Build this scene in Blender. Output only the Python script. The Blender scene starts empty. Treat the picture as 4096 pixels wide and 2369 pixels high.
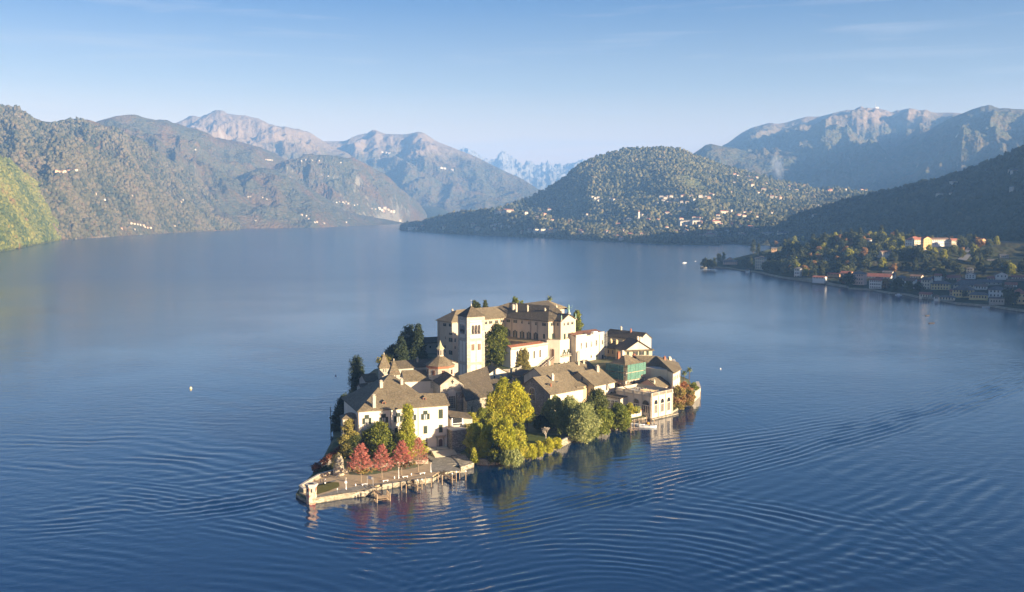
import bpy, bmesh, math, random
import numpy as np
from mathutils import Vector, Matrix
from mathutils.geometry import delaunay_2d_cdt
R = math.radians
scene = bpy.context.scene
COL = scene.collection

# ------------------------------------------------------------------ camera
F_PX, CAM_H = 3980.0, 100.0
PITCH = math.atan((1184.5 - 845.0) / F_PX)
cam_d = bpy.data.cameras.new('camera')
cam_d.sensor_width = 36.0
cam_d.lens = 36.0 * F_PX / 4096.0
cam_d.clip_start = 1.0
cam_d.clip_end = 60000.0
cam = bpy.data.objects.new('camera', cam_d)
cam.location = (0, 0, CAM_H)
cam.rotation_euler = (math.pi / 2 - PITCH, 0, 0)
COL.objects.link(cam)
scene.camera = cam

# ------------------------------------------------------------------ sky, sun, exposure
SUN_AZ = R(124.0)      # clockwise from +Y
SUN_EL = R(13.0)
world = bpy.data.worlds.new("World")
scene.world = world
world.use_nodes = True
wn = world.node_tree.nodes
wn.clear()
wo = wn.new('ShaderNodeOutputWorld')
bg = wn.new('ShaderNodeBackground')
sky = wn.new('ShaderNodeTexSky')
sky.sky_type = 'NISHITA'
sky.sun_disc = False
sky.sun_elevation = SUN_EL
sky.sun_rotation = SUN_AZ
sky.altitude = 300
sky.air_density = 1.0
sky.dust_density = 0.8
sky.ozone_density = 2.5
bg.inputs['Strength'].default_value = 0.12
tintn = wn.new('ShaderNodeMix'); tintn.data_type = 'RGBA'; tintn.blend_type = 'MULTIPLY'
tintn.inputs[0].default_value = 1.0
tco = wn.new('ShaderNodeTexCoord'); tsp = wn.new('ShaderNodeSeparateXYZ'); trp = wn.new('ShaderNodeValToRGB')
world.node_tree.links.new(tco.outputs['Generated'], tsp.inputs[0]); world.node_tree.links.new(tsp.outputs[2], trp.inputs[0])
SKYR = [(0.0, (1.02, .47, .262)), (0.06, (.84,.43,.262)), (0.12, (.42,.295,.252)), (0.20, (.13,.17,.235)), (0.5, (.045,.12,.26))]
while len(trp.color_ramp.elements) < len(SKYR): trp.color_ramp.elements.new(0.5)
for i_, (p_, c_) in enumerate(SKYR):
    trp.color_ramp.elements[i_].position = p_; trp.color_ramp.elements[i_].color = (*c_, 1)
world.node_tree.links.new(trp.outputs[0], tintn.inputs[7])
world.node_tree.links.new(sky.outputs[0], tintn.inputs[6])
# faint cirrus
cm = wn.new('ShaderNodeMapping'); cm.inputs['Scale'].default_value = (1.5, 1.5, 22.0); cn = wn.new('ShaderNodeTexNoise'); cn.inputs['Scale'].default_value = 3.2; cn.inputs['Detail'].default_value = 5; cn.inputs['Distortion'].default_value = .6
cr = wn.new('ShaderNodeValToRGB'); cr.color_ramp.elements[0].position = .56; cr.color_ramp.elements[0].color = (0, 0, 0, 1); cr.color_ramp.elements[1].position = .82; cr.color_ramp.elements[1].color = (.4, .4, .4, 1)
cx = wn.new('ShaderNodeMix'); cx.data_type = 'RGBA'; cx.inputs[7].default_value = (1.55, 1.5, 1.5, 1)
wl_ = world.node_tree.links
wl_.new(tco.outputs['Generated'], cm.inputs[0]); wl_.new(cm.outputs[0], cn.inputs['Vector']); wl_.new(cn.outputs[0], cr.inputs[0]); wl_.new(cr.outputs[0], cx.inputs[0]); wl_.new(tintn.outputs[2], cx.inputs[6]); wl_.new(cx.outputs[2], bg.inputs[0])
world.node_tree.links.new(bg.outputs[0], wo.inputs[0])
sd = bpy.data.lights.new('sun', 'SUN')
sd.energy = 5.0
sd.angle = R(0.55)
sd.color = (1.0, 0.80, 0.55)
sun = bpy.data.objects.new('sun', sd)
COL.objects.link(sun)
SUNV = Vector((math.sin(SUN_AZ) * math.cos(SUN_EL), math.cos(SUN_AZ) * math.cos(SUN_EL), math.sin(SUN_EL)))
sun.rotation_euler = SUNV.to_track_quat('Z', 'Y').to_euler()
scene.view_settings.view_transform = 'Standard'
scene.view_settings.look = 'None'
scene.view_settings.exposure = 2.1
scene.view_settings.gamma = 1.0
scene.cycles.volume_bounces = 1
scene.cycles.max_bounces = 6

# ------------------------------------------------------------------ helpers
def at(u, v, z):
    dx = (u - 2048) / F_PX; dy = (v - 1184.5) / F_PX
    c, s = math.cos(PITCH), math.sin(PITCH)
    d = (dx, c - dy * s, -s - dy * c)
    t = (z - CAM_H) / d[2]
    return Vector((d[0] * t, d[1] * t, z))
def zat(v, y):
    dy = (v - 1184.5) / F_PX
    c, s = math.cos(PITCH), math.sin(PITCH)
    return CAM_H + (-s - dy * c) * y / (c - dy * s)
def tag(o, label=None, cat=None, group=None, kind=None):
    if label: o['label'] = label
    if cat: o['category'] = cat
    if group: o['group'] = group
    if kind: o['kind'] = kind
    return o
def empty(name, loc, label=None, cat=None, group=None, rz=0):
    o = bpy.data.objects.new(name, None)
    o.empty_display_size = 1
    o.location = loc; o.rotation_euler = (0, 0, rz)
    COL.objects.link(o)
    return tag(o, label, cat, group)
def copy_tree(o, parent=None):
    c = o.copy(); COL.objects.link(c)
    if parent is not None:
        c.parent = parent
    for ch in o.children:
        copy_tree(ch, c)
    return c
class MB:
    """collects faces, builds one mesh object"""
    def __init__(s): s.v = []; s.f = []; s.m = []; s.c = []
    def face(s, pts, mi=0):
        b = len(s.v); s.v += [tuple(p) for p in pts]; s.f.append(list(range(b, b + len(pts)))); s.m.append(mi)
    def mesh(s, v, f, mi=0):
        b = len(s.v); s.v += [tuple(p) for p in v]
        for q in f: s.f.append([b + i for i in q]); s.m.append(mi)
    def prism(s, poly, z0, z1, mi=0, cap=True, bottom=False):
        n = len(poly); b = len(s.v)
        s.v += [(p[0], p[1], z0) for p in poly] + [(p[0], p[1], z1) for p in poly]
        for i in range(n):
            j = (i + 1) % n
            s.f.append([b + i, b + j, b + n + j, b + n + i]); s.m.append(mi)
        if cap: s.f.append([b + n + i for i in range(n)]); s.m.append(mi)
        if bottom: s.f.append([b + i for i in reversed(range(n))]); s.m.append(mi)
    def box(s, c, size, rz=0, mi=0, M=None):
        hx, hy, hz = size[0] / 2, size[1] / 2, size[2] / 2
        ca, sa = math.cos(rz), math.sin(rz)
        vs = []
        for z in (-hz, hz):
            for x, y in ((-hx, -hy), (hx, -hy), (hx, hy), (-hx, hy)):
                p = Vector((c[0] + x * ca - y * sa, c[1] + x * sa + y * ca, c[2] + z))
                vs.append(M @ p if M else p)
        s.mesh(vs, [(3, 2, 1, 0), (4, 5, 6, 7), (0, 1, 5, 4), (1, 2, 6, 5), (2, 3, 7, 6), (3, 0, 4, 7)], mi)
    def tube(s, p0, p1, r0, r1=None, n=6, mi=0, caps=True):
        if r1 is None: r1 = r0
        p0 = Vector(p0); p1 = Vector(p1); d = (p1 - p0)
        if d.length < 1e-6: return
        d.normalize()
        a = d.orthogonal().normalized(); b = d.cross(a)
        vs = []
        for p, r in ((p0, r0), (p1, r1)):
            for i in range(n):
                t = 2 * math.pi * i / n
                vs.append(p + a * math.cos(t) * r + b * math.sin(t) * r)
        fs = [(i, (i + 1) % n, n + (i + 1) % n, n + i) for i in range(n)]
        if caps: fs += [tuple(reversed(range(n))), tuple(range(n, 2 * n))]
        s.mesh(vs, fs, mi)
    def lathe(s, c, prof, n=12, mi=0):
        vs = []
        for r, z in prof:
            for i in range(n):
                t = 2 * math.pi * i / n
                vs.append((c[0] + r * math.cos(t), c[1] + r * math.sin(t), c[2] + z))
        fs = []
        for k in range(len(prof) - 1):
            for i in range(n):
                j = (i + 1) % n
                fs.append((k * n + i, k * n + j, (k + 1) * n + j, (k + 1) * n + i))
        fs.append(tuple(reversed(range(n)))); fs.append(tuple(range((len(prof) - 1) * n, len(prof) * n)))
        s.mesh(vs, fs, mi)
    def build(s, name, mats, parent=None, origin=None, smooth=False, local=False):
        me = bpy.data.meshes.new(name)
        o0 = Vector(origin) if origin is not None else Vector((0, 0, 0))
        if origin is None and not local:
            q = parent
            while q is not None: o0 += q.location; q = q.parent
        vs = [(v[0] - o0.x, v[1] - o0.y, v[2] - o0.z) for v in s.v]
        me.from_pydata(vs, [], s.f)
        if not isinstance(mats, (list, tuple)): mats = [mats]
        for m in mats: me.materials.append(m)
        if len(mats) > 1: me.polygons.foreach_set('material_index', s.m)
        if smooth: me.polygons.foreach_set('use_smooth', [True] * len(me.polygons))
        me.update()
        o = bpy.data.objects.new(name, me)
        COL.objects.link(o)
        if parent is not None:
            o.parent = parent
        elif origin is not None: o.location = o0
        return o
def np_mesh(name, verts, faces, mats, smooth=False, colors=None, parent=None, midx=None):
    """verts (n,3) float, faces (m,k) int"""
    me = bpy.data.meshes.new(name)
    n = len(verts); m, k = faces.shape
    me.vertices.add(n); me.vertices.foreach_set('co', np.ascontiguousarray(verts, dtype=np.float32).ravel())
    me.loops.add(m * k); me.loops.foreach_set('vertex_index', np.ascontiguousarray(faces, dtype=np.int32).ravel())
    me.polygons.add(m)
    me.polygons.foreach_set('loop_start', np.arange(0, m * k, k, dtype=np.int32))
    if smooth: me.polygons.foreach_set('use_smooth', np.ones(m, dtype=bool))
    for q in (mats if isinstance(mats, (list, tuple)) else [mats]): me.materials.append(q)
    if midx is not None: me.polygons.foreach_set('material_index', midx)
    if colors is not None:
        at_ = me.attributes.new('tint', 'FLOAT', 'FACE')
        at_.data.foreach_set('value', np.ascontiguousarray(colors, dtype=np.float32))
    me.update(calc_edges=True)
    o = bpy.data.objects.new(name, me)
    COL.objects.link(o)
    if parent is not None: o.parent = parent
    return o
# noise
def _h(ix, iy, seed):
    h = (ix.astype(np.int64) * 374761393 + iy.astype(np.int64) * 668265263 + seed * 1442695041) & 0xffffffff
    h = ((h ^ (h >> 13)) * 1274126177) & 0xffffffff
    h = h ^ (h >> 16)
    return h
def perlin(x, y, seed=0):
    x0 = np.floor(x); y0 = np.floor(y); fx = x - x0; fy = y - y0
    u = fx * fx * fx * (fx * (fx * 6 - 15) + 10); v = fy * fy * fy * (fy * (fy * 6 - 15) + 10)
    def g(ix, iy, dx, dy):
        a = _h(ix, iy, seed) / 4294967296.0 * 2 * np.pi
        return np.cos(a) * dx + np.sin(a) * dy
    n00 = g(x0, y0, fx, fy); n10 = g(x0 + 1, y0, fx - 1, fy); n01 = g(x0, y0 + 1, fx, fy - 1); n11 = g(x0 + 1, y0 + 1, fx - 1, fy - 1)
    return ((n00 * (1 - u) + n10 * u) * (1 - v) + (n01 * (1 - u) + n11 * u) * v) * 1.5
def fbm(x, y, seed=0, oct=5, gain=0.5):
    a, s, f = 1.0, 0, 1.0
    for i in range(oct):
        s = s + a * perlin(x * f, y * f, seed + i * 17); a *= gain; f *= 2.03
    return s
def ridged(x, y, seed=0, oct=5, gain=0.5):
    a, s, f, tot = 1.0, 0, 1.0, 0
    for i in range(oct):
        s = s + a * (1 - 2 * np.abs(perlin(x * f, y * f, seed + i * 17))); tot += a; a *= gain; f *= 2.03
    return s / tot

# ------------------------------------------------------------------ materials
MATS = {}
def nm(name):
    m = bpy.data.materials.new(name); m.use_nodes = True
    nt = m.node_tree; b = nt.nodes['Principled BSDF']
    return m, nt, b
def N(nt, t, **kw):
    n = nt.nodes.new(t)
    for k, v in kw.items():
        if k in n.inputs.keys(): n.inputs[k].default_value = v
        else: setattr(n, k, v)
    return n
def L(nt, a, b): nt.links.new(a, b)
def ramp(nt, fac, stops, interp='LINEAR'):
    r = nt.nodes.new('ShaderNodeValToRGB'); r.color_ramp.interpolation = interp
    e = r.color_ramp.elements
    while len(e) < len(stops): e.new(0.5)
    for i, (p, c) in enumerate(stops):
        e[i].position = p; e[i].color = (c[0], c[1], c[2], 1)
    L(nt, fac, r.inputs[0]); return r.outputs[0]
def mixc(nt, fac, a, b, mode='MIX'):
    m = nt.nodes.new('ShaderNodeMix'); m.data_type = 'RGBA'; m.blend_type = mode
    if hasattr(fac, 'is_linked') or not isinstance(fac, (int, float)): L(nt, fac, m.inputs[0])
    else: m.inputs[0].default_value = fac
    for i, x in ((6, a), (7, b)):
        if isinstance(x, (tuple, list)): m.inputs[i].default_value = (x[0], x[1], x[2], 1)
        else: L(nt, x, m.inputs[i])
    return m.outputs[2]
def math_(nt, op, a, b=None, c=None):
    m = nt.nodes.new('ShaderNodeMath'); m.operation = op
    for i, x in enumerate((a, b, c)):
        if x is None: continue
        if isinstance(x, (int, float)): m.inputs[i].default_value = x
        else: L(nt, x, m.inputs[i])
    return m.outputs[0]
def noise_(nt, scale, detail=4, rough=0.55, vec=None, dist=0.0):
    n = N(nt, 'ShaderNodeTexNoise'); n.inputs['Scale'].default_value = scale; n.inputs['Detail'].default_value = detail
    n.inputs['Roughness'].default_value = rough; n.inputs['Distortion'].default_value = dist
    if vec is not None: L(nt, vec, n.inputs['Vector'])
    return n.outputs[0]
def geo_pos(nt): return nt.nodes.new('ShaderNodeNewGeometry').outputs['Position']
def bump_(nt, b, h, strength, dist):
    n = nt.nodes.new('ShaderNodeBump'); n.inputs['Strength'].default_value = strength; n.inputs['Distance'].default_value = dist
    L(nt, h, n.inputs['Height']); L(nt, n.outputs[0], b.inputs['Normal'])
    return n
# ================================================================== TERRAIN
def mat_hill(name, forest=((0.030, 0.050, 0.018), (0.075, 0.085, 0.028)), bare=(0.20, 0.15, 0.09), rock=(0.30, 0.27, 0.23),
             z_bare=900., z_soft=250., tree=14.0, rock_amt=0.5, bump=6.0, brown=0.3):
    m, nt, b = nm(name)
    P = geo_pos(nt)
    sep = N(nt, 'ShaderNodeSeparateXYZ'); L(nt, P, sep.inputs[0])
    vor = N(nt, 'ShaderNodeTexVoronoi'); vor.feature = 'F1'; vor.inputs['Scale'].default_value = 1.0 / tree
    L(nt, P, vor.inputs['Vector'])
    big = noise_(nt, 1 / 260., 5, 0.6, P)
    mid = noise_(nt, 1 / 55., 3, 0.6, P)
    vc = N(nt, 'ShaderNodeSeparateColor'); L(nt, vor.outputs['Color'], vc.inputs[0])
    f = math_(nt, 'ADD', math_(nt, 'MULTIPLY', vc.outputs[0], 0.45), math_(nt, 'MULTIPLY', mid, 0.6))
    c1 = ramp(nt, f, [(0.15, forest[0]), (0.8, forest[1])])
    br = ramp(nt, math_(nt, 'ADD', big, math_(nt, 'MULTIPLY', vc.outputs[1], 0.15)), [(0.5, (0, 0, 0)), (0.75, (1, 1, 1))])
    c1 = mixc(nt, math_(nt, 'MULTIPLY', br, brown), c1, (0.13, 0.075, 0.035))
    # bare land above the tree line
    zz = math_(nt, 'ADD', sep.outputs[2], math_(nt, 'MULTIPLY', math_(nt, 'SUBTRACT', noise_(nt, 1 / 400., 6, 0.65, P), 0.5), 700.))
    fb = math_(nt, 'SMOOTH_MIN', math_(nt, 'MAXIMUM', math_(nt, 'DIVIDE', math_(nt, 'SUBTRACT', zz, z_bare), z_soft), 0.0), 1.0, 0.05)
    cb = mixc(nt, mid, bare, (bare[0] * 0.7, bare[1] * 0.78, bare[2] * 0.75))
    c = mixc(nt, fb, c1, cb)
    # rock faces on steep parts
    gn = nt.nodes.new('ShaderNodeNewGeometry'); sn = N(nt, 'ShaderNodeSeparateXYZ'); L(nt, gn.outputs['Normal'], sn.inputs[0])
    rk = ramp(nt, math_(nt, 'ADD', math_(nt, 'SUBTRACT', 1.0, sn.outputs[2]), math_(nt, 'MULTIPLY', noise_(nt, 1 / 120., 5, 0.7, P), 0.5)),
              [(0.88, (0, 0, 0)), (0.98, (1, 1, 1))])
    c = mixc(nt, math_(nt, 'MULTIPLY', rk, rock_amt), c, rock)
    L(nt, c, b.inputs['Base Color'])
    b.inputs['Roughness'].default_value = 0.95
    b.inputs['Specular IOR Level'].default_value = 0.05
    hgt = math_(nt, 'MULTIPLY', math_(nt, 'SUBTRACT', 1.0, vor.outputs['Distance']), math_(nt, 'SUBTRACT', 1.0, math_(nt, 'MULTIPLY', fb, 0.9)))
    hgt = math_(nt, 'ADD', hgt, math_(nt, 'MULTIPLY', mid, 2.0))
    bump_(nt, b, hgt, 1.0, bump)
    return m

def S(pts, k=1.6254, ox=0, oy=0, inv=False):
    return [((x * k if not inv else ox + x / k), (y * k if not inv else oy + y / k)) for x, y in pts]
def zA(pts): return S(pts, 2.082, 0, 350, True)       # left crop
def zB(pts): return S(pts, 2.1, 1000, 400, True)
def zC(pts): return S(pts, 1.938, 1600, 550, True)
def zD(pts): return S(pts, 1.805, 2700, 380, True)

HILLS = []
SPUR = 1.35
RS = 1300.0
def massif(name, sky_px, crest, foot, mat, nu=300, nv=120, prof=1.15, spur=0.16, spur_f=6.0, rough=0.05, seed=1, back=0.6, zfoot=-6, jag=0.0,
           u_pad=0, warp=0.35, plateau=None):
    """hill with the given skyline: crest / foot give the distance (m) as list over the width"""
    us = np.array([p[0] for p in sky_px]); vs = np.array([p[1] for p in sky_px])
    u = np.linspace(us[0] - u_pad, us[-1] + u_pad, nu)
    v = np.interp(u, us, vs)
    # soften the corners of the traced skyline
    kk = 1 if crest[0] > 12000 else max(1, nu // 130); ker = np.ones(2 * kk + 1) / (2 * kk + 1)
    v = np.convolve(np.pad(v, kk, mode='edge'), ker, mode='valid')
    s = np.linspace(0, 1, nu)
    D = np.interp(s, np.linspace(0, 1, len(crest)), crest)
    Fd = np.interp(s, np.linspace(0, 1, len(foot)), foot)
    c_, s_ = math.cos(PITCH), math.sin(PITCH)
    dx = (u - 2048) / F_PX; dy = (v - 1184.5) / F_PX
    X, Y, Zd = dx, c_ - dy * s_, -s_ - dy * c_
    h = np.sqrt(X * X + Y * Y)
    zc = CAM_H + Zd / h * D
    hx, hy = X / h, Y / h
    tf = np.linspace(0, 1, nv)
    tb = 1 + np.linspace(0, 1, nv // 4 + 1)[1:] * back
    T = np.concatenate([tf, tb])[:, None]
    dist = Fd[None, :] + (D - Fd)[None, :] * T
    px, py = hx[None, :] * dist, hy[None, :] * dist
    Tc = np.clip(T, 0, 1)
    base = np.where(T <= 1, Tc ** prof, 1 - ((T - 1) / back) ** 1.3 * 1.0)
    z = zfoot + (zc[None, :] - zfoot) * base
    span = (D - Fd).mean(); width = np.mean(D) * (us[-1] - us[0]) / F_PX
    # spurs that run down the slope
    su = np.broadcast_to(s[None, :] * spur_f, px.shape)
    w = fbm(px / span * 1.6, py / span * 1.6, seed + 5, 3) * warp
    r0 = ridged(su + w + T * 0.35, T * 0.8 + 3.7 + w, seed, 3, 0.42)
    wx = fbm(px / 2200., py / 2200., seed + 31, 3) * .5; rs = RS * span / 3500.
    r1 = 0.3 * r0 + 0.7 * ridged(px / rs + wx, py / rs - wx, seed + 40, 6, 0.5)
    env = (4 * np.clip(T, 0, 1) * (1 - np.clip(T, 0, 1))) ** 0.7
    env = np.where(T > 1, 0.25, env)
    z = z + (r1 - 0.3) * env * spur * SPUR * np.abs(zc[None, :])
    n2 = fbm(px / 260., py / 260., seed + 9, 5, 0.55)
    z = z + n2 * env * rough * np.abs(zc[None, :])
    if jag: z = z + (ridged(px / 300., py / 300., seed + 3, 5, 0.6) - 0.5) * jag * np.clip(T, 0, 1) ** 2
    V = np.stack([px, py, z], -1).reshape(-1, 3)
    nr = T.shape[0]
    idx = np.arange(nr * nu).reshape(nr, nu)
    f = np.stack([idx[:-1, :-1], idx[:-1, 1:], idx[1:, 1:], idx[1:, :-1]], -1).reshape(-1, 4)
    o = np_mesh(name, V, f, mat, smooth=True)
    tag(o, kind='structure')
    HILLS.append((np.stack([px, py, z], -1), u, T[:, 0], name))
    return o
M_far = mat_hill('far_rock', forest=((0.05, 0.06, 0.04), (0.09, 0.085, 0.05)), bare=(0.26, 0.235, 0.21), rock=(0.30, 0.27, 0.25), z_bare=350, tree=40, rock_amt=0.8, bump=12)
M_high = mat_hill('high_mountain', forest=((0.04, 0.05, 0.025), (0.10, 0.085, 0.045)), bare=(0.24, 0.17, 0.115), z_bare=560, z_soft=220, tree=26, bump=10, brown=0.6)
M_left = mat_hill('wooded_mountain', forest=((0.040, 0.048, 0.026), (0.100, 0.088, 0.048)), bare=(0.22, 0.16, 0.11), rock=(0.42, 0.37, 0.29), z_bare=760, tree=16, bump=9, brown=0.8, rock_amt=0.35)
M_green = mat_hill('green_hill', forest=((0.050, 0.075, 0.016), (0.130, 0.130, 0.030)), z_bare=5000, tree=11, bump=6, brown=0.22, rock_amt=0.0)
M_round = mat_hill('round_hill', forest=((0.055, 0.070, 0.026), (0.145, 0.135, 0.055)), z_bare=5000, tree=14, bump=8, brown=0.25, rock_amt=0.0)
M_mott = mat_hill('east_mountain', forest=((0.040, 0.050, 0.028), (0.085, 0.080, 0.045)), bare=(0.24, 0.165, 0.11), rock=(0.48, 0.41, 0.33), z_bare=720, z_soft=220, tree=22, bump=9, brown=0.5, rock_amt=0.85)
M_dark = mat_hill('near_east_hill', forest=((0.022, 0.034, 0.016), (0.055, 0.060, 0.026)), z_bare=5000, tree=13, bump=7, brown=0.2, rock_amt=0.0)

# farthest: jagged range in the gap
massif('mountains', zB([(1650, 470), (1780, 435), (1840, 420), (1920, 465), (1990, 495), (2060, 525), (2080, 480), (2100, 455), (2122, 446), (2150, 462), (2220, 510), (2290, 535), (2325, 514), (2360, 530), (2385, 545), (2410, 527), (2440, 535), (2460, 525), (2480, 545), (2520, 535)]) +
       zC([(1300, 215), (1350, 205), (1400, 186), (1450, 180), (1500, 195), (1600, 215), (1700, 230)]),
       [16500, 16500], [13500, 13500], M_far, nu=460, nv=120, spur=0.10, spur_f=9, rough=0.07, seed=21, jag=170, prof=1.25)
# twin peaks
massif('mountains', zB([(-80, 300), (60, 330), (150, 350), (400, 352), (650, 348), (800, 346), (900, 295), (970, 290), (1040, 245), (1130, 285), (1220, 288), (1300, 290), (1360, 280), (1410, 266), (1460, 275), (1570, 350), (1700, 400), (1900, 478), (2100, 580), (2300, 672), (2450, 768), (2560, 830), (2700, 900)]),
       [11500, 11500, 10800, 9800], [9200, 9000, 8800, 8900], M_high, nu=520, nv=170, spur=0.20, spur_f=8, rough=0.05, seed=4, prof=1.05)
# high bare mountain on the left
massif('mountains', zA([(1300, 330), (1480, 300), (1600, 236), (1680, 250), (1740, 225), (1800, 205), (1900, 225), (2050, 235), (2150, 262), (2230, 310), (2290, 320)]) +
       zB([(150, 212), (300, 240), (415, 246), (470, 268), (520, 285), (590, 330), (700, 400), (800, 440), (900, 520), (1000, 600)]),
       [11000, 10500, 10200], [8200, 8300, 8400], M_high, nu=420, nv=150, spur=0.22, spur_f=7, rough=0.05, seed=31, prof=1.0)
# M_b
massif('mountains', zA([(700, 330), (810, 282), (960, 240), (1060, 228), (1130, 226), (1200, 252), (1320, 275), (1450, 302), (1600, 350), (1800, 420), (2000, 452), (2160, 500), (2290, 545)]) +
       zB([(120, 410), (200, 445), (300, 500), (420, 570), (560, 660), (700, 760), (800, 850)]),
       [7200, 7800, 8400], [5000, 5500, 7200], M_left, nu=460, nv=150, spur=0.22, spur_f=7, rough=0.05, seed=12, prof=1.0)
# M_e cliffed hill above the lake
massif('mountains', zB([(60, 640), (140, 580), (210, 552), (300, 510), (400, 490), (460, 465), (520, 460), (600, 466), (700, 475), (780, 490), (870, 490), (940, 520), (1000, 555), (1100, 610), (1180, 660), (1220, 700), (1250, 735), (1300, 770), (1350, 812), (1430, 880), (1480, 950), (1500, 1010)]),
       [7600, 7900, 8600], [6600, 7100, 8350], M_left, nu=420, nv=130, spur=0.24, spur_f=6, rough=0.06, seed=47, prof=0.75)
massif('mountains', zB([(-260, 800), (-160, 720), (-80, 640), (0, 600), (60, 582), (130, 575), (210, 590), (300, 630), (420, 700), (560, 780), (700, 860), (850, 920), (1000, 965), (1150, 1000), (1300, 1035)]),
       [6800, 7000, 8000], [5900, 6100, 7700], M_left, nu=380, nv=110, spur=0.2, spur_f=6, rough=0.06, seed=52, prof=0.85)
# M_a
massif('mountains', zA([(-420, 60), (-200, 120), (0, 145), (60, 155), (180, 200), (260, 245), (360, 283), (480, 293), (560, 288), (640, 278), (710, 265), (760, 275), (850, 310), (1000, 362), (1160, 430), (1300, 530), (1450, 620), (1580, 702), (1700, 802), (1850, 860), (2050, 920), (2250, 985), (2450, 1050), (2700, 1130)]),
       [5600, 5600, 5800, 6600, 6900], [3300, 3600, 4500, 5900, 6600], M_left, nu=620, nv=190, spur=0.24, spur_f=8, rough=0.06, seed=63, prof=0.95)
massif('mountains', zA([(-300, 700), (0, 640), (100, 600), (200, 530), (330, 470), (420, 430), (500, 400), (560, 400), (650, 440), (780, 520), (900, 590), (1050, 680), (1200, 780), (1400, 900), (1600, 1000), (1800, 1080), (2000, 1150)]),
       [4700, 4700, 5000, 5600], [3300, 3800, 4600, 5500], M_left, nu=420, nv=130, spur=0.2, spur_f=6, rough=0.06, seed=77, prof=0.9)
# L1 near green slope
massif('hills', zA([(-700, 330), (-400, 450), (-150, 540), (0, 590), (80, 620), (160, 700), (260, 770), (380, 850), (480, 920), (580, 985), (680, 1050), (760, 1110), (830, 1170), (880, 1215)]),
       [3200, 3500, 3800, 4300, 4700], [1900, 2350, 2900, 3700, 4650], M_green, nu=420, nv=170, spur=0.12, spur_f=7, rough=0.05, seed=81, prof=1.0)
# small dark hill at the lake's end
massif('hills', zB([(1240, 1040), (1290, 1000), (1330, 940), (1380, 905), (1440, 892), (1520, 893), (1600, 905), (1660, 935), (1720, 980), (1780, 1010), (2000, 1030)]),
       [9000, 9000], [8200, 8200], M_dark, nu=160, nv=50, spur=0.1, spur_f=5, rough=0.03, seed=91)
# Mottarone-like east mountain
massif('mountains', zD([(100, 560), (300, 440), (340, 378), (400, 345), (450, 305), (520, 262), (600, 236), (700, 210), (750, 208), (800, 200), (900, 170), (960, 155), (1040, 158), (1150, 130), (1230, 110), (1330, 106), (1380, 108), (1450, 93), (1510, 108), (1570, 126), (1640, 112), (1700, 106), (1800, 120), (1880, 128), (2000, 128), (2080, 135), (2300, 160), (2560, 190), (2900, 230)]),
       [9800, 9800, 9200], [5400, 5200, 4700], M_mott, nu=620, nv=200, spur=0.26, spur_f=8, rough=0.05, seed=103, prof=1.12)
massif('mountains', zD([(1500, 420), (1700, 330), (1900, 215), (2000, 160), (2080, 132), (2150, 102), (2200, 88), (2260, 86), (2340, 108), (2420, 101), (2520, 104), (2700, 90), (2950, 60)]),
       [7600, 7200, 7000], [5000, 4300, 3900], M_mott, nu=400, nv=140, spur=0.2, spur_f=5, rough=0.05, seed=115, prof=1.1)
massif('mountains', zD([(20, 520), (120, 432), (180, 392), (220, 362), (260, 353), (340, 372), (420, 380), (520, 408), (650, 412), (800, 412), (900, 420), (1040, 440), (1200, 500), (1350, 580)]),
       [7400, 7600, 7600], [5800, 5600, 5600], M_mott, nu=360, nv=100, spur=0.16, spur_f=6, rough=0.05, seed=121, prof=1.0)
# round hill and its long tail to the right
massif('hills', zC([(500, 640), (640, 595), (740, 560), (800, 548), (870, 520), (960, 490), (1040, 455), (1110, 420), (1170, 385), (1240, 350), (1300, 300), (1360, 242), (1410, 208), (1460, 182), (1530, 155), (1600, 136), (1670, 112), (1740, 97), (1820, 92), (1900, 90), (2000, 86), (2070, 86), (2130, 92), (2200, 108), (2260, 130)]) +
       zD([(-40, 395), (0, 395), (50, 405), (100, 432), (200, 462), (330, 512), (430, 542), (500, 560), (560, 572), (640, 592), (720, 615), (820, 642), (1000, 672), (1200, 684), (1400, 700), (1600, 712), (1900, 740)]),
       [4600, 5000, 5200, 5200, 5200, 4800, 4500], [4500, 3960, 3500, 3000, 2870, 2800, 2700], M_round, nu=620, nv=200, spur=0.12, spur_f=8, rough=0.04, seed=131, prof=1.55)
# low wooded promontory in front of it
massif('hills', zB([(1262, 1072), (1300, 1050), (1400, 1030), (1480, 1022), (1560, 1000), (1640, 980), (1700, 962), (1800, 945), (1900, 935), (1980, 930), (2060, 935), (2200, 945), (2350, 960), (2520, 975)]) +
       zC([(1100, 640), (1300, 660), (1500, 690), (1700, 715), (1900, 740), (2100, 760), (2300, 780), (2480, 800)]),
       [5300, 4700, 4250, 3900, 3650, 3300, 3150], [5150, 4350, 3960, 3600, 3250, 3020, 2960], M_round, nu=360, nv=60, spur=0.1, spur_f=12, rough=0.05, seed=141, prof=0.8, zfoot=-2)
# near east hill in shade (right edge)
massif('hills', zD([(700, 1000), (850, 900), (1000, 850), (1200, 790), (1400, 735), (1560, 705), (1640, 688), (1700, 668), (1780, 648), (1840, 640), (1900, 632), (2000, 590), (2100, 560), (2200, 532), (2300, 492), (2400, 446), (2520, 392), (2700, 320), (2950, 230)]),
       [3400, 3300, 3200, 3000, 2700], [2600, 2300, 2100, 1800, 1500], M_dark, nu=420, nv=140, spur=0.1, spur_f=7, rough=0.05, seed=151, prof=1.25)
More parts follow.
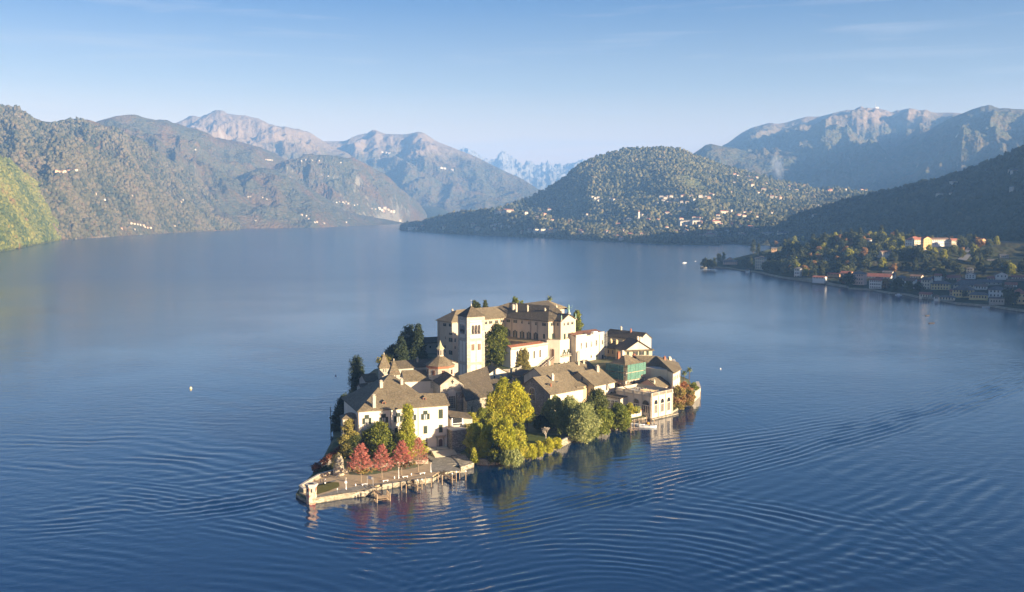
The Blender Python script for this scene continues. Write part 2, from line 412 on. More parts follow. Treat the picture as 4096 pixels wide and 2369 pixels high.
# ================================================================== WATER
def mat_water():
    m, nt, b = nm('lake_water')
    P = geo_pos(nt)
    mp = N(nt, 'ShaderNodeMapping'); mp.inputs['Scale'].default_value = (0.55, 1.0, 1.0); mp.inputs['Rotation'].default_value = (0, 0, R(-12)); L(nt, P, mp.inputs[0])
    n1 = noise_(nt, 1 / 0.85, 3, 0.55, mp.outputs[0], 0.4)
    n2 = noise_(nt, 1 / 5.0, 2, 0.5, mp.outputs[0], 0.3)
    patch = ramp(nt, noise_(nt, 1 / 130., 3, 0.5, P), [(0.38, (.35, .35, .35)), (0.62, (1, 1, 1))])
    h = math_(nt, 'MULTIPLY', math_(nt, 'ADD', math_(nt, 'MULTIPLY', n1, 0.055), math_(nt, 'MULTIPLY', n2, 0.17)), patch)
    bump_(nt, b, h, 1.0, 1.0)
    b.inputs['Base Color'].default_value = (0.001, 0.021, 0.068, 1)
    b.inputs['IOR'].default_value = 1.58; b.inputs['Specular Tint'].default_value = (.62, .88, 1, 1)
    sp = N(nt, 'ShaderNodeSeparateXYZ'); L(nt, P, sp.inputs[0])
    r = N(nt, 'ShaderNodeMapRange'); r.inputs[1].default_value = 350; r.inputs[2].default_value = 1500; r.inputs[3].default_value = 0.02; r.inputs[4].default_value = 0.20
    L(nt, sp.outputs[1], r.inputs[0]); L(nt, r.outputs[0], b.inputs['Roughness'])
    return m
M_water = mat_water()
def grow(a, lim, r=1.12):
    out = []; st = 1.2; x = a
    while x < lim: st *= r; x += st; out.append(x)
    return out
gx = np.array([-x for x in reversed(grow(262, 30000))] + list(np.arange(-262, 420, 0.76)) + grow(420, 30000))
gy = np.array([-y for y in reversed(grow(-170, 12000))] + list(np.arange(170, 740, 0.70)) + grow(740, 32000, 1.07))
WX, WY = np.meshgrid(gx, gy)
WZ = np.zeros_like(WX)
def train(px, lam, amp, w_up, w_dn, x0=None, x1=None, soft=25., ph=0.0, deg=2, chirp=0.0):
    pts = [at(u, v, 0) for u, v in px]
    xs = np.array([p.x for p in pts]); ys = np.array([p.y for p in pts])
    co = np.polyfit(xs, ys, deg); f = np.polyval(co, WX); df = np.polyval(np.polyder(co), np.clip(WX, xs.min() - 30, xs.max() + 30))
    wob = perlin(WX / 38., WY / 38., int(lam * 100)) * lam * 0.7 + perlin(WX / 11., WY / 9., 3 + int(lam * 77)) * lam * 0.16
    d = (WY - f + wob) / np.sqrt(1 + df * df)
    lo = xs.min() if x0 is None else x0; hi = xs.max() if x1 is None else x1
    ex = 1 / (1 + np.exp(-(WX - lo) / soft * 2)) / (1 + np.exp((WX - hi) / soft * 2))
    env = np.where(d > 0, np.exp(-(d / w_up) ** 2), np.exp(-(d / w_dn) ** 2)) * ex
    m2 = 0.6 + 0.9 * perlin(WX / 38., WY / 30., 7 + int(lam * 10)) + .35 * perlin(WX / 12., WY / 9., 19 + int(lam * 10))
    return amp * env * np.clip(m2, 0.1, 1.4) * np.sin(2 * np.pi * d / lam * (1 + chirp * d) + ph)
def cw(k, pts):
    return [(2000 + x / 1.2023, 1500 + y / 1.2023) if k == 'r' else (x / 1.26, 1500 + y / 1.26) for x, y in pts]
WZ += train(cw('r', [(2520, 45), (1700, 300), (1000, 510), (640, 590), (200, 680)]), 3.9, 0.125, 15, 9)
WZ += train(cw('r', [(2520, 36), (1900, 215), (1300, 330), (700, 400)]), 5.0, 0.06, 24, 10, ph=1)
WZ += train(cw('r', [(2400, 120), (1800, 330), (1200, 560), (900, 700)]), 8.0, 0.03, 18, 45)
WZ += train(cw('r', [(560, 560), (1000, 620), (1400, 690), (1900, 790)]), 6.0, 0.065, 20, 30, soft=18)
WZ += train(cw('r', [(500, 760), (1000, 800), (1300, 870), (1600, 960)]), 5.2, 0.055, 26, 26, soft=18)
WZ += train(cw('r', [(900, 1060), (1450, 900), (1800, 760), (2100, 580), (2350, 430)]), 6.6, 0.075, 18, 34, soft=16)
WZ += train(cw('r', [(1500, 1040), (2000, 900), (2520, 640)]), 9.0, 0.05, 30, 40, soft=20)
WZ += train(cw('r', [(1700, 560), (2100, 740), (2520, 960)]), 7.5, 0.04, 30, 40, soft=20)
WZ += train(cw('r', [(-400, 800), (100, 760), (500, 640), (700, 600)]), 4.6, 0.05, 26, 22, soft=14)
WZ += train(cw('r', [(-600, 1040), (-200, 1000), (300, 900), (700, 930), (1000, 1000)]), 4.4, 0.055, 26, 30, soft=14, deg=3)
WZ += train(cw('r', [(960, 170), (1150, 230), (1300, 300)]), 3.4, 0.025, 16, 20, soft=12)
WZ += train(cw('l', [(0, 750), (700, 700), (1300, 630), (1600, 570)]), 5.0, 0.08, 14, 16, soft=16)
WZ += train(cw('l', [(0, 700), (500, 640), (1000, 560), (1400, 520)]), 7.5, 0.05, 22, 20, soft=22, ph=2)
WZ += train(cw('l', [(-100, 420), (400, 430), (900, 500), (1450, 640)]), 9.0, 0.06, 55, 30, soft=25)
WZ += train(cw('l', [(500, 640), (1000, 700), (1600, 860), (2000, 960)]), 4.6, 0.06, 26, 16, soft=18)
WZ += train(cw('l', [(1400, 700), (1800, 790), (2200, 800), (2400, 760)]), 4.0, 0.055, 22, 16, soft=12)
WZ += train(cw('l', [(2050, 1095), (2250, 960), (2500, 840)]), 3.6, 0.06, 14, 20, soft=8)
WZ += train(cw('l', [(0, 820), (600, 900), (1200, 1000), (1700, 1080)]), 6.0, 0.03, 30, 30, soft=25)
near = np.exp(-np.clip((WY - 650) / 60., 0, None) ** 2) * np.exp(-np.clip((np.abs(WX - 70) - 320) / 40., 0, None) ** 2)
WZ *= near * 1.9
WZ += (0.018 * perlin(WX / 4.1, WY / 2.6, 5) + 0.011 * perlin(WX / 2.2 + WY / 9, WY / 1.6, 6)) * near * (0.5 + 0.6 * np.clip(perlin(WX / 70., WY / 50., 9) + .5, 0, 1.4))
V = np.stack([WX, WY, WZ], -1).reshape(-1, 3)
idx = np.arange(WX.size).reshape(WX.shape)
wat = np_mesh('water', V, np.stack([idx[:-1, :-1], idx[:-1, 1:], idx[1:, 1:], idx[1:, :-1]], -1).reshape(-1, 4), M_water, smooth=True)
tag(wat, kind='structure')
# lake bed so that the ground reaches the horizon below the water
mb = MB(); mb.face([(-30000, -11000, -7), (30000, -11000, -7), (30000, 31000, -7), (-30000, 31000, -7)])
m_, nt_, b__ = nm('lake_bed'); b__.inputs['Base Color'].default_value = (0.08, 0.09, 0.07, 1)
tag(mb.build('ground', m_), kind='structure')
# ================================================================== MATERIALS AND BUILDERS
def mat_plaster(name, col, stain=0.35, scale=1.0, rough=0.9):
    m, nt, b = nm(name)
    P = geo_pos(nt)
    mp = N(nt, 'ShaderNodeMapping'); mp.inputs['Scale'].default_value = (1, 1, 0.22); L(nt, P, mp.inputs[0])
    s1 = noise_(nt, 0.55 * scale, 6, 0.65, mp.outputs[0])
    s2 = noise_(nt, 0.18 * scale, 4, 0.6, P)
    f = ramp(nt, math_(nt, 'ADD', math_(nt, 'MULTIPLY', s1, 0.6), math_(nt, 'MULTIPLY', s2, 0.4)), [(0.40, (0, 0, 0)), (0.68, (1, 1, 1))])
    dk = (col[0] * 0.62, col[1] * 0.60, col[2] * 0.56)
    c = mixc(nt, math_(nt, 'MULTIPLY', f, stain), col, dk)
    pz = N(nt, 'ShaderNodeTexNoise'); pz.inputs['Scale'].default_value = 0.9; pz.inputs['Detail'].default_value = 8; pz.inputs['Roughness'].default_value = 0.7; L(nt, P, pz.inputs[0])
    pch = ramp(nt, pz.outputs[0], [(0.64, (0, 0, 0)), (0.67, (1, 1, 1))])
    c = mixc(nt, math_(nt, 'MULTIPLY', pch, stain), c, (col[0] * 0.55, col[1] * 0.5, col[2] * 0.45))
    L(nt, c, b.inputs['Base Color']); b.inputs['Roughness'].default_value = rough; b.inputs['Specular IOR Level'].default_value = 0.2
    return m
def mat_stone(name, col=(0.34, 0.30, 0.235), size=0.55, contrast=0.55, pale=0.0, wet=False):
    m, nt, b = nm(name)
    P = geo_pos(nt)
    mp = N(nt, 'ShaderNodeMapping'); mp.inputs['Scale'].default_value = (1, 1, 1.9); L(nt, P, mp.inputs[0])
    v = N(nt, 'ShaderNodeTexVoronoi'); v.inputs['Scale'].default_value = 1 / size; L(nt, mp.outputs[0], v.inputs['Vector'])
    ve = N(nt, 'ShaderNodeTexVoronoi'); ve.feature = 'DISTANCE_TO_EDGE'; ve.inputs['Scale'].default_value = 1 / size; L(nt, mp.outputs[0], ve.inputs['Vector'])
    sc = N(nt, 'ShaderNodeSeparateColor'); L(nt, v.outputs['Color'], sc.inputs[0])
    lo = tuple(x * (1 - contrast) for x in col); hi = tuple(min(0.8, x * (1 + contrast * 0.75)) for x in col)
    c = ramp(nt, sc.outputs[0], [(0.0, lo), (0.6, col), (1.0, hi)])
    big = noise_(nt, 0.12, 5, 0.6, P)
    c = mixc(nt, ramp(nt, big, [(0.42, (0, 0, 0)), (0.7, (.55, .55, .55))]), c, (col[0] * 0.55, col[1] * 0.52, col[2] * 0.45))
    if pale: c = mixc(nt, ramp(nt, noise_(nt, 0.3, 6, 0.7, P), [(0.5, (0, 0, 0)), (0.6, (pale, pale, pale))]), c, (0.55, 0.50, 0.40))
    mort = ramp(nt, ve.outputs['Distance'], [(0.0, (1, 1, 1)), (0.06, (0, 0, 0))])
    c = mixc(nt, math_(nt, 'MULTIPLY', mort, 0.55), c, (col[0] * 0.4, col[1] * 0.38, col[2] * 0.35))
    if wet:
        sz = N(nt, 'ShaderNodeSeparateXYZ'); L(nt, P, sz.inputs[0])
        c = mixc(nt, ramp(nt, math_(nt, 'ADD', sz.outputs[2], noise_(nt, .6, 4, .6, P)), [(.55, (.85, .85, .85)), (1.0, (0, 0, 0))]), c, (.035, .035, .025))
    L(nt, c, b.inputs['Base Color']); b.inputs['Roughness'].default_value = 0.95; b.inputs['Specular IOR Level'].default_value = 0.1
    bump_(nt, b, ve.outputs['Distance'], 0.6, 0.12)
    return m
def mat_roof(name, a=(0.100, 0.080, 0.050), bcol=(0.225, 0.182, 0.112), size=0.5, lichen=0.3):
    m, nt, b = nm(name)
    P = geo_pos(nt)
    v = N(nt, 'ShaderNodeTexVoronoi'); v.inputs['Scale'].default_value = 1 / size; L(nt, P, v.inputs['Vector'])
    sc = N(nt, 'ShaderNodeSeparateColor'); L(nt, v.outputs['Color'], sc.inputs[0])
    n2 = noise_(nt, 0.25, 6, 0.65, P)
    n3 = noise_(nt, 0.06, 3, 0.55, P)
    f = math_(nt, 'ADD', math_(nt, 'MULTIPLY', sc.outputs[0], 0.40), math_(nt, 'ADD', math_(nt, 'MULTIPLY', n2, 0.55), math_(nt, 'MULTIPLY', math_(nt, 'SUBTRACT', n3, 0.5), 0.7)))
    c = ramp(nt, f, [(0.15, a), (0.85, bcol)])
    c = mixc(nt, ramp(nt, noise_(nt, 0.7, 6, 0.7, P), [(0.58, (0, 0, 0)), (0.70, (lichen, lichen, lichen))]), c, (0.26, 0.24, 0.14))
    c = mixc(nt, ramp(nt, sc.outputs[1], [(0.93, (0, 0, 0)), (0.96, (.4, .4, .4))]), c, (0.26, 0.23, 0.17))
    L(nt, c, b.inputs['Base Color']); b.inputs['Roughness'].default_value = 0.85; b.inputs['Specular IOR Level'].default_value = 0.25
    bump_(nt, b, math_(nt, 'ADD', sc.outputs[0], math_(nt, 'MULTIPLY', n2, 2.0)), 0.8, 0.12)
    return m
def mat_flat(name, col, rough=0.8, spec=0.2, metal=0.0, var=0.15, sc=0.8):
    m, nt, b = nm(name)
    n = noise_(nt, sc, 4, 0.6, geo_pos(nt))
    c = mixc(nt, n, tuple(x * (1 - var) for x in col), tuple(min(1, x * (1 + var)) for x in col))
    L(nt, c, b.inputs['Base Color']); b.inputs['Roughness'].default_value = rough; b.inputs['Specular IOR Level'].default_value = spec; b.inputs['Metallic'].default_value = metal
    return m
def mat_leaf(name, cols, trans=0.25):
    """cols: dark -> light, picked by each clump's own tint"""
    m, nt, b = nm(name)
    a = nt.nodes.new('ShaderNodeAttribute'); a.attribute_name = 'tint'
    n = len(cols)
    c = ramp(nt, a.outputs['Fac'], [(i / (n - 1), cc) for i, cc in enumerate(cols)])
    L(nt, c, b.inputs['Base Color']); b.inputs['Roughness'].default_value = 0.7; b.inputs['Specular IOR Level'].default_value = 0.2
    t = nt.nodes.new('ShaderNodeBsdfTranslucent'); L(nt, c, t.inputs['Color'])
    mx = nt.nodes.new('ShaderNodeMixShader'); mx.inputs[0].default_value = trans
    out = nt.nodes['Material Output']
    L(nt, b.outputs[0], mx.inputs[1]); L(nt, t.outputs[0], mx.inputs[2]); L(nt, mx.outputs[0], out.inputs['Surface'])
    return m
mPal = mat_plaster('cream_plaster_palace', (0.70, 0.62, 0.49), 0.35)
mSem = mat_plaster('beige_plaster', (0.52, 0.43, 0.31), 0.42)
mWht = mat_plaster('pale_plaster', (0.60, 0.53, 0.42), 0.5)
mYel = mat_plaster('yellow_plaster', (0.56, 0.44, 0.25), 0.3)
mPnk = mat_plaster('pink_plaster', (0.52, 0.34, 0.26), 0.35)
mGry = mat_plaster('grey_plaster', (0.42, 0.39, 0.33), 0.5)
mOld = mat_plaster('weathered_plaster', (0.50, 0.44, 0.34), 0.75)
mStone = mat_stone('rubble_stone', (0.38, 0.33, 0.25), 0.5)
mStoneD = mat_stone('grey_rubble_stone', (0.26, 0.235, 0.20), 0.5)
mTower = mat_stone('ashlar_stone', (0.46, 0.41, 0.325), 0.75, 0.3, 0.5)
mQuay = mat_stone('quay_stone', (0.36, 0.32, 0.24), 0.8, 0.5, wet=True)
mRoof = mat_roof('stone_slab_roof')
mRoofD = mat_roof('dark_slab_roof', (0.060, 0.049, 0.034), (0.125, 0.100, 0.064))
mTile = mat_roof('red_tile_roof', (0.20, 0.075, 0.04), (0.36, 0.15, 0.075), 0.5, 0.15)
mTileB = mat_roof('brown_tile_roof', (0.12, 0.055, 0.035), (0.23, 0.115, 0.07), 0.5, 0.15)
mTrim = mat_flat('stone_trim', (0.50, 0.45, 0.36), 0.9)
mGlass = mat_flat('window_glass', (0.018, 0.020, 0.022), 0.25, 0.5, var=0.4)
mShut = mat_flat('green_shutter', (0.030, 0.042, 0.028), 0.6)
mShutB = mat_flat('brown_shutter', (0.10, 0.055, 0.035), 0.7)
mCurt = mat_flat('pale_curtain', (0.45, 0.46, 0.42), 0.9)
mDoor = mat_flat('brown_door', (0.085, 0.05, 0.035), 0.7)
mWood = mat_flat('weathered_wood', (0.30, 0.22, 0.14), 0.9, var=0.4, sc=2.5)
mWoodD = mat_flat('dark_wood', (0.075, 0.055, 0.038), 0.9, var=0.4, sc=2.5)
mMetal = mat_flat('grey_metal', (0.35, 0.35, 0.34), 0.5, 0.5)
mWhiteP = mat_flat('white_paint', (0.78, 0.78, 0.75), 0.5, 0.4, var=0.05)
mIron = mat_flat('dark_iron', (0.03, 0.03, 0.03), 0.6, 0.4)
mCopper = mat_flat('green_copper', (0.25, 0.40, 0.31), 0.7, 0.3)
mBrick = mat_flat('brick', (0.30, 0.13, 0.075), 0.9, var=0.4, sc=3)
mBronze = mat_flat('bronze', (0.06, 0.055, 0.04), 0.5, 0.5, 0.6)
mBark = mat_flat('bark', (0.085, 0.062, 0.043), 0.95, var=0.4, sc=3)
mBarkP = mat_flat('pale_bark', (0.24, 0.19, 0.13), 0.95, var=0.4, sc=3)

def line(A, B, ze, deg):
    """wall line: starts under image point A at height ze, runs in direction deg, ends in the image column of B"""
    a = at(A[0], A[1], ze); d = Vector((math.cos(R(deg)), math.sin(R(deg)), 0))
    k = (B[0] - 2048) / F_PX; c, s = math.cos(PITCH), math.sin(PITCH)
    t = (k * (a.y * c - (ze - CAM_H) * s) - a.x) / (d.x - k * d.y * c)
    return a, a + d * t
def zz(k, x, y):
    o = {1: (1150, 1580, 3.035), 2: (1300, 1180, 2.914), 3: (1700, 1150, 2.914), 4: (1850, 1450, 3.238), 5: (2300, 1300, 3.238), 6: (1300, 1500, 3.643),
         7: (1150, 1750, 3.36), 8: (2080, 1180, 4.284), 9: (1750, 1180, 4.857), 0: (0, 0, 1.0), 10: (2750, 850, 3.6), 11: (3396, 850, 3.6), 12: (2440, 1400, 4.285)}[k]
    return (o[0] + x / o[2], o[1] + y / o[2])
class Wall:
    """vertical wall seen from outside, P0 left, P1 right"""
    def __init__(s, P0, P1, z0=0, z1=0):
        s.a = Vector((P0[0], P0[1], 0)); s.b = Vector((P1[0], P1[1], 0)); d = s.b - s.a; s.len = d.length; s.d = d.normalized()
        s.n = Vector((s.d.y, -s.d.x, 0)); s.z0 = z0; s.z1 = z1; s.rz = math.atan2(s.d.y, s.d.x)
    def hit(s, p):
        u, v = p
        dx = (u - 2048) / F_PX; dy = (v - 1184.5) / F_PX
        c, q = math.cos(PITCH), math.sin(PITCH)
        d = Vector((dx, c - dy * q, -q - dy * c))
        t = s.a.dot(s.n) / d.dot(s.n)
        P = d * t
        return (P - s.a).dot(s.d), CAM_H + P.z
    def pt(s, l, z, o=0.0):
        p = s.a + s.d * l + s.n * o
        return Vector((p.x, p.y, z))
def wbox(mb, w, l, z, bw, bh, o0, o1, mi=0):
    """box on a wall centred at (l, z), from offset o0 to o1 outward"""
    vs = [w.pt(l + sx * bw / 2, z + sz * bh / 2, o) for o in (o0, o1) for sz in (-1, 1) for sx in (-1, 1)]
    mb.mesh(vs, [(0, 2, 3, 1), (4, 5, 7, 6), (0, 1, 5, 4), (1, 3, 7, 5), (3, 2, 6, 7), (2, 0, 4, 6)], mi)
def warch(mb, w, l, z, bw, bh, o0, o1, mi=0, n=8):
    """round-headed panel, z = centre of full height"""
    r = bw / 2; zb = z - bh / 2; zt = z + bh / 2 - r
    prof = [(-r, zb), (r, zb), (r, zt)] + [(r * math.cos(math.pi * i / n), zt + r * math.sin(math.pi * i / n)) for i in range(1, n)] + [(-r, zt)]
    A = [w.pt(l + x, q, o1) for x, q in prof]; B = [w.pt(l + x, q, o0) for x, q in prof]
    k = len(prof); b = len(mb.v); mb.v += [tuple(p) for p in A + B]
    mb.f.append([b + i for i in range(k)]); mb.m.append(mi)
    for i in range(k):
        j = (i + 1) % k
        mb.f.append([b + i, b + k + i, b + k + j, b + j]); mb.m.append(mi)
def window(parent, w, l, z, ww, wh, style='plain', frame=None, shut=None, label=None):
    mb = MB(); fr = frame or mTrim
    if style == 'arch' or style == 'archshut':
        warch(mb, w, l, z, ww + 0.5, wh + 0.4, -0.05, 0.07, 0); warch(mb, w, l, z, ww, wh, 0.0, 0.11, 1)
        wbox(mb, w, l, z - wh * 0.1, 0.08, wh * 0.8, 0.1, 0.15, 0)
    else:
        wbox(mb, w, l, z, ww + 0.24, wh + 0.24, -0.05, 0.06, 0); wbox(mb, w, l, z, ww, wh, 0.0, 0.10, 1)
        if ww > 0.9 and style != 'closed':
            wbox(mb, w, l, z, 0.07, wh, 0.09, 0.13, 0); wbox(mb, w, l, z + wh * 0.18, ww, 0.07, 0.09, 0.13, 0)
        wbox(mb, w, l, z - wh / 2 - 0.12, ww + 0.5, 0.12, 0.0, 0.22, 0)
    o = mb.build('window', [fr, mGlass], parent)
    if label: o['label'] = label
    sm = shut or mShut
    if style in ('open', 'archshut'):
        s = MB()
        for q in (-1, 1): wbox(s, w, l + q * (ww * 0.75 + 0.08), z - (wh * 0.08 if style == 'archshut' else 0), ww * 0.5, wh * (0.84 if style == 'archshut' else 1), 0.05, 0.12)
        s.build('shutter', sm, o)
    elif style == 'closed':
        s = MB()
        for q in (-1, 1): wbox(s, w, l + q * ww * 0.25, z, ww * 0.49, wh, 0.08, 0.16)
        s.build('shutter', sm, o)
    elif style == 'half':            # upper shutter shut, lower leaves flung open with pale curtain behind
        s = MB()
        wbox(s, w, l, z + wh * 0.30, ww, wh * 0.38, 0.08, 0.16)
        for q in (-1, 1): wbox(s, w, l + q * (ww * 0.75 + 0.05), z - wh * 0.16, ww * 0.5, wh * 0.66, 0.06, 0.13)
        s.build('shutter', sm, o)
        s = MB()
        for q in (-1, 1): wbox(s, w, l + q * ww * 0.24, z - wh * 0.2, ww * 0.26, wh * 0.55, 0.1, 0.13)
        s.build('curtain', mCurt, o)
    return o
def win_at(parent, w, k, x, y, ww, wh, style='plain', **kw):
    l, z = w.hit(zz(k, x, y)); return window(parent, w, l, z, ww, wh, style, **kw)
def chimney(parent, p, h, s=0.9, mat=None, z=None, cap=True):
    mb = MB()
    mb.box((p[0], p[1], p[2] + h / 2 - 1), (s, s, h + 2), 0.5)
    mb.box((p[0], p[1], p[2] + h + 0.08), (s + 0.35, s + 0.35, 0.18), 0.5)
    if cap:
        q = s / 2 + 0.1; zt = p[2] + h + 0.17
        mb.box((p[0], p[1], zt + 0.22), (s * 0.7, s * 0.7, 0.42), 0.5)
        b = [(p[0] + dx * q, p[1] + dy * q, zt + 0.45) for dx, dy in ((-1, -1), (1, -1), (1, 1), (-1, 1))]
        mb.mesh(b + [(p[0], p[1], zt + 0.95)], [(0, 1, 4), (1, 2, 4), (2, 3, 4), (3, 0, 4), (3, 2, 1, 0)])
    return mb.build('chimney', mat or mOld, parent)
def slab_roof(name, faces, mat, parent, th=0.28):
    """faces: list of polygons (world points, counter-clockwise from above); gives them thickness"""
    mb = MB()
    for f in faces:
        mb.face([(p[0], p[1], p[2] + 0.05) for p in f])
        mb.face([(p[0], p[1], p[2] - th) for p in reversed(f)])
        n = len(f)
        for i in range(n):
            a, b = f[i], f[(i + 1) % n]
            mb.face([(a[0], a[1], a[2] - th), (b[0], b[1], b[2] - th), (b[0], b[1], b[2] + 0.05), (a[0], a[1], a[2] + 0.05)])
    return mb.build(name, mat, parent)
class Box:
    """rectangular house: front wall from A to B (image points at eave height ze), direction deg, depth D"""
    def __init__(s, name, label, A, B, ze, deg, D, zb, mat, cat='house', group=None, world=None, parent=None):
        if world is not None: a, b = Vector((*world[0], ze)), Vector((*world[1], ze)); deg = math.degrees(math.atan2(b.y - a.y, b.x - a.x))
        else: a, b = line(A, B, ze, deg)
        s.a, s.b, s.ze, s.zb, s.deg, s.D = a, b, ze, zb, deg, D
        s.d = Vector((math.cos(R(deg)), math.sin(R(deg)), 0)); s.k = Vector((-s.d.y, s.d.x, 0)); s.W = (b - a).length
        s.FL, s.FR, s.BR, s.BL = a, b, b + s.k * D, a + s.k * D
        s.front = Wall(s.FL, s.FR); s.left = Wall(s.BL, s.FL); s.right = Wall(s.FR, s.BR); s.back = Wall(s.BR, s.BL)
        c = (s.FL + s.BR) / 2
        if parent is None:
            s.root = empty(name, (0, 0, 0), label, cat, group)
            s.root.location = (c.x, c.y, zb)
        else: s.root = parent
        mb = MB(); mb.prism([(p.x, p.y) for p in (s.FL, s.FR, s.BR, s.BL)], zb, ze)
        s.wall = mb.build('wall', mat, s.root)
        s.rise = 0
    def P(s, l, dd, z): q = s.a + s.d * l + s.k * dd; return Vector((q.x, q.y, z))
    def gable(s, rise, axis='x', oh=0.6, mat=None, oe=None, gmat=None, ridge=0.5):
        """axis x: ridge parallel to the front"""
        mat = mat or mRoof; oe = oh if oe is None else oe; W, D, z = s.W, s.D, s.ze; s.rise = rise; mb = MB()
        if axis == 'x':
            r = D * ridge; e1 = rise / r * oe; e2 = rise / (D - r) * oe; h = z + rise
            f = [[s.P(-oh, -oe, z - e1), s.P(W + oh, -oe, z - e1), s.P(W + oh, r, h), s.P(-oh, r, h)],
                 [s.P(-oh, r, h), s.P(W + oh, r, h), s.P(W + oh, D + oe, z - e2), s.P(-oh, D + oe, z - e2)]]
            gs = [[s.P(l, 0, z), s.P(l, D, z), s.P(l, r, h - 0.1)] for l in (0, W)]
        else:
            r = W * ridge; e1 = rise / r * oe; e2 = rise / (W - r) * oe; h = z + rise
            f = [[s.P(-oe, -oh, z - e1), s.P(r, -oh, h), s.P(r, D + oh, h), s.P(-oe, D + oh, z - e1)],
                 [s.P(r, -oh, h), s.P(W + oe, -oh, z - e2), s.P(W + oe, D + oh, z - e2), s.P(r, D + oh, h)]]
            gs = [[s.P(0, dd, z), s.P(W, dd, z), s.P(r, dd, h - 0.1)] for dd in (0, D)]
        for g in gs: mb = MB(); mb.face(g); mb.build('gable', gmat or s.wall.data.materials[0], s.root)
        s.roof = slab_roof('roof', f, mat, s.root); return s.roof
    def hip(s, rise, oh=0.6, mat=None, frac=1.0):
        W, D, z = s.W, s.D, s.ze; e = rise / (min(W, D) / 2) * oh; h = z + rise; zl = z - e
        c = [s.P(-oh, -oh, zl), s.P(W + oh, -oh, zl), s.P(W + oh, D + oh, zl), s.P(-oh, D + oh, zl)]
        if W >= D: r = [s.P(D / 2 * frac, D / 2, h), s.P(W - D / 2 * frac, D / 2, h)]; f = [[c[0], c[1], r[1], r[0]], [c[1], c[2], r[1]], [c[2], c[3], r[0], r[1]], [c[3], c[0], r[0]]]
        else: r = [s.P(W / 2, W / 2 * frac, h), s.P(W / 2, D - W / 2 * frac, h)]; f = [[c[0], c[1], r[0]], [c[1], c[2], r[1], r[0]], [c[2], c[3], r[1]], [c[3], c[0], r[0], r[1]]]
        s.rise = rise
        s.roof = slab_roof('roof', f, mat or mRoof, s.root); return s.roof
    def win(s, side, k, x, y, ww, wh, style='plain', **kw):
        return win_at(s.root, getattr(s, side), k, x, y, ww, wh, style, **kw)
    def wins(s, side, n, z, ww, wh, style='plain', m=1.5, **kw):
        w = getattr(s, side)
        for i in range(n): window(s.root, w, m + (w.len - 2 * m) * (i + 0.5) / n, z, ww, wh, style, **kw)
    def chim(s, l, dd, h=1.6, sz=0.9, mat=None):
        if s.W >= s.D or True:
            zr = s.ze + s.rise * max(0.0, 1 - abs(dd / s.D - 0.5) * 2)
        q = s.P(l, dd, zr); return chimney(s.roof, q, h, sz, mat)

# ---- foliage
def leaf_crown(name, blobs, n, size, mat, parent, seed=0, origin=None, droop=0.0, flat=0.0, fill=0.35, tj=0.5, tint=(0, 1)):
    """many small leaf faces spread through clumps; blobs: (x,y,z,rx,ry,rz) relative to parent"""
    rng = np.random.default_rng(seed)
    B = np.array(blobs, float); vol = B[:, 3] * B[:, 4] * B[:, 5]; p = vol ** 0.75; p /= p.sum()
    k = rng.choice(len(B), n, p=p)
    d = rng.normal(size=(n, 3)); d /= np.linalg.norm(d, axis=1, keepdims=True)
    fill = min(.9, fill + .1)
    r = np.where(rng.random(n) < fill, rng.random(n) ** 0.5, 0.80 + 0.42 * rng.random(n) ** 1.6)
    # bumpy outline per clump
    bn = 1 + 0.22 * np.sin(d[:, 0] * 5 + k * 1.7) * np.cos(d[:, 1] * 4 + k * 2.3) + 0.12 * np.sin(d[:, 2] * 7 + k)
    C = B[k, :3] + d * B[k, 3:] * (r * bn)[:, None]
    a = rng.normal(size=(n, 3)); a += d * 0.8 * (1 - flat); a[:, 2] += flat * 2
    a /= np.linalg.norm(a, axis=1, keepdims=True)
    t = np.cross(a, rng.normal(size=(n, 3))); t /= np.linalg.norm(t, axis=1, keepdims=True)
    if droop: t = t * (1 - droop) + np.array([0, 0, -1.0]) * droop; t /= np.linalg.norm(t, axis=1, keepdims=True)
    b = np.cross(a, t)
    s = size * (0.6 + 0.8 * rng.random(n))[:, None]
    asp = 1.0 + droop * 1.5
    V = np.stack([C - t * s * asp - b * s * 0.5, C - b * s * -0.5 - t * s * asp * 0.2, C + t * s * asp, C - b * s * 0.6 + t * s * 0.2], 1).reshape(-1, 3)
    F = np.arange(4 * n).reshape(n, 4)
    bt = rng.random(len(B))[k]
    col = np.clip(tint[0] + (tint[1] - tint[0]) * ((1 - tj) * bt + tj * rng.random(n)), 0, 1)
    o = np_mesh(name, V, F, mat, colors=col, parent=parent)
    return o
def trunk(parent, h, r, mat=None, limbs=5, spread=2.0, seed=0, base=0.35, lean=(0, 0), name='trunk'):
    rnd = random.Random(seed); mb = MB()
    p = Vector((0, 0, -1.0)); q = Vector((lean[0] * 0.4, lean[1] * 0.4, h * 0.55)); t = Vector((lean[0], lean[1], h))
    mb.tube(p, q, r, r * 0.7, 7); mb.tube(q, t, r * 0.7, r * 0.2, 6)
    for i in range(limbs):
        f = base + (0.95 - base) * i / max(1, limbs - 1); s0 = p.lerp(t, f); a = rnd.random() * 6.28 + i * 2.4
        e = s0 + Vector((math.cos(a) * spread * (1.1 - f * 0.6), math.sin(a) * spread * (1.1 - f * 0.6), h * 0.16))
        mb.tube(s0, e, r * 0.4, r * 0.1, 5)
    return mb.build(name, mat or mBark, parent, local=True)
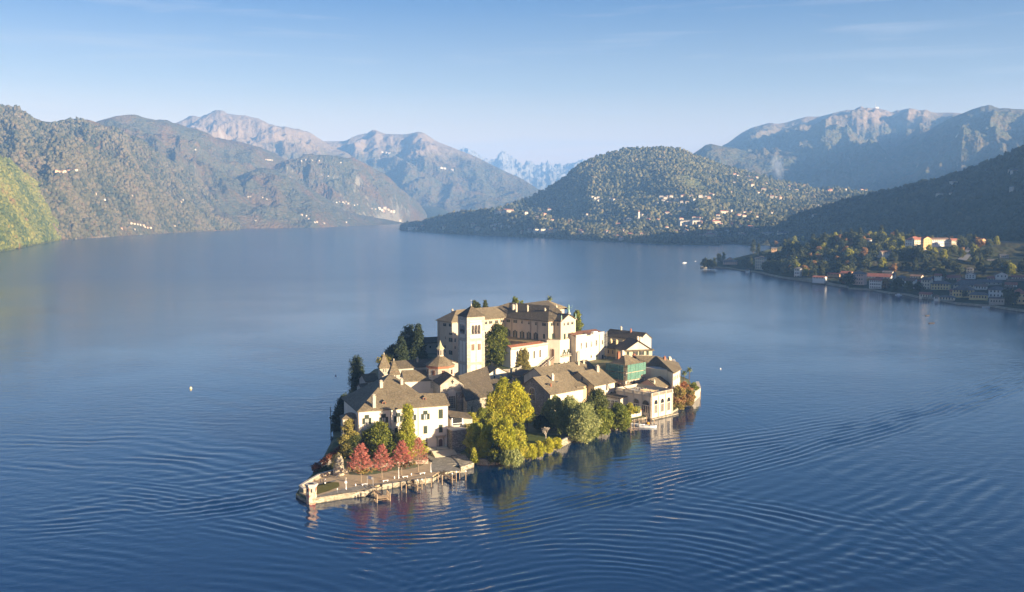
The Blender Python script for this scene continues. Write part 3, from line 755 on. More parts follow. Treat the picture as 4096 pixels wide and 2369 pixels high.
def clumps(rx, ry, h0, h1, n, s, seed, top=0.35, prof=None):
    """clump list filling an egg-shaped crown between heights h0 and h1"""
    rnd = random.Random(seed); out = []
    for i in range(n):
        f = (i + 0.5) / n; z = h0 + (h1 - h0) * f
        w = prof(f) if prof else max(top, math.sin(math.pi * min(1, (0.18 + f * 0.82))) ** 0.6)
        a = i * 2.4 + rnd.random(); q = math.sqrt(rnd.random()) * 0.9
        k = s * (0.75 + 0.5 * rnd.random())
        out.append((math.cos(a) * rx * w * q, math.sin(a) * ry * w * q, z, k * (0.6 + 0.5 * w), k * (0.6 + 0.5 * w), k * 0.75))
    return out
L_yel = mat_leaf('willow_yellow_leaves', [(0.15, 0.19, 0.02), (0.40, 0.39, 0.03), (0.62, 0.53, 0.05)], 0.4)
L_ygr = mat_leaf('yellow_green_leaves', [(0.15, 0.18, 0.02), (0.36, 0.36, 0.04), (0.56, 0.48, 0.08)], 0.35)
L_mid = mat_leaf('green_leaves', [(0.08, 0.11, 0.018), (0.18, 0.21, 0.03), (0.29, 0.29, 0.05)], 0.35)
L_drk = mat_leaf('dark_green_leaves', [(0.025, 0.038, 0.012), (0.06, 0.075, 0.02), (0.13, 0.14, 0.03)], 0.2)
L_blk = mat_leaf('conifer_needles', [(0.014, 0.024, 0.012), (0.03, 0.045, 0.018), (0.055, 0.07, 0.028)], 0.1)
L_mag = mat_leaf('glossy_magnolia_leaves', [(0.03, 0.045, 0.008), (0.11, 0.13, 0.018), (0.27, 0.26, 0.04)], 0.2)
L_gry = mat_leaf('grey_green_leaves', [(0.13, 0.15, 0.045), (0.29, 0.32, 0.11), (0.42, 0.43, 0.18)], 0.38)
L_red = mat_leaf('red_autumn_leaves', [(0.32, 0.075, 0.06), (0.50, 0.17, 0.13), (0.52, 0.28, 0.19)], 0.35)
L_ora = mat_leaf('orange_brown_leaves', [(0.18, 0.06, 0.03), (0.36, 0.16, 0.06), (0.45, 0.29, 0.09)], 0.3)
L_cre = mat_leaf('creeper_leaves', [(0.14, 0.14, 0.03), (0.32, 0.26, 0.07), (0.36, 0.14, 0.09)], 0.3)
L_tan = mat_leaf('tawny_leaves', [(0.15, 0.13, 0.03), (0.30, 0.26, 0.07), (0.42, 0.36, 0.10)], 0.3)
# ================================================================== THE ISLAND
SHORE = [(-69.5, 332.7), (-59.6, 339.5), (-52.1, 343.0), (-47.5, 350.6), (-41.0, 355.2), (-34.5, 358.6), (-29.5, 361.2), (-27.6, 366.0), (-20.6, 378.9), (-19.5, 384.4), (-14.2, 387.8), (-9.5, 386.2), (-4.3, 387.6), (1.8, 391.0), (11.4, 401.1), (21.0, 415.8), (28.5, 430.2), (36.8, 440.8),
         (44.5, 446.0), (51.6, 459.0), (58.0, 466.5), (67.0, 474.5), (79.8, 487.0), (81.6, 490.1), (97.2, 524.9), (101, 531.6), (104, 580), (90, 630), (60, 675), (20, 695), (-20, 690), (-60, 660), (-80, 620), (-90, 560), (-88, 500), (-82, 450), (-78, 427), (-75, 376), (-76, 350), (-75.8, 341.6)]
GC = [(-66, 345, 1.6), (-55, 352, 1.6), (-45, 360, 1.6), (-35, 368, 1.6), (-28, 372, 1.6), (-66, 372, 1.7), (-55, 372, 2.0), (-42, 378, 1.9), (-50, 390, 2.6), (-63, 388, 2.4), (-34, 392, 2.2), (-22, 396, 2.6), (-27, 386, 1.6), (-32, 388, 1.8), (-10, 400, 4), (-70, 410, 4), (-40, 430, 7), (-20, 440, 7), (-60, 460, 8), (-20, 510, 9), (-8, 559, 13.2), (-8, 545, 12.5),
      (0, 600, 15), (30, 600, 15), (-50, 600, 13), (10, 565, 11.5), (22, 560, 10), (40, 580, 10.5), (55, 595, 11), (6, 545, 10.5), (15, 500, 6), (12, 460, 2.8), (8, 428, 2.0), (20, 440, 2.0), (30, 450, 2.2), (40, 470, 3), (60, 510, 9), (85, 530, 8), (70, 560, 17), (60, 485, 3.5), (96, 550, 3.0), (-75, 500, 9), (-70, 560, 9), (0, 650, 12), (50, 640, 11)] + [(x, y, 1.2) for x, y in SHORE]
GCa = np.array(GC, float)
def gz(x, y):
    d2 = (GCa[:, 0] - x) ** 2 + (GCa[:, 1] - y) ** 2 + 1.0
    w = d2 ** -1.6
    z = float((w * GCa[:, 2]).sum() / w.sum())
    l = (x + 61) * .934 + (y - 390.3) * .358; o = (x + 61) * .358 - (y - 390.3) * .934   # level ground under the palace steps
    return min(z, 1.3) if 24 < l < 42 and .3 < o < 24 else z
def inpoly(x, y, P):
    c = False; j = len(P) - 1
    for i in range(len(P)):
        if (P[i][1] > y) != (P[j][1] > y) and x < (P[j][0] - P[i][0]) * (y - P[i][1]) / (P[j][1] - P[i][1]) + P[i][0]: c = not c
        j = i
    return c
def sdist(x, y, P):
    m = 1e9
    for i in range(len(P)):
        a = Vector(P[i]); b = Vector(P[(i + 1) % len(P)]); ab = b - a; t = max(0, min(1, (Vector((x, y)) - a).dot(ab) / ab.length_squared)); m = min(m, (a + ab * t - Vector((x, y))).length)
    return m
mGround = None
def mk_ground():
    m, nt, b = nm('island_soil')
    P = geo_pos(nt)
    n = noise_(nt, 0.11, 6, 0.65, P); n2 = noise_(nt, 1.2, 5, 0.7, P)
    c = ramp(nt, math_(nt, 'ADD', math_(nt, 'MULTIPLY', n, 0.8), math_(nt, 'MULTIPLY', n2, 0.2)), [(0.40, (0.05, 0.07, 0.02)), (0.5, (0.10, 0.105, 0.035)), (0.62, (0.17, 0.14, 0.08))])
    L(nt, c, b.inputs['Base Color']); b.inputs['Roughness'].default_value = 0.95
    bump_(nt, b, n2, 0.5, 0.15)
    return m
mGround = mk_ground()
def land(name, shore, gzf, step, mat, edge_z=None, bottom=-4.0, kind='structure'):
    pts = [Vector(p) for p in shore]; n = len(pts)
    xs = [p[0] for p in shore]; ys = [p[1] for p in shore]
    rnd = random.Random(3)
    x = min(xs)
    while x < max(xs):
        y = min(ys)
        while y < max(ys):
            q = (x + rnd.uniform(-.2, .2) * step, y + rnd.uniform(-.2, .2) * step)
            if inpoly(q[0], q[1], shore) and sdist(q[0], q[1], shore) > step * 0.6: pts.append(Vector(q))
            y += step
        x += step
    vs, es, fs, *_ = delaunay_2d_cdt(pts, [(i, (i + 1) % n) for i in range(n)], [], 1, 1e-4)
    V = [(v.x, v.y, gzf(v.x, v.y)) for v in vs]
    F = [list(f) for f in fs]
    # skirt down below the water
    b = len(V)
    for p in shore: V.append((p[0], p[1], gzf(p[0], p[1])))
    for p in shore: V.append((p[0], p[1], bottom))
    F2 = [[b + n + i, b + n + (i + 1) % n, b + (i + 1) % n, b + i] for i in range(n)]
    mb = MB(); mb.mesh(V, F, 0); mb.v = mb.v; 
    for f in F2: mb.f.append(f); mb.m.append(1)
    o = mb.build(name, [mat, mQuay])
    return tag(o, kind=kind)
land('ground', SHORE, gz, 4.0, mGround)
# ================================================================== ISLAND BUILDINGS
ISL = 'houses on the island'
# ---- bishop's palace
b = Box('palace', 'large white palace with dark slab roof and green-shuttered windows behind the red trees', zz(6, 490, 520), zz(6, 1790, 425), 21, 21, 14, 2.0, mPal, 'palace')
PAL = b
mb = MB(); mb.prism([(p.x, p.y) for p in (b.P(0.02, 13.9, 0), b.P(30, 13.9, 0), b.P(32, 33, 0), b.P(0.4, 31, 0))], 2.0, 21); mb.build('wall', mPal, b.root)
q = lambda l, d, z: b.P(l, d, z)
o_ = 0.7
slab_a, slab_b = q(-o_, -o_, 20.7), q(37.1 + o_, -o_, 20.7)
c_, d_, Pk = q(37.1 + o_, 7.0, 24.3), q(27.2, 7.6, 24.8), q(18.6, 22.5, 31.4)
e_, f_, g_, h_ = q(37.1 + o_, 14.6, 20.7), q(30.5, 14.4, 20.8), q(33, 34, 20.6), q(-o_, 31.6, 20.6)
b.roof = slab_roof('roof', [[slab_a, slab_b, c_, d_], [slab_a, d_, Pk], [c_, e_, f_, d_], [Pk, d_, f_], [Pk, f_, g_], [Pk, g_, h_], [Pk, h_, slab_a]], mRoof, b.root)
for x, y in ((610, 650), (855, 635), (1068, 620), (1265, 603), (1463, 587)): b.win('front', 6, x, y, 1.75, 3.7, 'half')
b.win('front', 6, 1687, 567, 1.75, 3.7, 'closed')
for x, y in ((1463, 798), (1687, 782)): b.win('front', 6, x, y, 1.5, 3.1, 'closed')
for x, y in ((1240, 812), (1040, 826), (640, 850), (830, 838)): b.win('front', 6, x, y, 1.5, 3.0, 'closed')
w = b.front
def door_(parent, w, l, z0, ww, wh, arch=False, mat=None, frame=None, name='door'):
    mb = MB()
    if arch: warch(mb, w, l, z0 + wh / 2 + 0.15, ww + 0.9, wh + 0.5, -0.05, 0.22, 0); warch(mb, w, l, z0 + wh / 2, ww, wh, 0, 0.27, 1)
    else: wbox(mb, w, l, z0 + wh / 2 + 0.1, ww + 0.35, wh + 0.25, -0.05, 0.12, 0); wbox(mb, w, l, z0 + wh / 2, ww, wh, 0, 0.17, 1)
    return mb.build(name, [frame or mTrim, mat or mDoor], parent)
l1, z1 = w.hit(zz(6, 1465, 1085)); door_(b.root, w, l1, z1, 1.5, 3.0)
window(b.root, w, l1, z1 + 3.6, 1.4, 0.6, 'plain')
l2, z2 = w.hit(zz(6, 1683, 1060)); PZ = z2
mb = MB()
for s_ in (-1, 1): wbox(mb, w, l2 + s_ * 1.35, z2 + 2.1, 0.55, 4.4, 0, 0.45)
wbox(mb, w, l2, z2 + 4.6, 4.0, 0.7, 0, 0.55); wbox(mb, w, l2, z2 + 5.05, 4.5, 0.2, 0, 0.75)
mb.build('portal', mat_flat('grey_portal_stone', (0.30, 0.27, 0.20), 0.9), b.root)
door_(b.root, w, l2, z2, 1.7, 3.7, True)
for x in (960, 1357):                      # drain pipes
    l, z = w.hit(zz(6, x, 640)); mb = MB(); mb.tube(w.pt(l, 20.6, 0.12), w.pt(l, 6 if x < 1000 else 9, 0.12), 0.09, 0.09, 6); mb.build('drain_pipe', mIron, b.root)
for l, dd, z, h, s_ in ((6.5, 1.4, 21.4, 4.6, 1.25), (12.4, 13.6, 26.4, 3.0, 1.3), (21.4, 14.6, 27.2, 2.4, 1.1)):
    chimney(b.roof, q(l, dd, z), h, s_, mOld)
def dormer(root, p, dirv, w_=1.3, h=1.3, mat=None):
    d = Vector(dirv).normalized(); k = Vector((-d.y, d.x, 0)); mb = MB()
    for z0, z1 in ((0, h),):
        A = p - k * w_ / 2 - d * 0.0; vs = []
        for dz in (-0.6, h):
            for a, c in ((-1, 0), (1, 0), (1, 2.6), (-1, 2.6)): vs.append(p + k * a * w_ / 2 + d * -c + Vector((0, 0, dz)))
        mb.mesh(vs, [(3, 2, 1, 0), (4, 5, 6, 7), (0, 1, 5, 4), (1, 2, 6, 5), (2, 3, 7, 6), (3, 0, 4, 7)])
    o = mb.build('dormer', mat or mBrick, root)
    g = MB(); vs = [p + k * a * w_ * 0.34 + d * 0.05 + Vector((0, 0, dz)) for dz in (0.1, h - 0.15) for a in (-1, 1)]
    g.mesh(vs, [(0, 1, 3, 2)]); vs2 = [v + d * -0.1 for v in vs]; g.mesh(vs2, [(0, 1, 3, 2)]); g.build('pane', mGlass, o)
    r = MB(); top = [p + k * a * (w_ / 2 + 0.25) + d * c + Vector((0, 0, h + (0.0))) for a, c in ((-1, 0.3), (1, 0.3), (1, -2.8), (-1, -2.8))]
    ap = [p + d * c + Vector((0, 0, h + 0.55)) for c in (0.3, -2.8)]
    r.mesh(top + ap, [(0, 4, 5, 3), (4, 1, 2, 5), (0, 1, 4), (0, 3, 2, 1)]); r.build('dormer_roof', mRoof, o)
    return o
n_ = w.n
dormer(b.root, q(11.0, 2.6, 22.0), n_); dormer(b.root, q(28.2, 3.6, 22.4), n_)
# small loggia on the palace's left corner
lg = Box('loggia', 'small arched loggia turret with slab roof at the left corner of the palace', None, None, 17.6, 0, 5.5, 3, mOld, 'loggia', world=((-67.6, 392.2), (-61.2, 392.2 + 2.2)))
lg.hip(1.5, 0.5); l, z = lg.front.hit(zz(6, 400, 665)); window(lg.root, lg.front, lg.W * 0.52, 14.7, 2.4, 4.2, 'arch', frame=mWht)
# low porch right of the palace (sheltered window above the stone bastion)
bs = Box('stone_bastion', 'round-cornered rubble bastion with small doorway, between the palace portal and the bamboo', None, None, 10.8, 0, 9, 1.5, mStoneD, 'bastion', world=((-24.4, 399.0), (-12.8, 405.5)))
mb = MB(); mb.prism([(p.x, p.y) for p in (bs.P(-0.15, -0.15, 0), bs.P(bs.W + .15, -0.15, 0), bs.P(bs.W + .15, 9.1, 0), bs.P(-0.15, 9.1, 0))], 10.81, 11.1); mb.build('coping', mTrim, bs.root)
l, z = bs.front.hit(zz(6, 1950, 1085)); door_(bs.root, bs.front, bs.W * 0.62, 3.4, 1.5, 3.0, mat=mIron)
pc = Box('porch', 'shaded porch with white pillars and lean-to roof between palace and church apse', None, None, 14.3, 0, 5, 11.1, mGry, 'porch', world=((-25.3, 404.3), (-16.5, 408.5)))
slab_roof('roof', [[pc.P(-.6, -.8, 16.0), pc.P(9.6, -.8, 14.2), pc.P(9.6, 5, 15.5), pc.P(-.6, 5, 17.6)]], mRoofD, pc.root)
mb = MB(); wbox(mb, pc.front, 3.0, 13.4, 4.2, 2.9, 0, 0.1); mb.build('opening', mGlass, pc.root)
mb = MB(); [wbox(mb, pc.front, x, 13.4, 0.4, 3.0, 0.05, 0.3) for x in (0.6, 5.2)]; wbox(mb, pc.front, 3.0, 12.6, 5.2, 0.18, 0.1, 0.25); mb.build('pillar', mWhiteP, pc.root)

# ---- basilica
CH = empty('church', (-33, 455, 6), 'stone basilica with octagonal drum, lantern and rose-cross gable, right behind the white palace', 'church')
tr = Box('transept', None, zz(2, 1345, 1045), zz(2, 1615, 1030), 22, 18, 16, 3, mTower, parent=CH)
tr.gable(4.0, 'y', 0.4, mRoofD, gmat=mTower)
mb = MB(); w = tr.front; l, z = w.hit(zz(2, 1485, 1015)); wbox(mb, w, l, z, 0.45, 1.9, 0.0, 0.06); wbox(mb, w, l, z + 0.1, 1.4, 0.5, 0.0, 0.063); mb.build('cross_opening', mGlass, CH)
l, z = w.hit(zz(2, 1478, 1245))
mb = MB(); warch(mb, w, l, z + 1.0, 3.7, 9.4, -0.05, 0.1, 0); wbox(mb, w, l, z - 0.2, 2.9, 5.6, 0.05, 0.16, 1)
for i in range(5): wbox(mb, w, l - 1.45 + 2.9 * i / 4, z - 0.2, 0.13, 5.6, 0.12, 0.22, 0)
for i in range(7): wbox(mb, w, l, z - 3.0 + 5.6 * i / 6, 2.9, 0.12, 0.12, 0.215, 0)
mb.build('window', [mTrim, mGlass], CH)
mb = MB()
for s_ in (-1, 1): wbox(mb, w, l + s_ * 3.2, z - 3.5, 2.2, 15, 0.0, 2.2)
mb.build('buttress', mStoneD, CH)
nv = Box('nave', None, zz(2, 930, 1000), zz(2, 1300, 985), 22, 14, 13, 4, mPal, parent=CH)
mb = MB(); nv.gable(3.8, 'x', 0.5, mRoof)
nv2 = Box('nave', None, zz(2, 1340, 985), zz(2, 1530, 930), 22, 18, 15, 4, mStone, parent=CH); nv2.gable(3.5, 'x', 0.3, mRoofD)
dc = Vector((-33.6, 462.0, 0))
def octa(r, z, rot=R(22.5 + 18)): return [Vector((dc.x + r * math.cos(rot + i * math.pi / 4), dc.y + r * math.sin(rot + i * math.pi / 4), z)) for i in range(8)]
mb = MB(); mb.prism([(p.x, p.y) for p in octa(6.6, 0)], 18, 28.6); mb.build('drum', mTower, CH)
mb = MB(); mb.prism([(p.x, p.y) for p in octa(6.75, 0)], 27.2, 28.5); mb.build('cornice', mBrick, CH)
mb = MB(); e = octa(7.2, 28.4); t = octa(1.7, 32.4)
for i in range(8): j = (i + 1) % 8; mb.face([e[i], e[j], t[j], t[i]])
mb.face(list(reversed(e))); mb.build('roof', mRoof, CH)
oc = octa(6.6, 0)
for i in range(8):
    j = (i + 1) % 8; W_ = Wall(oc[j], oc[i])
    if W_.n.y < 0.3 or True:
        W_ = Wall(oc[i], oc[j])
        window(CH, W_, W_.len / 2, 25.4, 1.3, 1.9, 'plain', frame=mBrick)
mb = MB(); mb.prism([(p.x, p.y) for p in octa(1.5, 0)], 31.6, 36.0); mb.build('lantern', mOld, CH)
mb = MB()
for i in range(0, 8): p = octa(1.5, 0); W_ = Wall(p[i], p[(i + 1) % 8]); warch(mb, W_, W_.len / 2, 34.2, 0.55, 2.4, 0.0, 0.05)
mb.build('lantern_window', mGlass, CH)
mb = MB(); e = octa(2.1, 35.9); m2 = octa(0.9, 37.3); 
for i in range(8): j = (i + 1) % 8; mb.face([e[i], e[j], m2[j], m2[i]]); mb.face([m2[i], m2[j], (dc.x, dc.y, 40.0)])
mb.face(list(reversed(e))); mb.build('lantern_roof', mat_flat('lichen_stone', (0.34, 0.33, 0.20), 0.9), CH)
# twin west towers
for (tx, ty, ze, zc, s_, lab) in ((-58.3, 451.5, 29.6, 34.6, 4.5, ''), (-52.6, 441.6, 28.4, 33.4, 4.0, '')):
    tw = Box('bell_turret', None, None, None, ze, 0, s_, 10, mTower, parent=CH, world=((tx - s_ / 2, ty - 0.6), (tx + s_ / 2, ty + 0.6)))
    tw.hip(zc - ze, 0.5, mRoof)
    mb = MB(); mb.prism([(p.x, p.y) for p in (tw.P(-.1, -.1, 0), tw.P(tw.W + .1, -.1, 0), tw.P(tw.W + .1, tw.D + .1, 0), tw.P(-.1, tw.D + .1, 0))], ze - 1.0, ze - 0.15); mb.build('cornice', mBrick, CH)
    for dl in (-0.5, 0.5): window(CH, tw.front, tw.W / 2 + dl, ze - 2.4, 0.5, 1.5, 'arch')
    mb = MB(); mb.tube(tw.P(tw.W / 2, tw.D / 2, zc - 0.2), tw.P(tw.W / 2, tw.D / 2, zc + 0.6), 0.3, 0.12, 6); mb.build('finial', mTrim, CH)
# choir / apse side with its big dark roof
A1, A2, A3, A4, A5 = at(*zz(2, 1640, 1238), 15.5), at(*zz(2, 1885, 1185), 15.0), at(*zz(2, 1965, 1112), 15.0), Vector((-12.5, 494, 22.5)), Vector((-24.8, 455, 24.2))
CHO = empty('choir_house', (-15, 455, 5), 'rubble stone annex with sweeping dark slab roof between transept and bell tower', 'annex')
base = [A1 + Vector((.5, .5, 0)), A2 + Vector((-.4, .3, 0)), A3 + Vector((-.5, 0, 0)), Vector((-12, 488, 0)), Vector((-24, 488, 0)), Vector((-23.5, 449, 0))]
mb = MB(); mb.prism([(p.x, p.y) for p in base], 3, 15.0); mb.build('wall', mStone, CHO)
A6 = Vector((-23.2, 446.5, 20.5))
slab_roof('roof', [[A1, A2, A3, A5, A6], [A3, A4, A5]], mRoofD, CHO)
mb = MB(); mb.prism([(-23.2, 448), (-20.5, 440), (-16, 450), (-12.5, 482), (-23, 482)], 14.5, 16.0); mb.build('wall', mStone, CHO)
W_ = Wall(A1, A2); window(CHO, W_, W_.len * 0.28, 11.2, 0.9, 2.4, 'plain'); window(CHO, W_, W_.len * 0.72, 11.6, 0.9, 2.2, 'plain')

# ---- houses left of the basilica, in shade
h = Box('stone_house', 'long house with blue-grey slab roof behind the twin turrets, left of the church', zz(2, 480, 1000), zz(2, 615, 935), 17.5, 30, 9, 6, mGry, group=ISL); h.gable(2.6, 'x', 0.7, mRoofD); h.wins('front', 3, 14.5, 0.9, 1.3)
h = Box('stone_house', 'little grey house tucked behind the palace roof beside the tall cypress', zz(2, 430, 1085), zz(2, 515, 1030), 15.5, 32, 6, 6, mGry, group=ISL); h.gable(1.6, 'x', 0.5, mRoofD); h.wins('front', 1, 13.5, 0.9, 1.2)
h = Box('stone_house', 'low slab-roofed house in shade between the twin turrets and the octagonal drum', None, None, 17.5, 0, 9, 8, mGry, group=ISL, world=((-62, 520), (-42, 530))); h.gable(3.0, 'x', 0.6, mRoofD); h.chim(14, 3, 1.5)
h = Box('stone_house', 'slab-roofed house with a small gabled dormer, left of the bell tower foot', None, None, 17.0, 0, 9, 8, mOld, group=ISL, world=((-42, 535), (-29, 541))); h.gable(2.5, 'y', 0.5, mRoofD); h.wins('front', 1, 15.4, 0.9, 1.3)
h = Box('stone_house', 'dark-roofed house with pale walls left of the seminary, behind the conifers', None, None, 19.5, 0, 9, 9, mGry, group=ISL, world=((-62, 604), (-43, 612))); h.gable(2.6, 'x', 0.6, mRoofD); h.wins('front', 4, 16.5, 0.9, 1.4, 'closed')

# ---- bell tower
TZ = 46.0
bt = Box('bell_tower', 'tall square stone bell tower with arched bell openings and blind arcades', zz(2, 1655, 262), zz(2, 1862, 250), TZ, 30, 10.2, 6, mTower, 'bell tower')
T = bt; ox, oy = T.W, T.D
mb = MB(); e = [T.P(-.45, -.45, TZ), T.P(T.W + .45, -.45, TZ), T.P(T.W + .45, T.D + .45, TZ), T.P(-.45, T.D + .45, TZ)]; ap = T.P(T.W / 2, T.D / 2, TZ + 5.4)
for i in range(4): mb.face([e[i], e[(i + 1) % 4], ap])
mb.face(list(reversed(e))); T.roof = mb.build('roof', mRoofD, T.root)
mb = MB(); mb.tube(ap - Vector((0, 0, .3)), ap + Vector((0, 0, 1.0)), 0.3, 0.2, 6); mb.tube(ap + Vector((0, 0, 1)), ap + Vector((0, 0, 3.2)), 0.05, 0.05, 4); mb.tube(ap + Vector((-.5, 0, 2.6)), ap + Vector((.5, 0, 2.6)), 0.05, 0.05, 4); mb.build('finial', mTrim, T.root)
panel = mat_plaster('tower_render', (0.62, 0.57, 0.47), 0.35)
for side in ('front', 'left'):
    w = getattr(T, side); Wd = w.len; c = Wd / 2
    mb = MB()
    wbox(mb, w, c, 39.6, Wd * 0.64, 9.0, -0.05, 0.05)
    for s_ in (-1, 1):
        wbox(mb, w, c + s_ * Wd * 0.175, 28.0, Wd * 0.26, 10.6, -0.05, 0.05)
        wbox(mb, w, c + s_ * Wd * 0.175, 16.2, Wd * 0.26, 9.6, -0.05, 0.05)
    mb.build('blind_panel', panel, T.root)
    mb = MB()
    for zc_, zt in ((34.3, 0), (22.0, 0), (43.3, 0)):
        for i in range(13): wbox(mb, w, c + (i - 6) * Wd * 0.052, zc_, 0.26, 0.5, 0.04, 0.2)
    wbox(mb, w, c, 35.0, Wd * 0.7, 0.35, 0.0, 0.25); wbox(mb, w, c, 22.7, Wd * 0.7, 0.3, 0.0, 0.22)
    mb.build('arched_frieze', mTrim, T.root)
    for i in (-1, 0, 1):
        l = c + i * Wd * 0.175
        mb = MB(); warch(mb, w, l, 39.4, 1.6, 4.8, 0.0, 0.12); mb.build('bell_opening', mGlass, T.root)
        mb = MB(); warch(mb, w, l, 39.45, 1.85, 5.1, 0.0, 0.08); mb.build('arch_surround', mTrim, T.root)
        p = w.pt(l, 38.2, 0.05); mb = MB(); mb.lathe((p.x, p.y, p.z), [(0.62, 0), (0.5, 0.25), (0.36, 1.0), (0.28, 1.35), (0.1, 1.5)], 10); mb.build('bell', mBronze, T.root)
    mb = MB(); wbox(mb, w, c, 37.0, Wd * 0.62, 0.22, 0.0, 0.35); mb.build('sill', mTrim, T.root)
    if side == 'front':
        for s_ in (-1, 1):
            l = c + s_ * Wd * 0.175
            mb = MB(); [warch(mb, w, l + k * 0.5, 30.4, 0.8, 3.4, 0.0, 0.12) for k in (-1, 1)]; mb.build('window', mat_flat('brown_window_board', (0.13, 0.07, 0.04)), T.root)
            window(T.root, w, l, 17.3, 0.42, 2.3, 'plain'); 
        window(T.root, w, c, 10.6, 0.35, 1.2, 'plain')

# ---- seminary on the hilltop
SE = 36.0
C0 = (-34.9, 575.3); C1 = (-4.1, 602.0); C2 = (21.4, 580.0); C3 = (24.9, 582.9); C4 = (28.6, 579.4); C5 = (37.9, 588.6); CL = (-44.2, 586.0)
SM = empty('seminary', (0, 600, 12), 'huge beige seminary with long slab roofs, shuttered windows and a statue-topped pediment on the hilltop', 'monastery')
def quad(P, z0, z1, mat, name='wall'):
    mb = MB(); mb.prism(P, z0, z1); return mb.build(name, mat, SM)
quad([C0, C1, (-14, 612.5), CL], 12, SE, mSem)
quad([C1, C2, C3, C4, C5, (16, 612), (4, 621), (-11, 609)], 12, SE, mSem)
q3_ = at(*zz(3, 1645, 230), 38); q4_ = at(*zz(3, 1540, 262), 37)
quad([(4, 625), (24, 606), (q4_.x - .5, q4_.y + .8), (q3_.x - 1.2, q3_.y + 1.0), (28, 645)], 12, SE + .6, mSem)
# roofs
def V3(p, z): return Vector((p[0], p[1], z))
ov = 0.9
r1a, r1b = V3((-33, 587.5), 41.6), V3((-8.5, 610.5), 41.6)
k0 = V3((C0[0] - .3, C0[1] - 1.1), SE - .3); k1 = V3((C1[0] + .6, C1[1] - 1.3), SE - .3); kl = V3((CL[0] - 1.2, CL[1] - 0.2), SE - .3); kr = V3((-14.5, 614), SE - .3); kb = V3((-22, 618), SE - .3)
slab_roof('roof', [[k0, k1, r1b, r1a], [k0, r1a, kl], [kl, r1a, r1b, kb]], mRoof, SM)
i1 = k1; i2 = V3((C2[0] - .3, C2[1] - 1.2), SE - .3); i3 = V3((C3[0] + .3, C3[1] - 1.0), SE - .3); i4 = V3((C4[0], C4[1] - 1.1), SE - .3); i5 = V3((C5[0] + 1.0, C5[1]), SE - .3)
rg1, rg2 = V3((-1.5, 618), 43.2), V3((22.5, 596.5), 43.2)
slab_roof('roof', [[k1, i2, rg2, rg1], [i2, i3, V3((30, 592), 40.0), rg2], [rg1, rg2, V3((30, 592), 40.0), V3((24, 612), SE), V3((8, 624), SE)], [k1, rg1, r1b]], mRoofD, SM)
# pavilion roof with pediment
pw = Wall(C4, C5); pm = pw.pt(pw.len / 2, 39.6); bk = Vector((-pw.n.x, -pw.n.y, 0))
slab_roof('roof', [[i4 + pw.n * .2, pm + pw.n * .9, pm + bk * 12, i4 + bk * 12], [pm + pw.n * .9, i5 + pw.n * .2, i5 + bk * 12, pm + bk * 12]], mRoofD, SM)
mb = MB(); mb.face([pw.pt(0, SE), pw.pt(pw.len, SE), pw.pt(pw.len / 2, 39.4)]); mb.face([pw.pt(1.3, SE + .35, .15), pw.pt(pw.len - 1.3, SE + .35, .15), pw.pt(pw.len / 2, 38.9, .15)]); mb.build('pediment', mSem, SM)
mb = MB(); wbox(mb, pw, pw.len / 2, SE - .15, pw.len + 1.2, 0.4, 0, 0.6); mb.build('cornice', mTrim, SM)
# back wing roof, lit side
q1, q2, q3, q4 = at(*zz(3, 1150, 187), 43.0), at(*zz(3, 1430, 150), 43.0), at(*zz(3, 1645, 230), 38), at(*zz(3, 1540, 262), 37)
slab_roof('roof', [[q1, V3((30, 592), 40.0), q4, q3, q2], [q1, q2, V3((30, 655), SE), V3((5, 640), SE)], [q2, q3, V3((38, 650), SE), V3((30, 655), SE)]], mRoof, SM)
# walls with windows
wL, wF, wS, wR = Wall(CL, C0), Wall(C0, C1), Wall(C1, C2), Wall(C2, C3)
wq, wP = Wall(C3, C4), pw
for x, y in ((230, 435), (297, 440)): win_at(SM, wL, 3, x, y, 1.3, 1.7, 'open')
win_at(SM, wL, 3, 300, 541, 1.4, 1.2, 'open'); win_at(SM, wL, 3, 352, 546, 1.0, 1.1)
win_at(SM, wL, 3, 300, 612, 1.6, 2.3, 'open'); win_at(SM, wL, 3, 352, 617, 1.2, 2.2); win_at(SM, wL, 3, 234, 688, 1.1, 1.8); win_at(SM, wL, 3, 300, 760, 1.6, 2.5, 'open')
win_at(SM, wL, 3, 241, 588, 0.4, 1.6); win_at(SM, wL, 3, 352, 700, 0.8, 1.6); win_at(SM, wL, 3, 234, 745, 1.0, 1.6)
for x, y in ((706, 415), (765, 407), (833, 400), (903, 391)): win_at(SM, wF, 3, x, y, 1.2, 1.7, 'open')
for x, y in ((703, 555), (775, 545), (845, 540)): win_at(SM, wF, 3, x, y, 1.3, 4.2, 'arch')
for x, y in ((972, 390), (1052, 397), (1131, 405), (1211, 414), (1292, 423), (1388, 432)): win_at(SM, wS, 3, x, y, 1.3, 1.7, 'open' if x in (972, 1052, 1388) else 'plain')
for x, y in ((973, 528), (1051, 538), (1131, 548), (1211, 558), (1292, 567)): win_at(SM, wS, 3, x, y, 1.6, 4.6, 'archshut')
win_at(SM, wS, 3, 1388, 570, 1.2, 2.8, 'closed')
win_at(SM, wR, 3, 1484, 430, 1.2, 1.7, 'open'); win_at(SM, wR, 3, 1490, 570, 1.4, 3.4, 'closed'); win_at(SM, wq, 3, 1547, 430, 1.2, 1.7)
for x, y, s_ in ((1622, 430, 0.9), (1668, 423, 1.7), (1717, 415, 1.9)): win_at(SM, wP, 3, x, y, s_, 1.6, 'plain')
for x, y, s_ in ((1627, 577, 1.6), (1671, 572, 0.9), (1712, 562, 1.5)): win_at(SM, wP, 3, x, y, s_, 3.9, 'closed')
mb = MB()
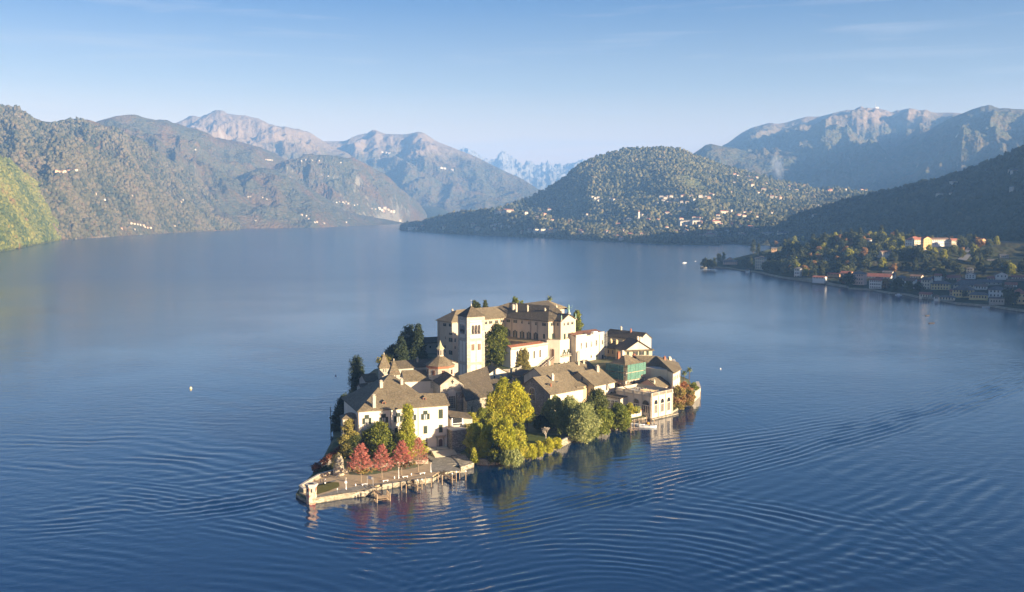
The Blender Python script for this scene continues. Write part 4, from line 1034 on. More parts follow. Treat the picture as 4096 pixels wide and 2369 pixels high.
for ww_ in (wL, wF, wS, wR, wq): wbox(mb, ww_, ww_.len / 2, SE - 0.45, ww_.len, 0.5, 0, 0.35)
n_c = 0
for ww_ in (wF, wS):
    for i in range(26): wbox(mb, ww_, ww_.len * (i + .5) / 26, SE - 0.95, 0.3, 0.5, 0, 0.5)
mb.build('cornice', mTrim, SM)
for ww_, fr in ((wL, .12), (wS, .16), (wS, .60), (wS, .75), (wS, .99), (wF, .9)):
    mb = MB(); mb.tube(ww_.pt(ww_.len * fr, SE - .6, .15), ww_.pt(ww_.len * fr, 18, .15), 0.11, 0.11, 6); mb.build('drain_pipe', mIron, SM)
# canopy over the court
slab_roof('canopy', [[wS.pt(0, 22.6, 4.2), wS.pt(wS.len * .93, 22.6, 4.2), wS.pt(wS.len * .93, 24.0, 0), wS.pt(0, 24.0, 0)]], mat_flat('yellow_canopy', (0.30, 0.22, 0.10), 0.9), SM)
mb = MB(); [mb.tube(wS.pt(wS.len * (i + .3) / 6, 14, 4.0), wS.pt(wS.len * (i + .3) / 6, 22.6, 4.0), 0.3, 0.3, 8) for i in range(6)]; mb.build('column', mTrim, SM)
# lower body under the pavilion
lw = Wall(C3, (47.0, 601.5)); lo = [C2, (20.9, 578.9), (28.4, 578.2), (30.6, 578.6), (39.2, 587.2), (46, 600), (30, 610)]
quad([(20.4, 579.2), (28.0, 578.0), (39.6, 587.4), (45, 600), (25, 600)], 7, 24.8, mWht)
l0 = Wall((28.0, 577.95), (39.6, 587.35))
mb = MB(); wbox(mb, l0, l0.len * .5, 15.1, l0.len * 0.9, 0.3, 0, 1.3)
for i in range(30): wbox(mb, l0, l0.len * (.06 + .88 * i / 29), 15.8, 0.12, 1.0, 1.1, 1.25)
wbox(mb, l0, l0.len * .5, 16.3, l0.len * 0.9, 0.12, 1.05, 1.3); mb.build('balcony', mOld, SM)
for x, y in ((1623, 770), (1671, 762), (1719, 750)): win_at(SM, l0, 3, x, y, 1.3, 4.4, 'half')
win_at(SM, l0, 3, 1772, 738, 0.9, 3.4)
mb = MB(); wbox(mb, pw, pw.len * .5, 25.1, pw.len * 0.55, 0.25, 0, 1.0)
for i in range(16): wbox(mb, pw, pw.len * (.23 + .54 * i / 15), 25.7, 0.08, 1.0, .85, .95)
mb.build('balcony', mOld, SM)
mb = MB(); wt = Wall((20.4, 579.1), (28.2, 577.9))
for i in range(14): wbox(mb, wt, wt.len * (i + .5) / 14, 25.3, 0.12, 1.1, -.2, -.05)
wbox(mb, wt, wt.len / 2, 25.9, wt.len, 0.12, -.25, 0); mb.build('terrace_railing', mat_flat('planted_railing', (0.14, 0.14, 0.08)), SM)
for x, y in ((1568, 900), (1622, 893), (1671, 884)): win_at(SM, l0 if x > 1590 else wt, 3, x, y, 1.0, 2.2, 'closed')
for x, y in ((1718, 874), (1772, 864)): win_at(SM, l0, 3, x, y, 1.8, 2.2, 'closed')
door_(SM, wt, wt.len * .45, 12.5, 1.6, 7.0, True, frame=mSem)
# chimneys and a roof hatch
for (x, y, z, h_, s_) in ((320, 308, 39.0, 2.0, 1.0), (1065, 248, 41.0, 2.2, 1.0), (1197, 260, 40.6, 2.0, 0.9), (1400, 300, 39.2, 2.2, 0.9), (1532, 262, 38.5, 2.2, 0.9), (1030, 232, 41.2, 1.0, 1.8)):
    chimney(SM, at(*zz(3, x, y), z), h_, s_, mOld)
# statues on the pediment
def statue(p, h, label, arm=True):
    e = empty('statue', p, label, 'statue')
    mb = MB(); mb.box((p[0], p[1], p[2] + h * .06), (h * .3, h * .3, h * .14), .7); mb.build('plinth', mOld, e)
    mb = MB(); k = h
    prof = [(.13, .12), (.12, .3), (.10, .45), (.085, .55), (.115, .68), (.12, .76), (.05, .81), (.055, .85), (.07, .90), (.055, .96), (.01, .99)]
    mb.lathe(p, [(r * k, z * k) for r, z in prof], 10)
    if arm:
        P = Vector(p)
        mb.tube(P + Vector((.09, -.05, .75)) * k, P + Vector((.22, -.16, .62)) * k, .035 * k, .028 * k, 6)
        mb.tube(P + Vector((.22, -.16, .62)) * k, P + Vector((.30, -.20, .74)) * k, .028 * k, .022 * k, 6)
        mb.tube(P + Vector((-.1, 0, .75)) * k, P + Vector((-.16, -.04, .5)) * k, .035 * k, .025 * k, 6)
        mb.tube(P + Vector((.26, -.2, .45)) * k, P + Vector((.36, -.22, 1.0)) * k, .012 * k, .012 * k, 4)
    mb.build('figure', mCopper, e, smooth=True)
pt_ = pw.pt(pw.len / 2, 39.7, .3)
statue((pt_.x, pt_.y, 39.6), 5.6, 'tall green copper statue with raised staff at the top of the pediment')
a_ = pw.pt(0.3, 0, .2); statue((a_.x, a_.y, 36.2), 3.3, 'small green statue on the left end of the pediment', False)
a_ = pw.pt(pw.len - 0.3, 0, .2); statue((a_.x, a_.y, 36.2), 3.3, 'small green statue on the right end of the pediment', False)
# right wing with four arched windows
rw = Box('chapel_wing', 'white lower wing with four arched windows, right of the statue pediment', zz(3, 1760, 575), zz(3, 2085, 525), 26.5, 44, 14, 6, mWht, 'wing')
rw.gable(1.9, 'x', 0.2, mTileB, oe=-0.8)
mb = MB(); wbox(mb, rw.front, rw.W / 2, 26.2, rw.W, 0.35, 0, 0.4); wbox(mb, rw.front, rw.W / 2, 26.9, rw.W, 1.0, -0.5, 0.1); wbox(mb, rw.front, rw.W / 2, 14.6, rw.W, 0.25, 0, 0.12); mb.build('cornice', mTrim, rw.root)
for x, y in ((1822, 682), (1881, 670), (1940, 659), (1998, 647)):
    l, z = rw.front.hit(zz(3, x, y)); mb = MB(); warch(mb, rw.front, l, z - 0.6, 2.4, 6.6, 0, 0.1); warch(mb, rw.front, l, z - 0.6, 2.1, 6.3, 0, 0.11, 1); mb.build('blind_arch', [mTrim, mWht], rw.root)
    window(rw.root, rw.front, l, z, 1.05, 3.5, 'arch', frame=mWht)
rw.win('front', 3, 2068, 640, 1.0, 2.6); rw.win('front', 3, 2000, 822, 1.3, 2.8, 'closed'); rw.win('front', 3, 2070, 812, 1.3, 2.8, 'closed'); rw.win('front', 3, 1938, 806, 1.0, 1.4)
mb = MB(); mb.tube(rw.front.pt(rw.W * .83, 26, .15), rw.front.pt(rw.W * .83, 9, .15), .1, .1, 6); mb.build('drain_pipe', mIron, rw.root)
p = at(*zz(3, 1975, 520), 28.6); mb = MB(); mb.box((p.x, p.y, 28.2), (3.2, 2.2, 1.5), .7); mb.build('skylight', mWhiteP, rw.root)
# arcade wing on the left, by the garden
aw = Box('arcade_wing', 'long low wing with red-tiled top and arched windows facing the garden stairs', zz(3, 1000, 705), zz(3, 1430, 640), 24, 46, 7, 7, mPal, 'wing')
slab_roof('roof', [[aw.P(0, .5, 24.1), aw.P(aw.W * .9, .5, 24.1), aw.P(aw.W * .9, 3.0, 25.0), aw.P(0, 3.0, 25.0)]], mTile, aw.root)
mb = MB(); wbox(mb, aw.front, aw.W / 2, 23.6, aw.W, 0.9, 0, 0.5); wbox(mb, aw.front, aw.W / 2, 14.2, aw.W, 0.3, 0, 0.25)
for i in range(34): wbox(mb, aw.front, aw.W * (i + .5) / 34, 22.9, 0.3, 0.6, 0, 0.4)
mb.build('cornice', mOld, aw.root)
for x, y in ((1120, 797), (1205, 795), (1272, 784), (1341, 770)): aw.win('front', 3, x, y, 1.35, 4.4, 'arch', frame=mPal)
l, z = aw.front.hit(zz(3, 1410, 750)); mb = MB(); warch(mb, aw.front, l, z, 2.0, 6.5, 0, 0.08); mb.build('blind_arch', mWht, aw.root)
# stairs up to the arcade door
def stairs(name, label, P0, d, k, n, run, rise, width, mat, rail=False, cat='stairs'):
    """P0 = foot (left), d = walking direction, k = direction of the width"""
    P0 = Vector(P0); d = Vector(d).normalized(); k = Vector(k).normalized()
    e = empty(name, P0, label, cat)
    mb = MB()
    for i in range(n):
        a = P0 + d * run * i; z1 = P0.z + rise * (i + 1)
        poly = [a, a + k * width, a + k * width + d * run * (1 if i < n - 1 else 1.5), a + d * run * (1 if i < n - 1 else 1.5)]
        mb.prism([(p.x, p.y) for p in poly], P0.z - 2.5, z1)
    mb.build('steps', mat, e)
    if rail:
        for off in (0, width):
            r = MB()
            for i in range(0, n + 1, 3):
                q_ = P0 + k * off + d * run * i; q_.z = P0.z + rise * i
                r.tube(q_, q_ + Vector((0, 0, 1.2)), .09, .09, 5)
            a = P0 + k * off; b2 = a + d * run * n; b2.z += rise * n
            r.tube(a + Vector((0, 0, 1.2)), b2 + Vector((0, 0, 1.2)), .12, .12, 5)
            r.build('railing', mTrim, e)
    return e
wd = aw.front
s0 = wd.pt(aw.W * 0.62, gz(*wd.pt(aw.W * 0.62, 0, 3)[:2]), 4.2)
stairs('stairway', 'long brownish outdoor stairway climbing along the arcade wing to the portico door', (s0.x, s0.y, 9.5), wd.d, -wd.n, 22, 0.55, 0.25, 3.0, mat_flat('stair_stone', (0.22, 0.16, 0.11), 0.9), True)

# ---- scaffold mast at the chapel wing's corner
def lattice(p, h, s, label):
    e = empty('lattice_mast', p, label, 'hoist mast'); mb = MB(); P = Vector(p)
    c4 = [Vector((a * s / 2, b_ * s / 2, 0)) for a, b_ in ((-1, -1), (1, -1), (1, 1), (-1, 1))]
    for c in c4: mb.tube(P + c, P + c + Vector((0, 0, h)), .1, .1, 4)
    n = int(h / 1.4)
    for i in range(n):
        z = h * i / n; z2 = h * (i + 1) / n
        for j in range(4):
            a, b2 = c4[j], c4[(j + 1) % 4]
            mb.tube(P + a + Vector((0, 0, z)), P + b2 + Vector((0, 0, z)), .05, .05, 3, caps=False)
            mb.tube(P + (a if i % 2 else b2) + Vector((0, 0, z)), P + (b2 if i % 2 else a) + Vector((0, 0, z2)), .05, .05, 3, caps=False)
    mb.build('lattice', mat_flat('galvanised_steel', (0.5, 0.48, 0.42), 0.5, 0.5, 0.3), e); return e
p = at(*zz(3, 2112, 975), 6.0); mp_ = rw.front.pt(rw.W + 1.2, 6.0, .3)
lattice((mp_.x, mp_.y, 7.0), 20.5, 1.7, 'tall lattice hoist mast standing at the right corner of the chapel wing')

# ---- big house with stone gable and its wings
w45 = 44
h1b = line(zz(3, 1110, 1090), zz(3, 1460, 1240), 14, -46)
hb = Box('stone_gable_house', 'big house with rubble gable and tall arched opening, under one long slab roof', zz(3, 1460, 1240), zz(3, 1842, 1195), 14, w45, 22, 0.5, mWht, group=ISL)
H1 = hb; D_ = (h1b[1] - h1b[0]).length if False else 24.0
H1.W = H1.W
hb.gable(6.6, 'x', 0.7, mRoof, gmat=mStoneD)
mb = MB(); wl = hb.left; mb.mesh([wl.pt(0, 0.5, .05), wl.pt(wl.len, 0.5, .05), wl.pt(wl.len, 14, .05), wl.pt(wl.len / 2, 20.4, .05), wl.pt(0, 14, .05)], [(0, 1, 2, 3, 4)]); mb.build('gable', mStoneD, hb.root)
l, z = wl.hit(zz(4, 905, 425)); mb = MB(); warch(mb, wl, l, z + .2, 4.6, 7.6, 0, .2, 0); warch(mb, wl, l, z, 3.8, 7.0, 0, .26, 1)
wbox(mb, wl, l, z, .15, 6.8, .2, .32, 0); wbox(mb, wl, l, z + .4, 3.8, .15, .2, .32, 0); mb.build('window', [mTrim, mGlass], hb.root)
mb = MB(); [wbox(mb, wl, l - 1.8 + i * .4, z - 3.0, .12, 1.1, .3, .42) for i in range(10)]; wbox(mb, wl, l, z - 2.4, 4.0, .12, .28, .45); mb.build('balustrade', mTrim, hb.root)
for dl in (-1.2, 1.2):
    l, z = hb.front.hit(zz(4, 1190, 480)); window(hb.root, hb.front, max(1.5, l + dl + .6), z, 1.3, 3.0, 'arch', frame=mPnk)
chimney(hb.roof, hb.P(9.5, 7.6, 17.6), 3.2, 1.1, mWht); chimney(hb.roof, hb.P(4.6, 4.0, 15.8), 1.4, .5, mBrick)
for (x, y) in ((1425, 1140), (1525, 1115)):
    mb = MB(); p = at(*zz(3, x, y), 17.0); mb.box((p.x, p.y, 17.6), (1.6, 1.8, .5), .77); mb.build('roof_hatch', mIron, hb.roof)
# taller rear range
hr = Box('slab_roofed_house', 'rear range with long ridge and several chimneys, behind the rubble gable house', None, None, 17.2, 0, 15, 3, mOld, group=ISL, world=((16.5, 489.5), (44.5, 516.5)))
hr.gable(4.4, 'x', 0.6, mRoof)
chimney(hr.roof, hr.P(11, 8, 21.2), 2.2, 1.1, mOld); chimney(hr.roof, hr.P(32, 7.2, 21.2), 4.8, 1.4, mOld); chimney(hr.roof, hr.P(30, 5, 20), 1.2, .9); chimney(hr.roof, hr.P(34.5, 5.4, 20), 1.4, 1.0)
# courtyard link: lit wall between the two wings
cw_ = Box('courtyard_link', 'small cream wall and roof closing the courtyard with the palm', None, None, 14.8, 0, 8, 2, mYel, 'house', group=ISL, world=((31.5, 478.5), (38.0, 484.8))); cw_.gable(1.5, 'x', .4, mRoof)
# projecting wing
h2 = Box('white_wing_house', 'white house with broad slab roof and few shuttered windows, behind the round trees', zz(3, 1975, 1140), zz(3, 2210, 1085), 15.2, 47, 20, 1, mWht, group=ISL)
h2.gable(5.6, 'x', 0.7, mRoof, gmat=mYel)
mb = MB(); wl = h2.left; mb.mesh([wl.pt(0, 1, .05), wl.pt(wl.len, 1, .05), wl.pt(wl.len, 15.1, .05), wl.pt(wl.len / 2, 20.6, .05), wl.pt(0, 15.1, .05)], [(0, 1, 2, 3, 4)]); mb.build('gable', mYel, h2.root)
h2.win('front', 3, 2118, 1160, 1.2, 3.2, 'plain'); h2.win('front', 3, 2170, 1245, 1.2, 2.4, 'closed'); h2.win('front', 3, 2118, 1250, 1.1, 2.2); h2.win('front', 3, 2060, 1165, 1.0, 1.8, 'closed', shut=mCurt); h2.win('front', 3, 2170, 1145, 1.0, 1.8, 'closed', shut=mCurt)
win_at(h2.root, h2.left, 3, 1832, 1065, 1.0, 1.8)
chimney(h2.roof, h2.P(12.5, 8, 19.6), 2.4, 1.4, mOld)
# ---- little roofs between the bell tower and the gable house
g = [((-12.5, 520), (-2.5, 526), 14.5, 8, 3.0, 'y', mWht, 'small house with beige gable and oval window at the foot of the bell tower'),
     ((-9, 500), (2, 506.5), 12.0, 9, 2.2, 'x', mOld, 'low dark-roofed house just right of the bell tower foot'),
     ((3, 498), (13, 508), 13.0, 8, 2.2, 'x', mStone, 'small rubble cottage with dark roof left of the rubble gable house'),
     ((5, 516), (14, 524.5), 14.2, 7, 2.0, 'y', mStone, 'stone cottage with steep little gable below the garden wall'),
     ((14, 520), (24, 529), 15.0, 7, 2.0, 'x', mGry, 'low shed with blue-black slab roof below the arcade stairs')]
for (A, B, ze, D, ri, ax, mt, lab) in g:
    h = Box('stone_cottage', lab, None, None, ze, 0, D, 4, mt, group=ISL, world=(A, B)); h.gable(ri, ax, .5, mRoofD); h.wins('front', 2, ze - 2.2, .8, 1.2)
    if 'oval' in lab: mb = MB(); warch(mb, h.front, h.W / 2, ze + .6, 1.3, 2.6, 0, .1); mb.build('oval_window', mWhiteP, h.root)
# ---- scaffolded house with green netting
gh = Box('scaffolded_house', 'tall unfinished house wrapped in green safety netting and scaffolding', zz(5, 655, 540), zz(5, 893, 500), 21.5, 44, 12, 6, mOld, group=ISL)
gh.hip(4.6, .5, mRoof)
net = mat_flat('green_safety_net', (0.11, 0.24, 0.185), 0.8, var=.35, sc=.6)
mb = MB()
for w, L0, L1 in ((gh.front, 0, gh.W), (gh.left, 0, 12)):
    n = 7
    for i in range(n):
        a = L0 + (L1 - L0) * i / n; b2 = L0 + (L1 - L0) * (i + 1) / n - .08
        for z0, z1 in ((14.6, 18.1), (18.5, 22.4)):
            if z0 < 15 and w is gh.front and i > 4: z0 = 16.2
            wbox(mb, w, (a + b2) / 2, (z0 + z1) / 2, b2 - a, z1 - z0, 1.3, 1.38 + .12 * math.sin(i * 2.1))
net.node_tree.nodes['Principled BSDF'].inputs['Alpha'].default_value = .62; mb.build('netting', net, gh.root)
mb = MB()
for w in (gh.front, gh.left):
    n = 6
    for i in range(n + 1):
        l = w.len * i / n
        for o in (.3, 1.25): mb.tube(w.pt(l, 8.5, o), w.pt(l, 22.8, o), .055, .055, 4, caps=False)
    for z in (10.5, 12.5, 14.5, 16.5, 18.5, 20.5):
        mb.tube(w.pt(0, z, 1.25), w.pt(w.len, z, 1.25), .05, .05, 4, caps=False); wbox(mb, w, w.len / 2, z - .1, w.len, .07, .3, 1.2)
mb.build('scaffolding', mWood, gh.root)
for x, y in ((510, 615), (580, 620), (648, 630)): gh.win('left', 5, x, y, 1.1, 2.4, 'plain', frame=mWhiteP)
gh.win('left', 5, 560, 800, 1.3, 3.2, 'closed', shut=mShutB); gh.win('front', 5, 685, 770, 1.0, 3.0); gh.win('front', 5, 760, 745, 1.0, 2.4); gh.win('front', 5, 823, 652, 1.2, 1.4); gh.win('front', 5, 853, 645, 1.4, 1.4)
gh.wins('front', 4, 19.4, 1.1, 1.8)
chimney(gh.roof, gh.P(4, 8, 24.2), 3.0, 1.3, mBrick); chimney(gh.roof, gh.P(10.5, 10.5, 22.2), 4.6, 1.4, mWht)
# ---- pedimented villa behind
vl = Box('villa', 'cream villa with broad white pediment and four green-shuttered windows', zz(5, 640, 330), zz(5, 1000, 322), 18.0, 14, 15, 10, mat_plaster('olive_plaster', (0.50, 0.45, 0.31), .2), group=ISL)
vl.gable(5.6, 'y', .9, mRoofD, gmat=mWht)
mb = MB(); mb.face([vl.front.pt(.6, 18.1, .06), vl.front.pt(vl.W - .6, 18.1, .06), vl.front.pt(vl.W / 2, 23.3, .06)]); mb.build('pediment', mWht, vl.root)
slab_roof('eave_roof', [[vl.P(-.9, -1.3, 17.5), vl.P(vl.W + .9, -1.3, 17.5), vl.P(vl.W + .9, 0.05, 18.2), vl.P(-.9, 0.05, 18.2)]], mRoof, vl.root, .15)
for x in (686, 783, 862, 940): vl.win('front', 5, x, 360, 1.5, 2.8, 'closed' if x in (686, 940) else 'open')
chimney(vl.roof, vl.P(9.6, 3, 22.2), 2.6, 1.2, mWht); chimney(vl.roof, vl.P(12, 5, 21.2), 3.0, 1.4, mWht)
vw = Box('villa_wing', 'ochre row house with dark roof and three chimneys, left of the pedimented villa', None, None, 15.5, 0, 11, 7, mYel, group=ISL, world=((58, 618), (69.5, 604)))
vw.gable(3.4, 'x', .6, mRoofD); vw.wins('front', 4, 12.8, 1.0, 2.2, 'plain')
for l in (2, 7, 13): vw.chim(l, 3.5, 1.8, 1.3, mYel)
vb = Box('villa_wing', 'long grey-roofed house behind the lattice mast with slender ridge chimney', None, None, 18.0, 0, 12, 8, mGry, group=ISL, world=((61.5, 655), (82, 634)))
vb.gable(3.8, 'x', .6, mRoofD); vb.chim(9, 6, 1.6, .9); vb.chim(18, 5, 1.6, .9, mBrick)
# ---- east house
E1 = Box('east_house', 'broad slab-roofed house with blank white side wall near the island right end', None, None, 19.0, 0, 13, 4, mWht, group=ISL, world=((79.5, 504.5), (87.6, 515.0)))
qa, qb, qc, qd = at(*zz(5, 935, 545), 18.6), at(*zz(5, 1100, 556), 18.6), at(*zz(5, 1287, 627), 18.6), at(*zz(5, 1382, 572), 18.6)
qe, qf = at(*zz(5, 770, 395), 24.0), at(*zz(5, 1050, 400), 24.0)
mb = MB(); mb.prism([(qa.x + .8, qa.y + .8), (qb.x + .3, qb.y + .6), (qc.x - .5, qc.y + .9), (qd.x - .8, qd.y), (90, 545), (70, 552)], 4, 18.5); mb.build('wall', mWht, E1.root)
slab_roof('roof', [[qa, qb, qf, qe], [qb, qc, qf], [qc, qd, qf], [qe, qf, qd + Vector((2, 22, 0)), qa + Vector((2, 38, 0))], [qf, qd, qd + Vector((2, 22, 0))]], mRoof, E1.root)
W_ = Wall(qa, qb); door_(E1.root, W_, W_.len * .8, 13, 1.3, 3.0, mat=mShutB); window(E1.root, W_, W_.len * .3, 12.2, 1.8, 1.4)
W_ = Wall(qc + Vector((-.4, .8, 0)), qd + Vector((-.8, 0, 0)))
for i in range(4): window(E1.root, W_, W_.len * (i + .5) / 4, 11.0, .9, 1.8); window(E1.root, W_, W_.len * (i + .5) / 4, 15.6, .9, 1.8)
chimney(E1.root, at(*zz(5, 765, 470), 19.5), 3.2, 1.4, mBrick); chimney(E1.root, at(*zz(5, 1160, 480), 21), 2.2, 1.1, mBrick); chimney(E1.root, at(*zz(5, 1225, 460), 20.5), 1.2, 1.4, mWht)
# ---- small house behind the boathouse terrace
sh = Box('terrace_cottage', 'small cottage with hipped slab roof and pinkish side wall behind the littered terrace', zz(5, 1085, 812), zz(5, 1240, 755), 12.0, 50, 13, 6, mPnk, group=ISL)
sh.gable(3.6, 'x', .5, mRoof); sh.wins('front', 3, 10.6, 1.2, 1.8); chimney(sh.roof, sh.P(.8, 3.2, 13.2), 1.6, .9, mOld)
# ---- boathouse with terrace
BT = 11.4
bh = Box('boathouse', 'white arcaded boathouse on the water with balustraded terrace full of building rubble', zz(5, 990, 925), zz(5, 1265, 868), BT, 44, 22, -3, mWht, 'boathouse')
mb = MB()
for w in (bh.front, bh.left):
    wbox(mb, w, w.len / 2, BT - .15, w.len + .6, .35, -.1, .4)
    wbox(mb, w, w.len / 2, BT + 1.35, w.len + .2, .18, -.35, .15)
    n = 4 if w is bh.front else 5
    for i in range(n):
        l = w.len * i / (n - 1); l = min(max(l, .35), w.len - .35)
        wbox(mb, w, l, BT + .75, .7, 1.5, -.4, .2)
        wbox(mb, w, l, 5.2, .55, 12.2, 0, .28)
    m_ = int(w.len / .42)
    for i in range(m_): wbox(mb, w, w.len * (i + .5) / m_, BT + .65, .17, 1.3, -.22, .0)
mb.build('balustrade', mOld, bh.root)
mb = MB(); [wbox(mb, w, w.len / 2, BT + .75, w.len, 1.4, -.3, -.12) for w in (bh.right, bh.back)]; mb.build('parapet', mOld, bh.root)
for x in (1045, 1128, 1210):
    l, z = bh.front.hit(zz(5, x, 1085)); mb = MB()
    warch(mb, bh.front, l, 5.5, 3.0, 7.6, 0, .14, 0); warch(mb, bh.front, l, 5.6, 2.5, 7.2, 0, .17, 1)
    wbox(mb, bh.front, l, 6.9, 2.5, .35, .1, .24, 0); [wbox(mb, bh.front, l + k, 4.3, .22, 5.0, .1, .23, 0) for k in (-1.15, -.4, .4, 1.15)]; wbox(mb, bh.front, l, 2.2, 2.5, 1.3, .1, .22, 0)
    mb.build('window', [mWht, mGlass], bh.root)
for x, y, a_ in ((918, 1080, 4.6), (790, 1030, 4.6)):
    l, z = bh.left.hit(zz(5, x, y)); mb = MB()
    warch(mb, bh.left, l, 5.4, a_, 7.4, 0, .14, 0); warch(mb, bh.left, l, 5.6, a_ - .7, 6.9, 0, .17, 1)
    wbox(mb, bh.left, l, 6.6, a_ - .7, .35, .1, .24, 0); wbox(mb, bh.left, l, 2.4, a_ - .7, 1.2, .1, .22, 0); [wbox(mb, bh.left, l + k, 4.5, .25, 4.0, .1, .23, 0) for k in (-1.2, 0, 1.2)]
    mb.build('window', [mWht, mGlass], bh.root)
mb = MB(); wbox(mb, bh.front, bh.W / 2 + .8, .15, bh.W + 4, 1.1, 0, 1.7); mb.build('plinth', mQuay, bh.root)
# rubble and timber on the terrace
rnd = random.Random(8)
mb = MB()
for i in range(90):
    l, d = rnd.uniform(1, bh.W - 1), rnd.uniform(1.5, 20); s_ = rnd.uniform(.2, .7); p = bh.P(l, d, BT + s_ * .4)
    mb.box((p.x, p.y, p.z), (s_, s_ * rnd.uniform(.5, 1.5), s_ * .8), rnd.random() * 3)
tag(mb.build('rubble', mat_flat('rubble_heap', (.2, .17, .13), .95, var=.6, sc=1.2), origin=tuple(bh.P(8, 10, BT))), 'heap of broken rubble spread over the boathouse terrace', 'rubble', kind='stuff')
labs = ['pale roof batten lying on the boathouse terrace']
pm_ = None
for i in range(9):
    mb = MB(); c = bh.P(12.2 - i * .0, 6.0 + i * .9, BT + .35); w_ = bh.P(8.4, 6.6 + i * .9, BT + .25)
    mb.tube(c, w_, .13, .13, 4); tag(mb.build('timber_batten', mat_flat('fresh_timber', (.5, .36, .2)) if i == 0 else bpy.data.materials['fresh_timber'], origin=tuple(c)), 'pale timber batten in the row laid side by side on the boathouse terrace', 'timber', 'timber battens on the terrace')
mb = MB(); mb.tube(bh.P(2, 15, BT + .2), bh.P(-2.5 + 1, 20.5, BT + 5.0), .3, .2, 4); mb.tube(bh.P(2.6, 14.6, BT + .2), bh.P(0, 20, BT + 3.6), .2, .15, 4)
tag(mb.build('timber_pile', mShutB, origin=tuple(bh.P(2, 15, BT))), 'long brown timbers leaning up beside the scaffolded house', 'timber')
mb = MB(); p = bh.P(5.5, 10.5, BT + .25); mb.box((p.x, p.y, p.z), (4.2, 2.2, .25), .5); tag(mb.build('plywood_sheet', bpy.data.materials['fresh_timber'], origin=tuple(p)), 'flat orange-brown board lying in the middle of the boathouse terrace', 'board')
# cafe terrace wall left of the boathouse and its glazed annex
an = Box('glazed_annex', 'low shaded annex with large panes between the white wing house and the boathouse', None, None, 9.0, 0, 8, 1, mGry, 'annex', world=((44.5, 486.5), (52.8, 478.8)))
slab_roof('roof', [[an.P(-.3, -.3, 9.1), an.P(an.W + .3, -.3, 9.1), an.P(an.W + .3, 8, 9.6), an.P(-.3, 8, 9.6)]], mRoofD, an.root); an.wins('front', 4, 5.8, 1.8, 3.6, 'plain', frame=mWhiteP)
cw2 = Box('terrace_wall', 'curved white retaining wall of the small cafe terrace at the water', None, None, 3.9, 0, 9, -2, mWht, 'retaining wall', world=((54.3, 467.0), (64.3, 476.2)))
mb = MB(); wbox(mb, cw2.front, cw2.W / 2, 4.2, cw2.W, .5, -.4, .1); mb.build('parapet', mat_flat('flower_trough', (.30, .14, .08)), cw2.root)
# ================================================================== ISLAND GREENERY
def place(k, bx, by, zb, ty, hw):
    u, v = zz(k, bx, by); p = at(u, v, zb)
    sc = {1: 3.035, 2: 2.914, 3: 2.914, 4: 3.238, 5: 3.238, 6: 3.643, 7: 3.36, 0: 1.0, 10: 3.6, 11: 3.6}[k]
    h = zat(zz(k, bx, ty)[1], p.y) - zb; r = hw / sc * p.y / F_PX
    return p, h, r
def broadleaf(name, label, cat, k, bx, by, zb, ty, hw, mat, n=3500, leaf=.34, nb=14, low=.12, seed=1, droop=0., group=None, prof=None, tk=None, tj=.5, fill=.35, tint=(0, 1), bark=None, sz=.42, squash=1.0):
    p, h, r = place(k, bx, by, zb, ty, hw)
    r *= 1.24 if group != 'creepers at the island right end' else 1.1; n = int(n * 1.5); leaf *= 1.12
    e = empty(name, p, label, cat, group)
    trunk(e, h * .8, max(.12, h * .022), bark or mBark, 5, r * .6, seed)
    leaf_crown('crown', clumps(r * .8, r * .8 * squash, h * low + r * sz * .5, h - r * sz * .6, nb, r * sz, seed, prof=prof), n, leaf, mat, e, seed, droop=droop, tj=tj, fill=fill, tint=tint)
    return e
TR = 'trees on the island'
cone = lambda f: max(.12, 1.05 - f)
colm = lambda f: max(.25, math.sin(math.pi * min(1, .25 + f * .72)) ** .5)
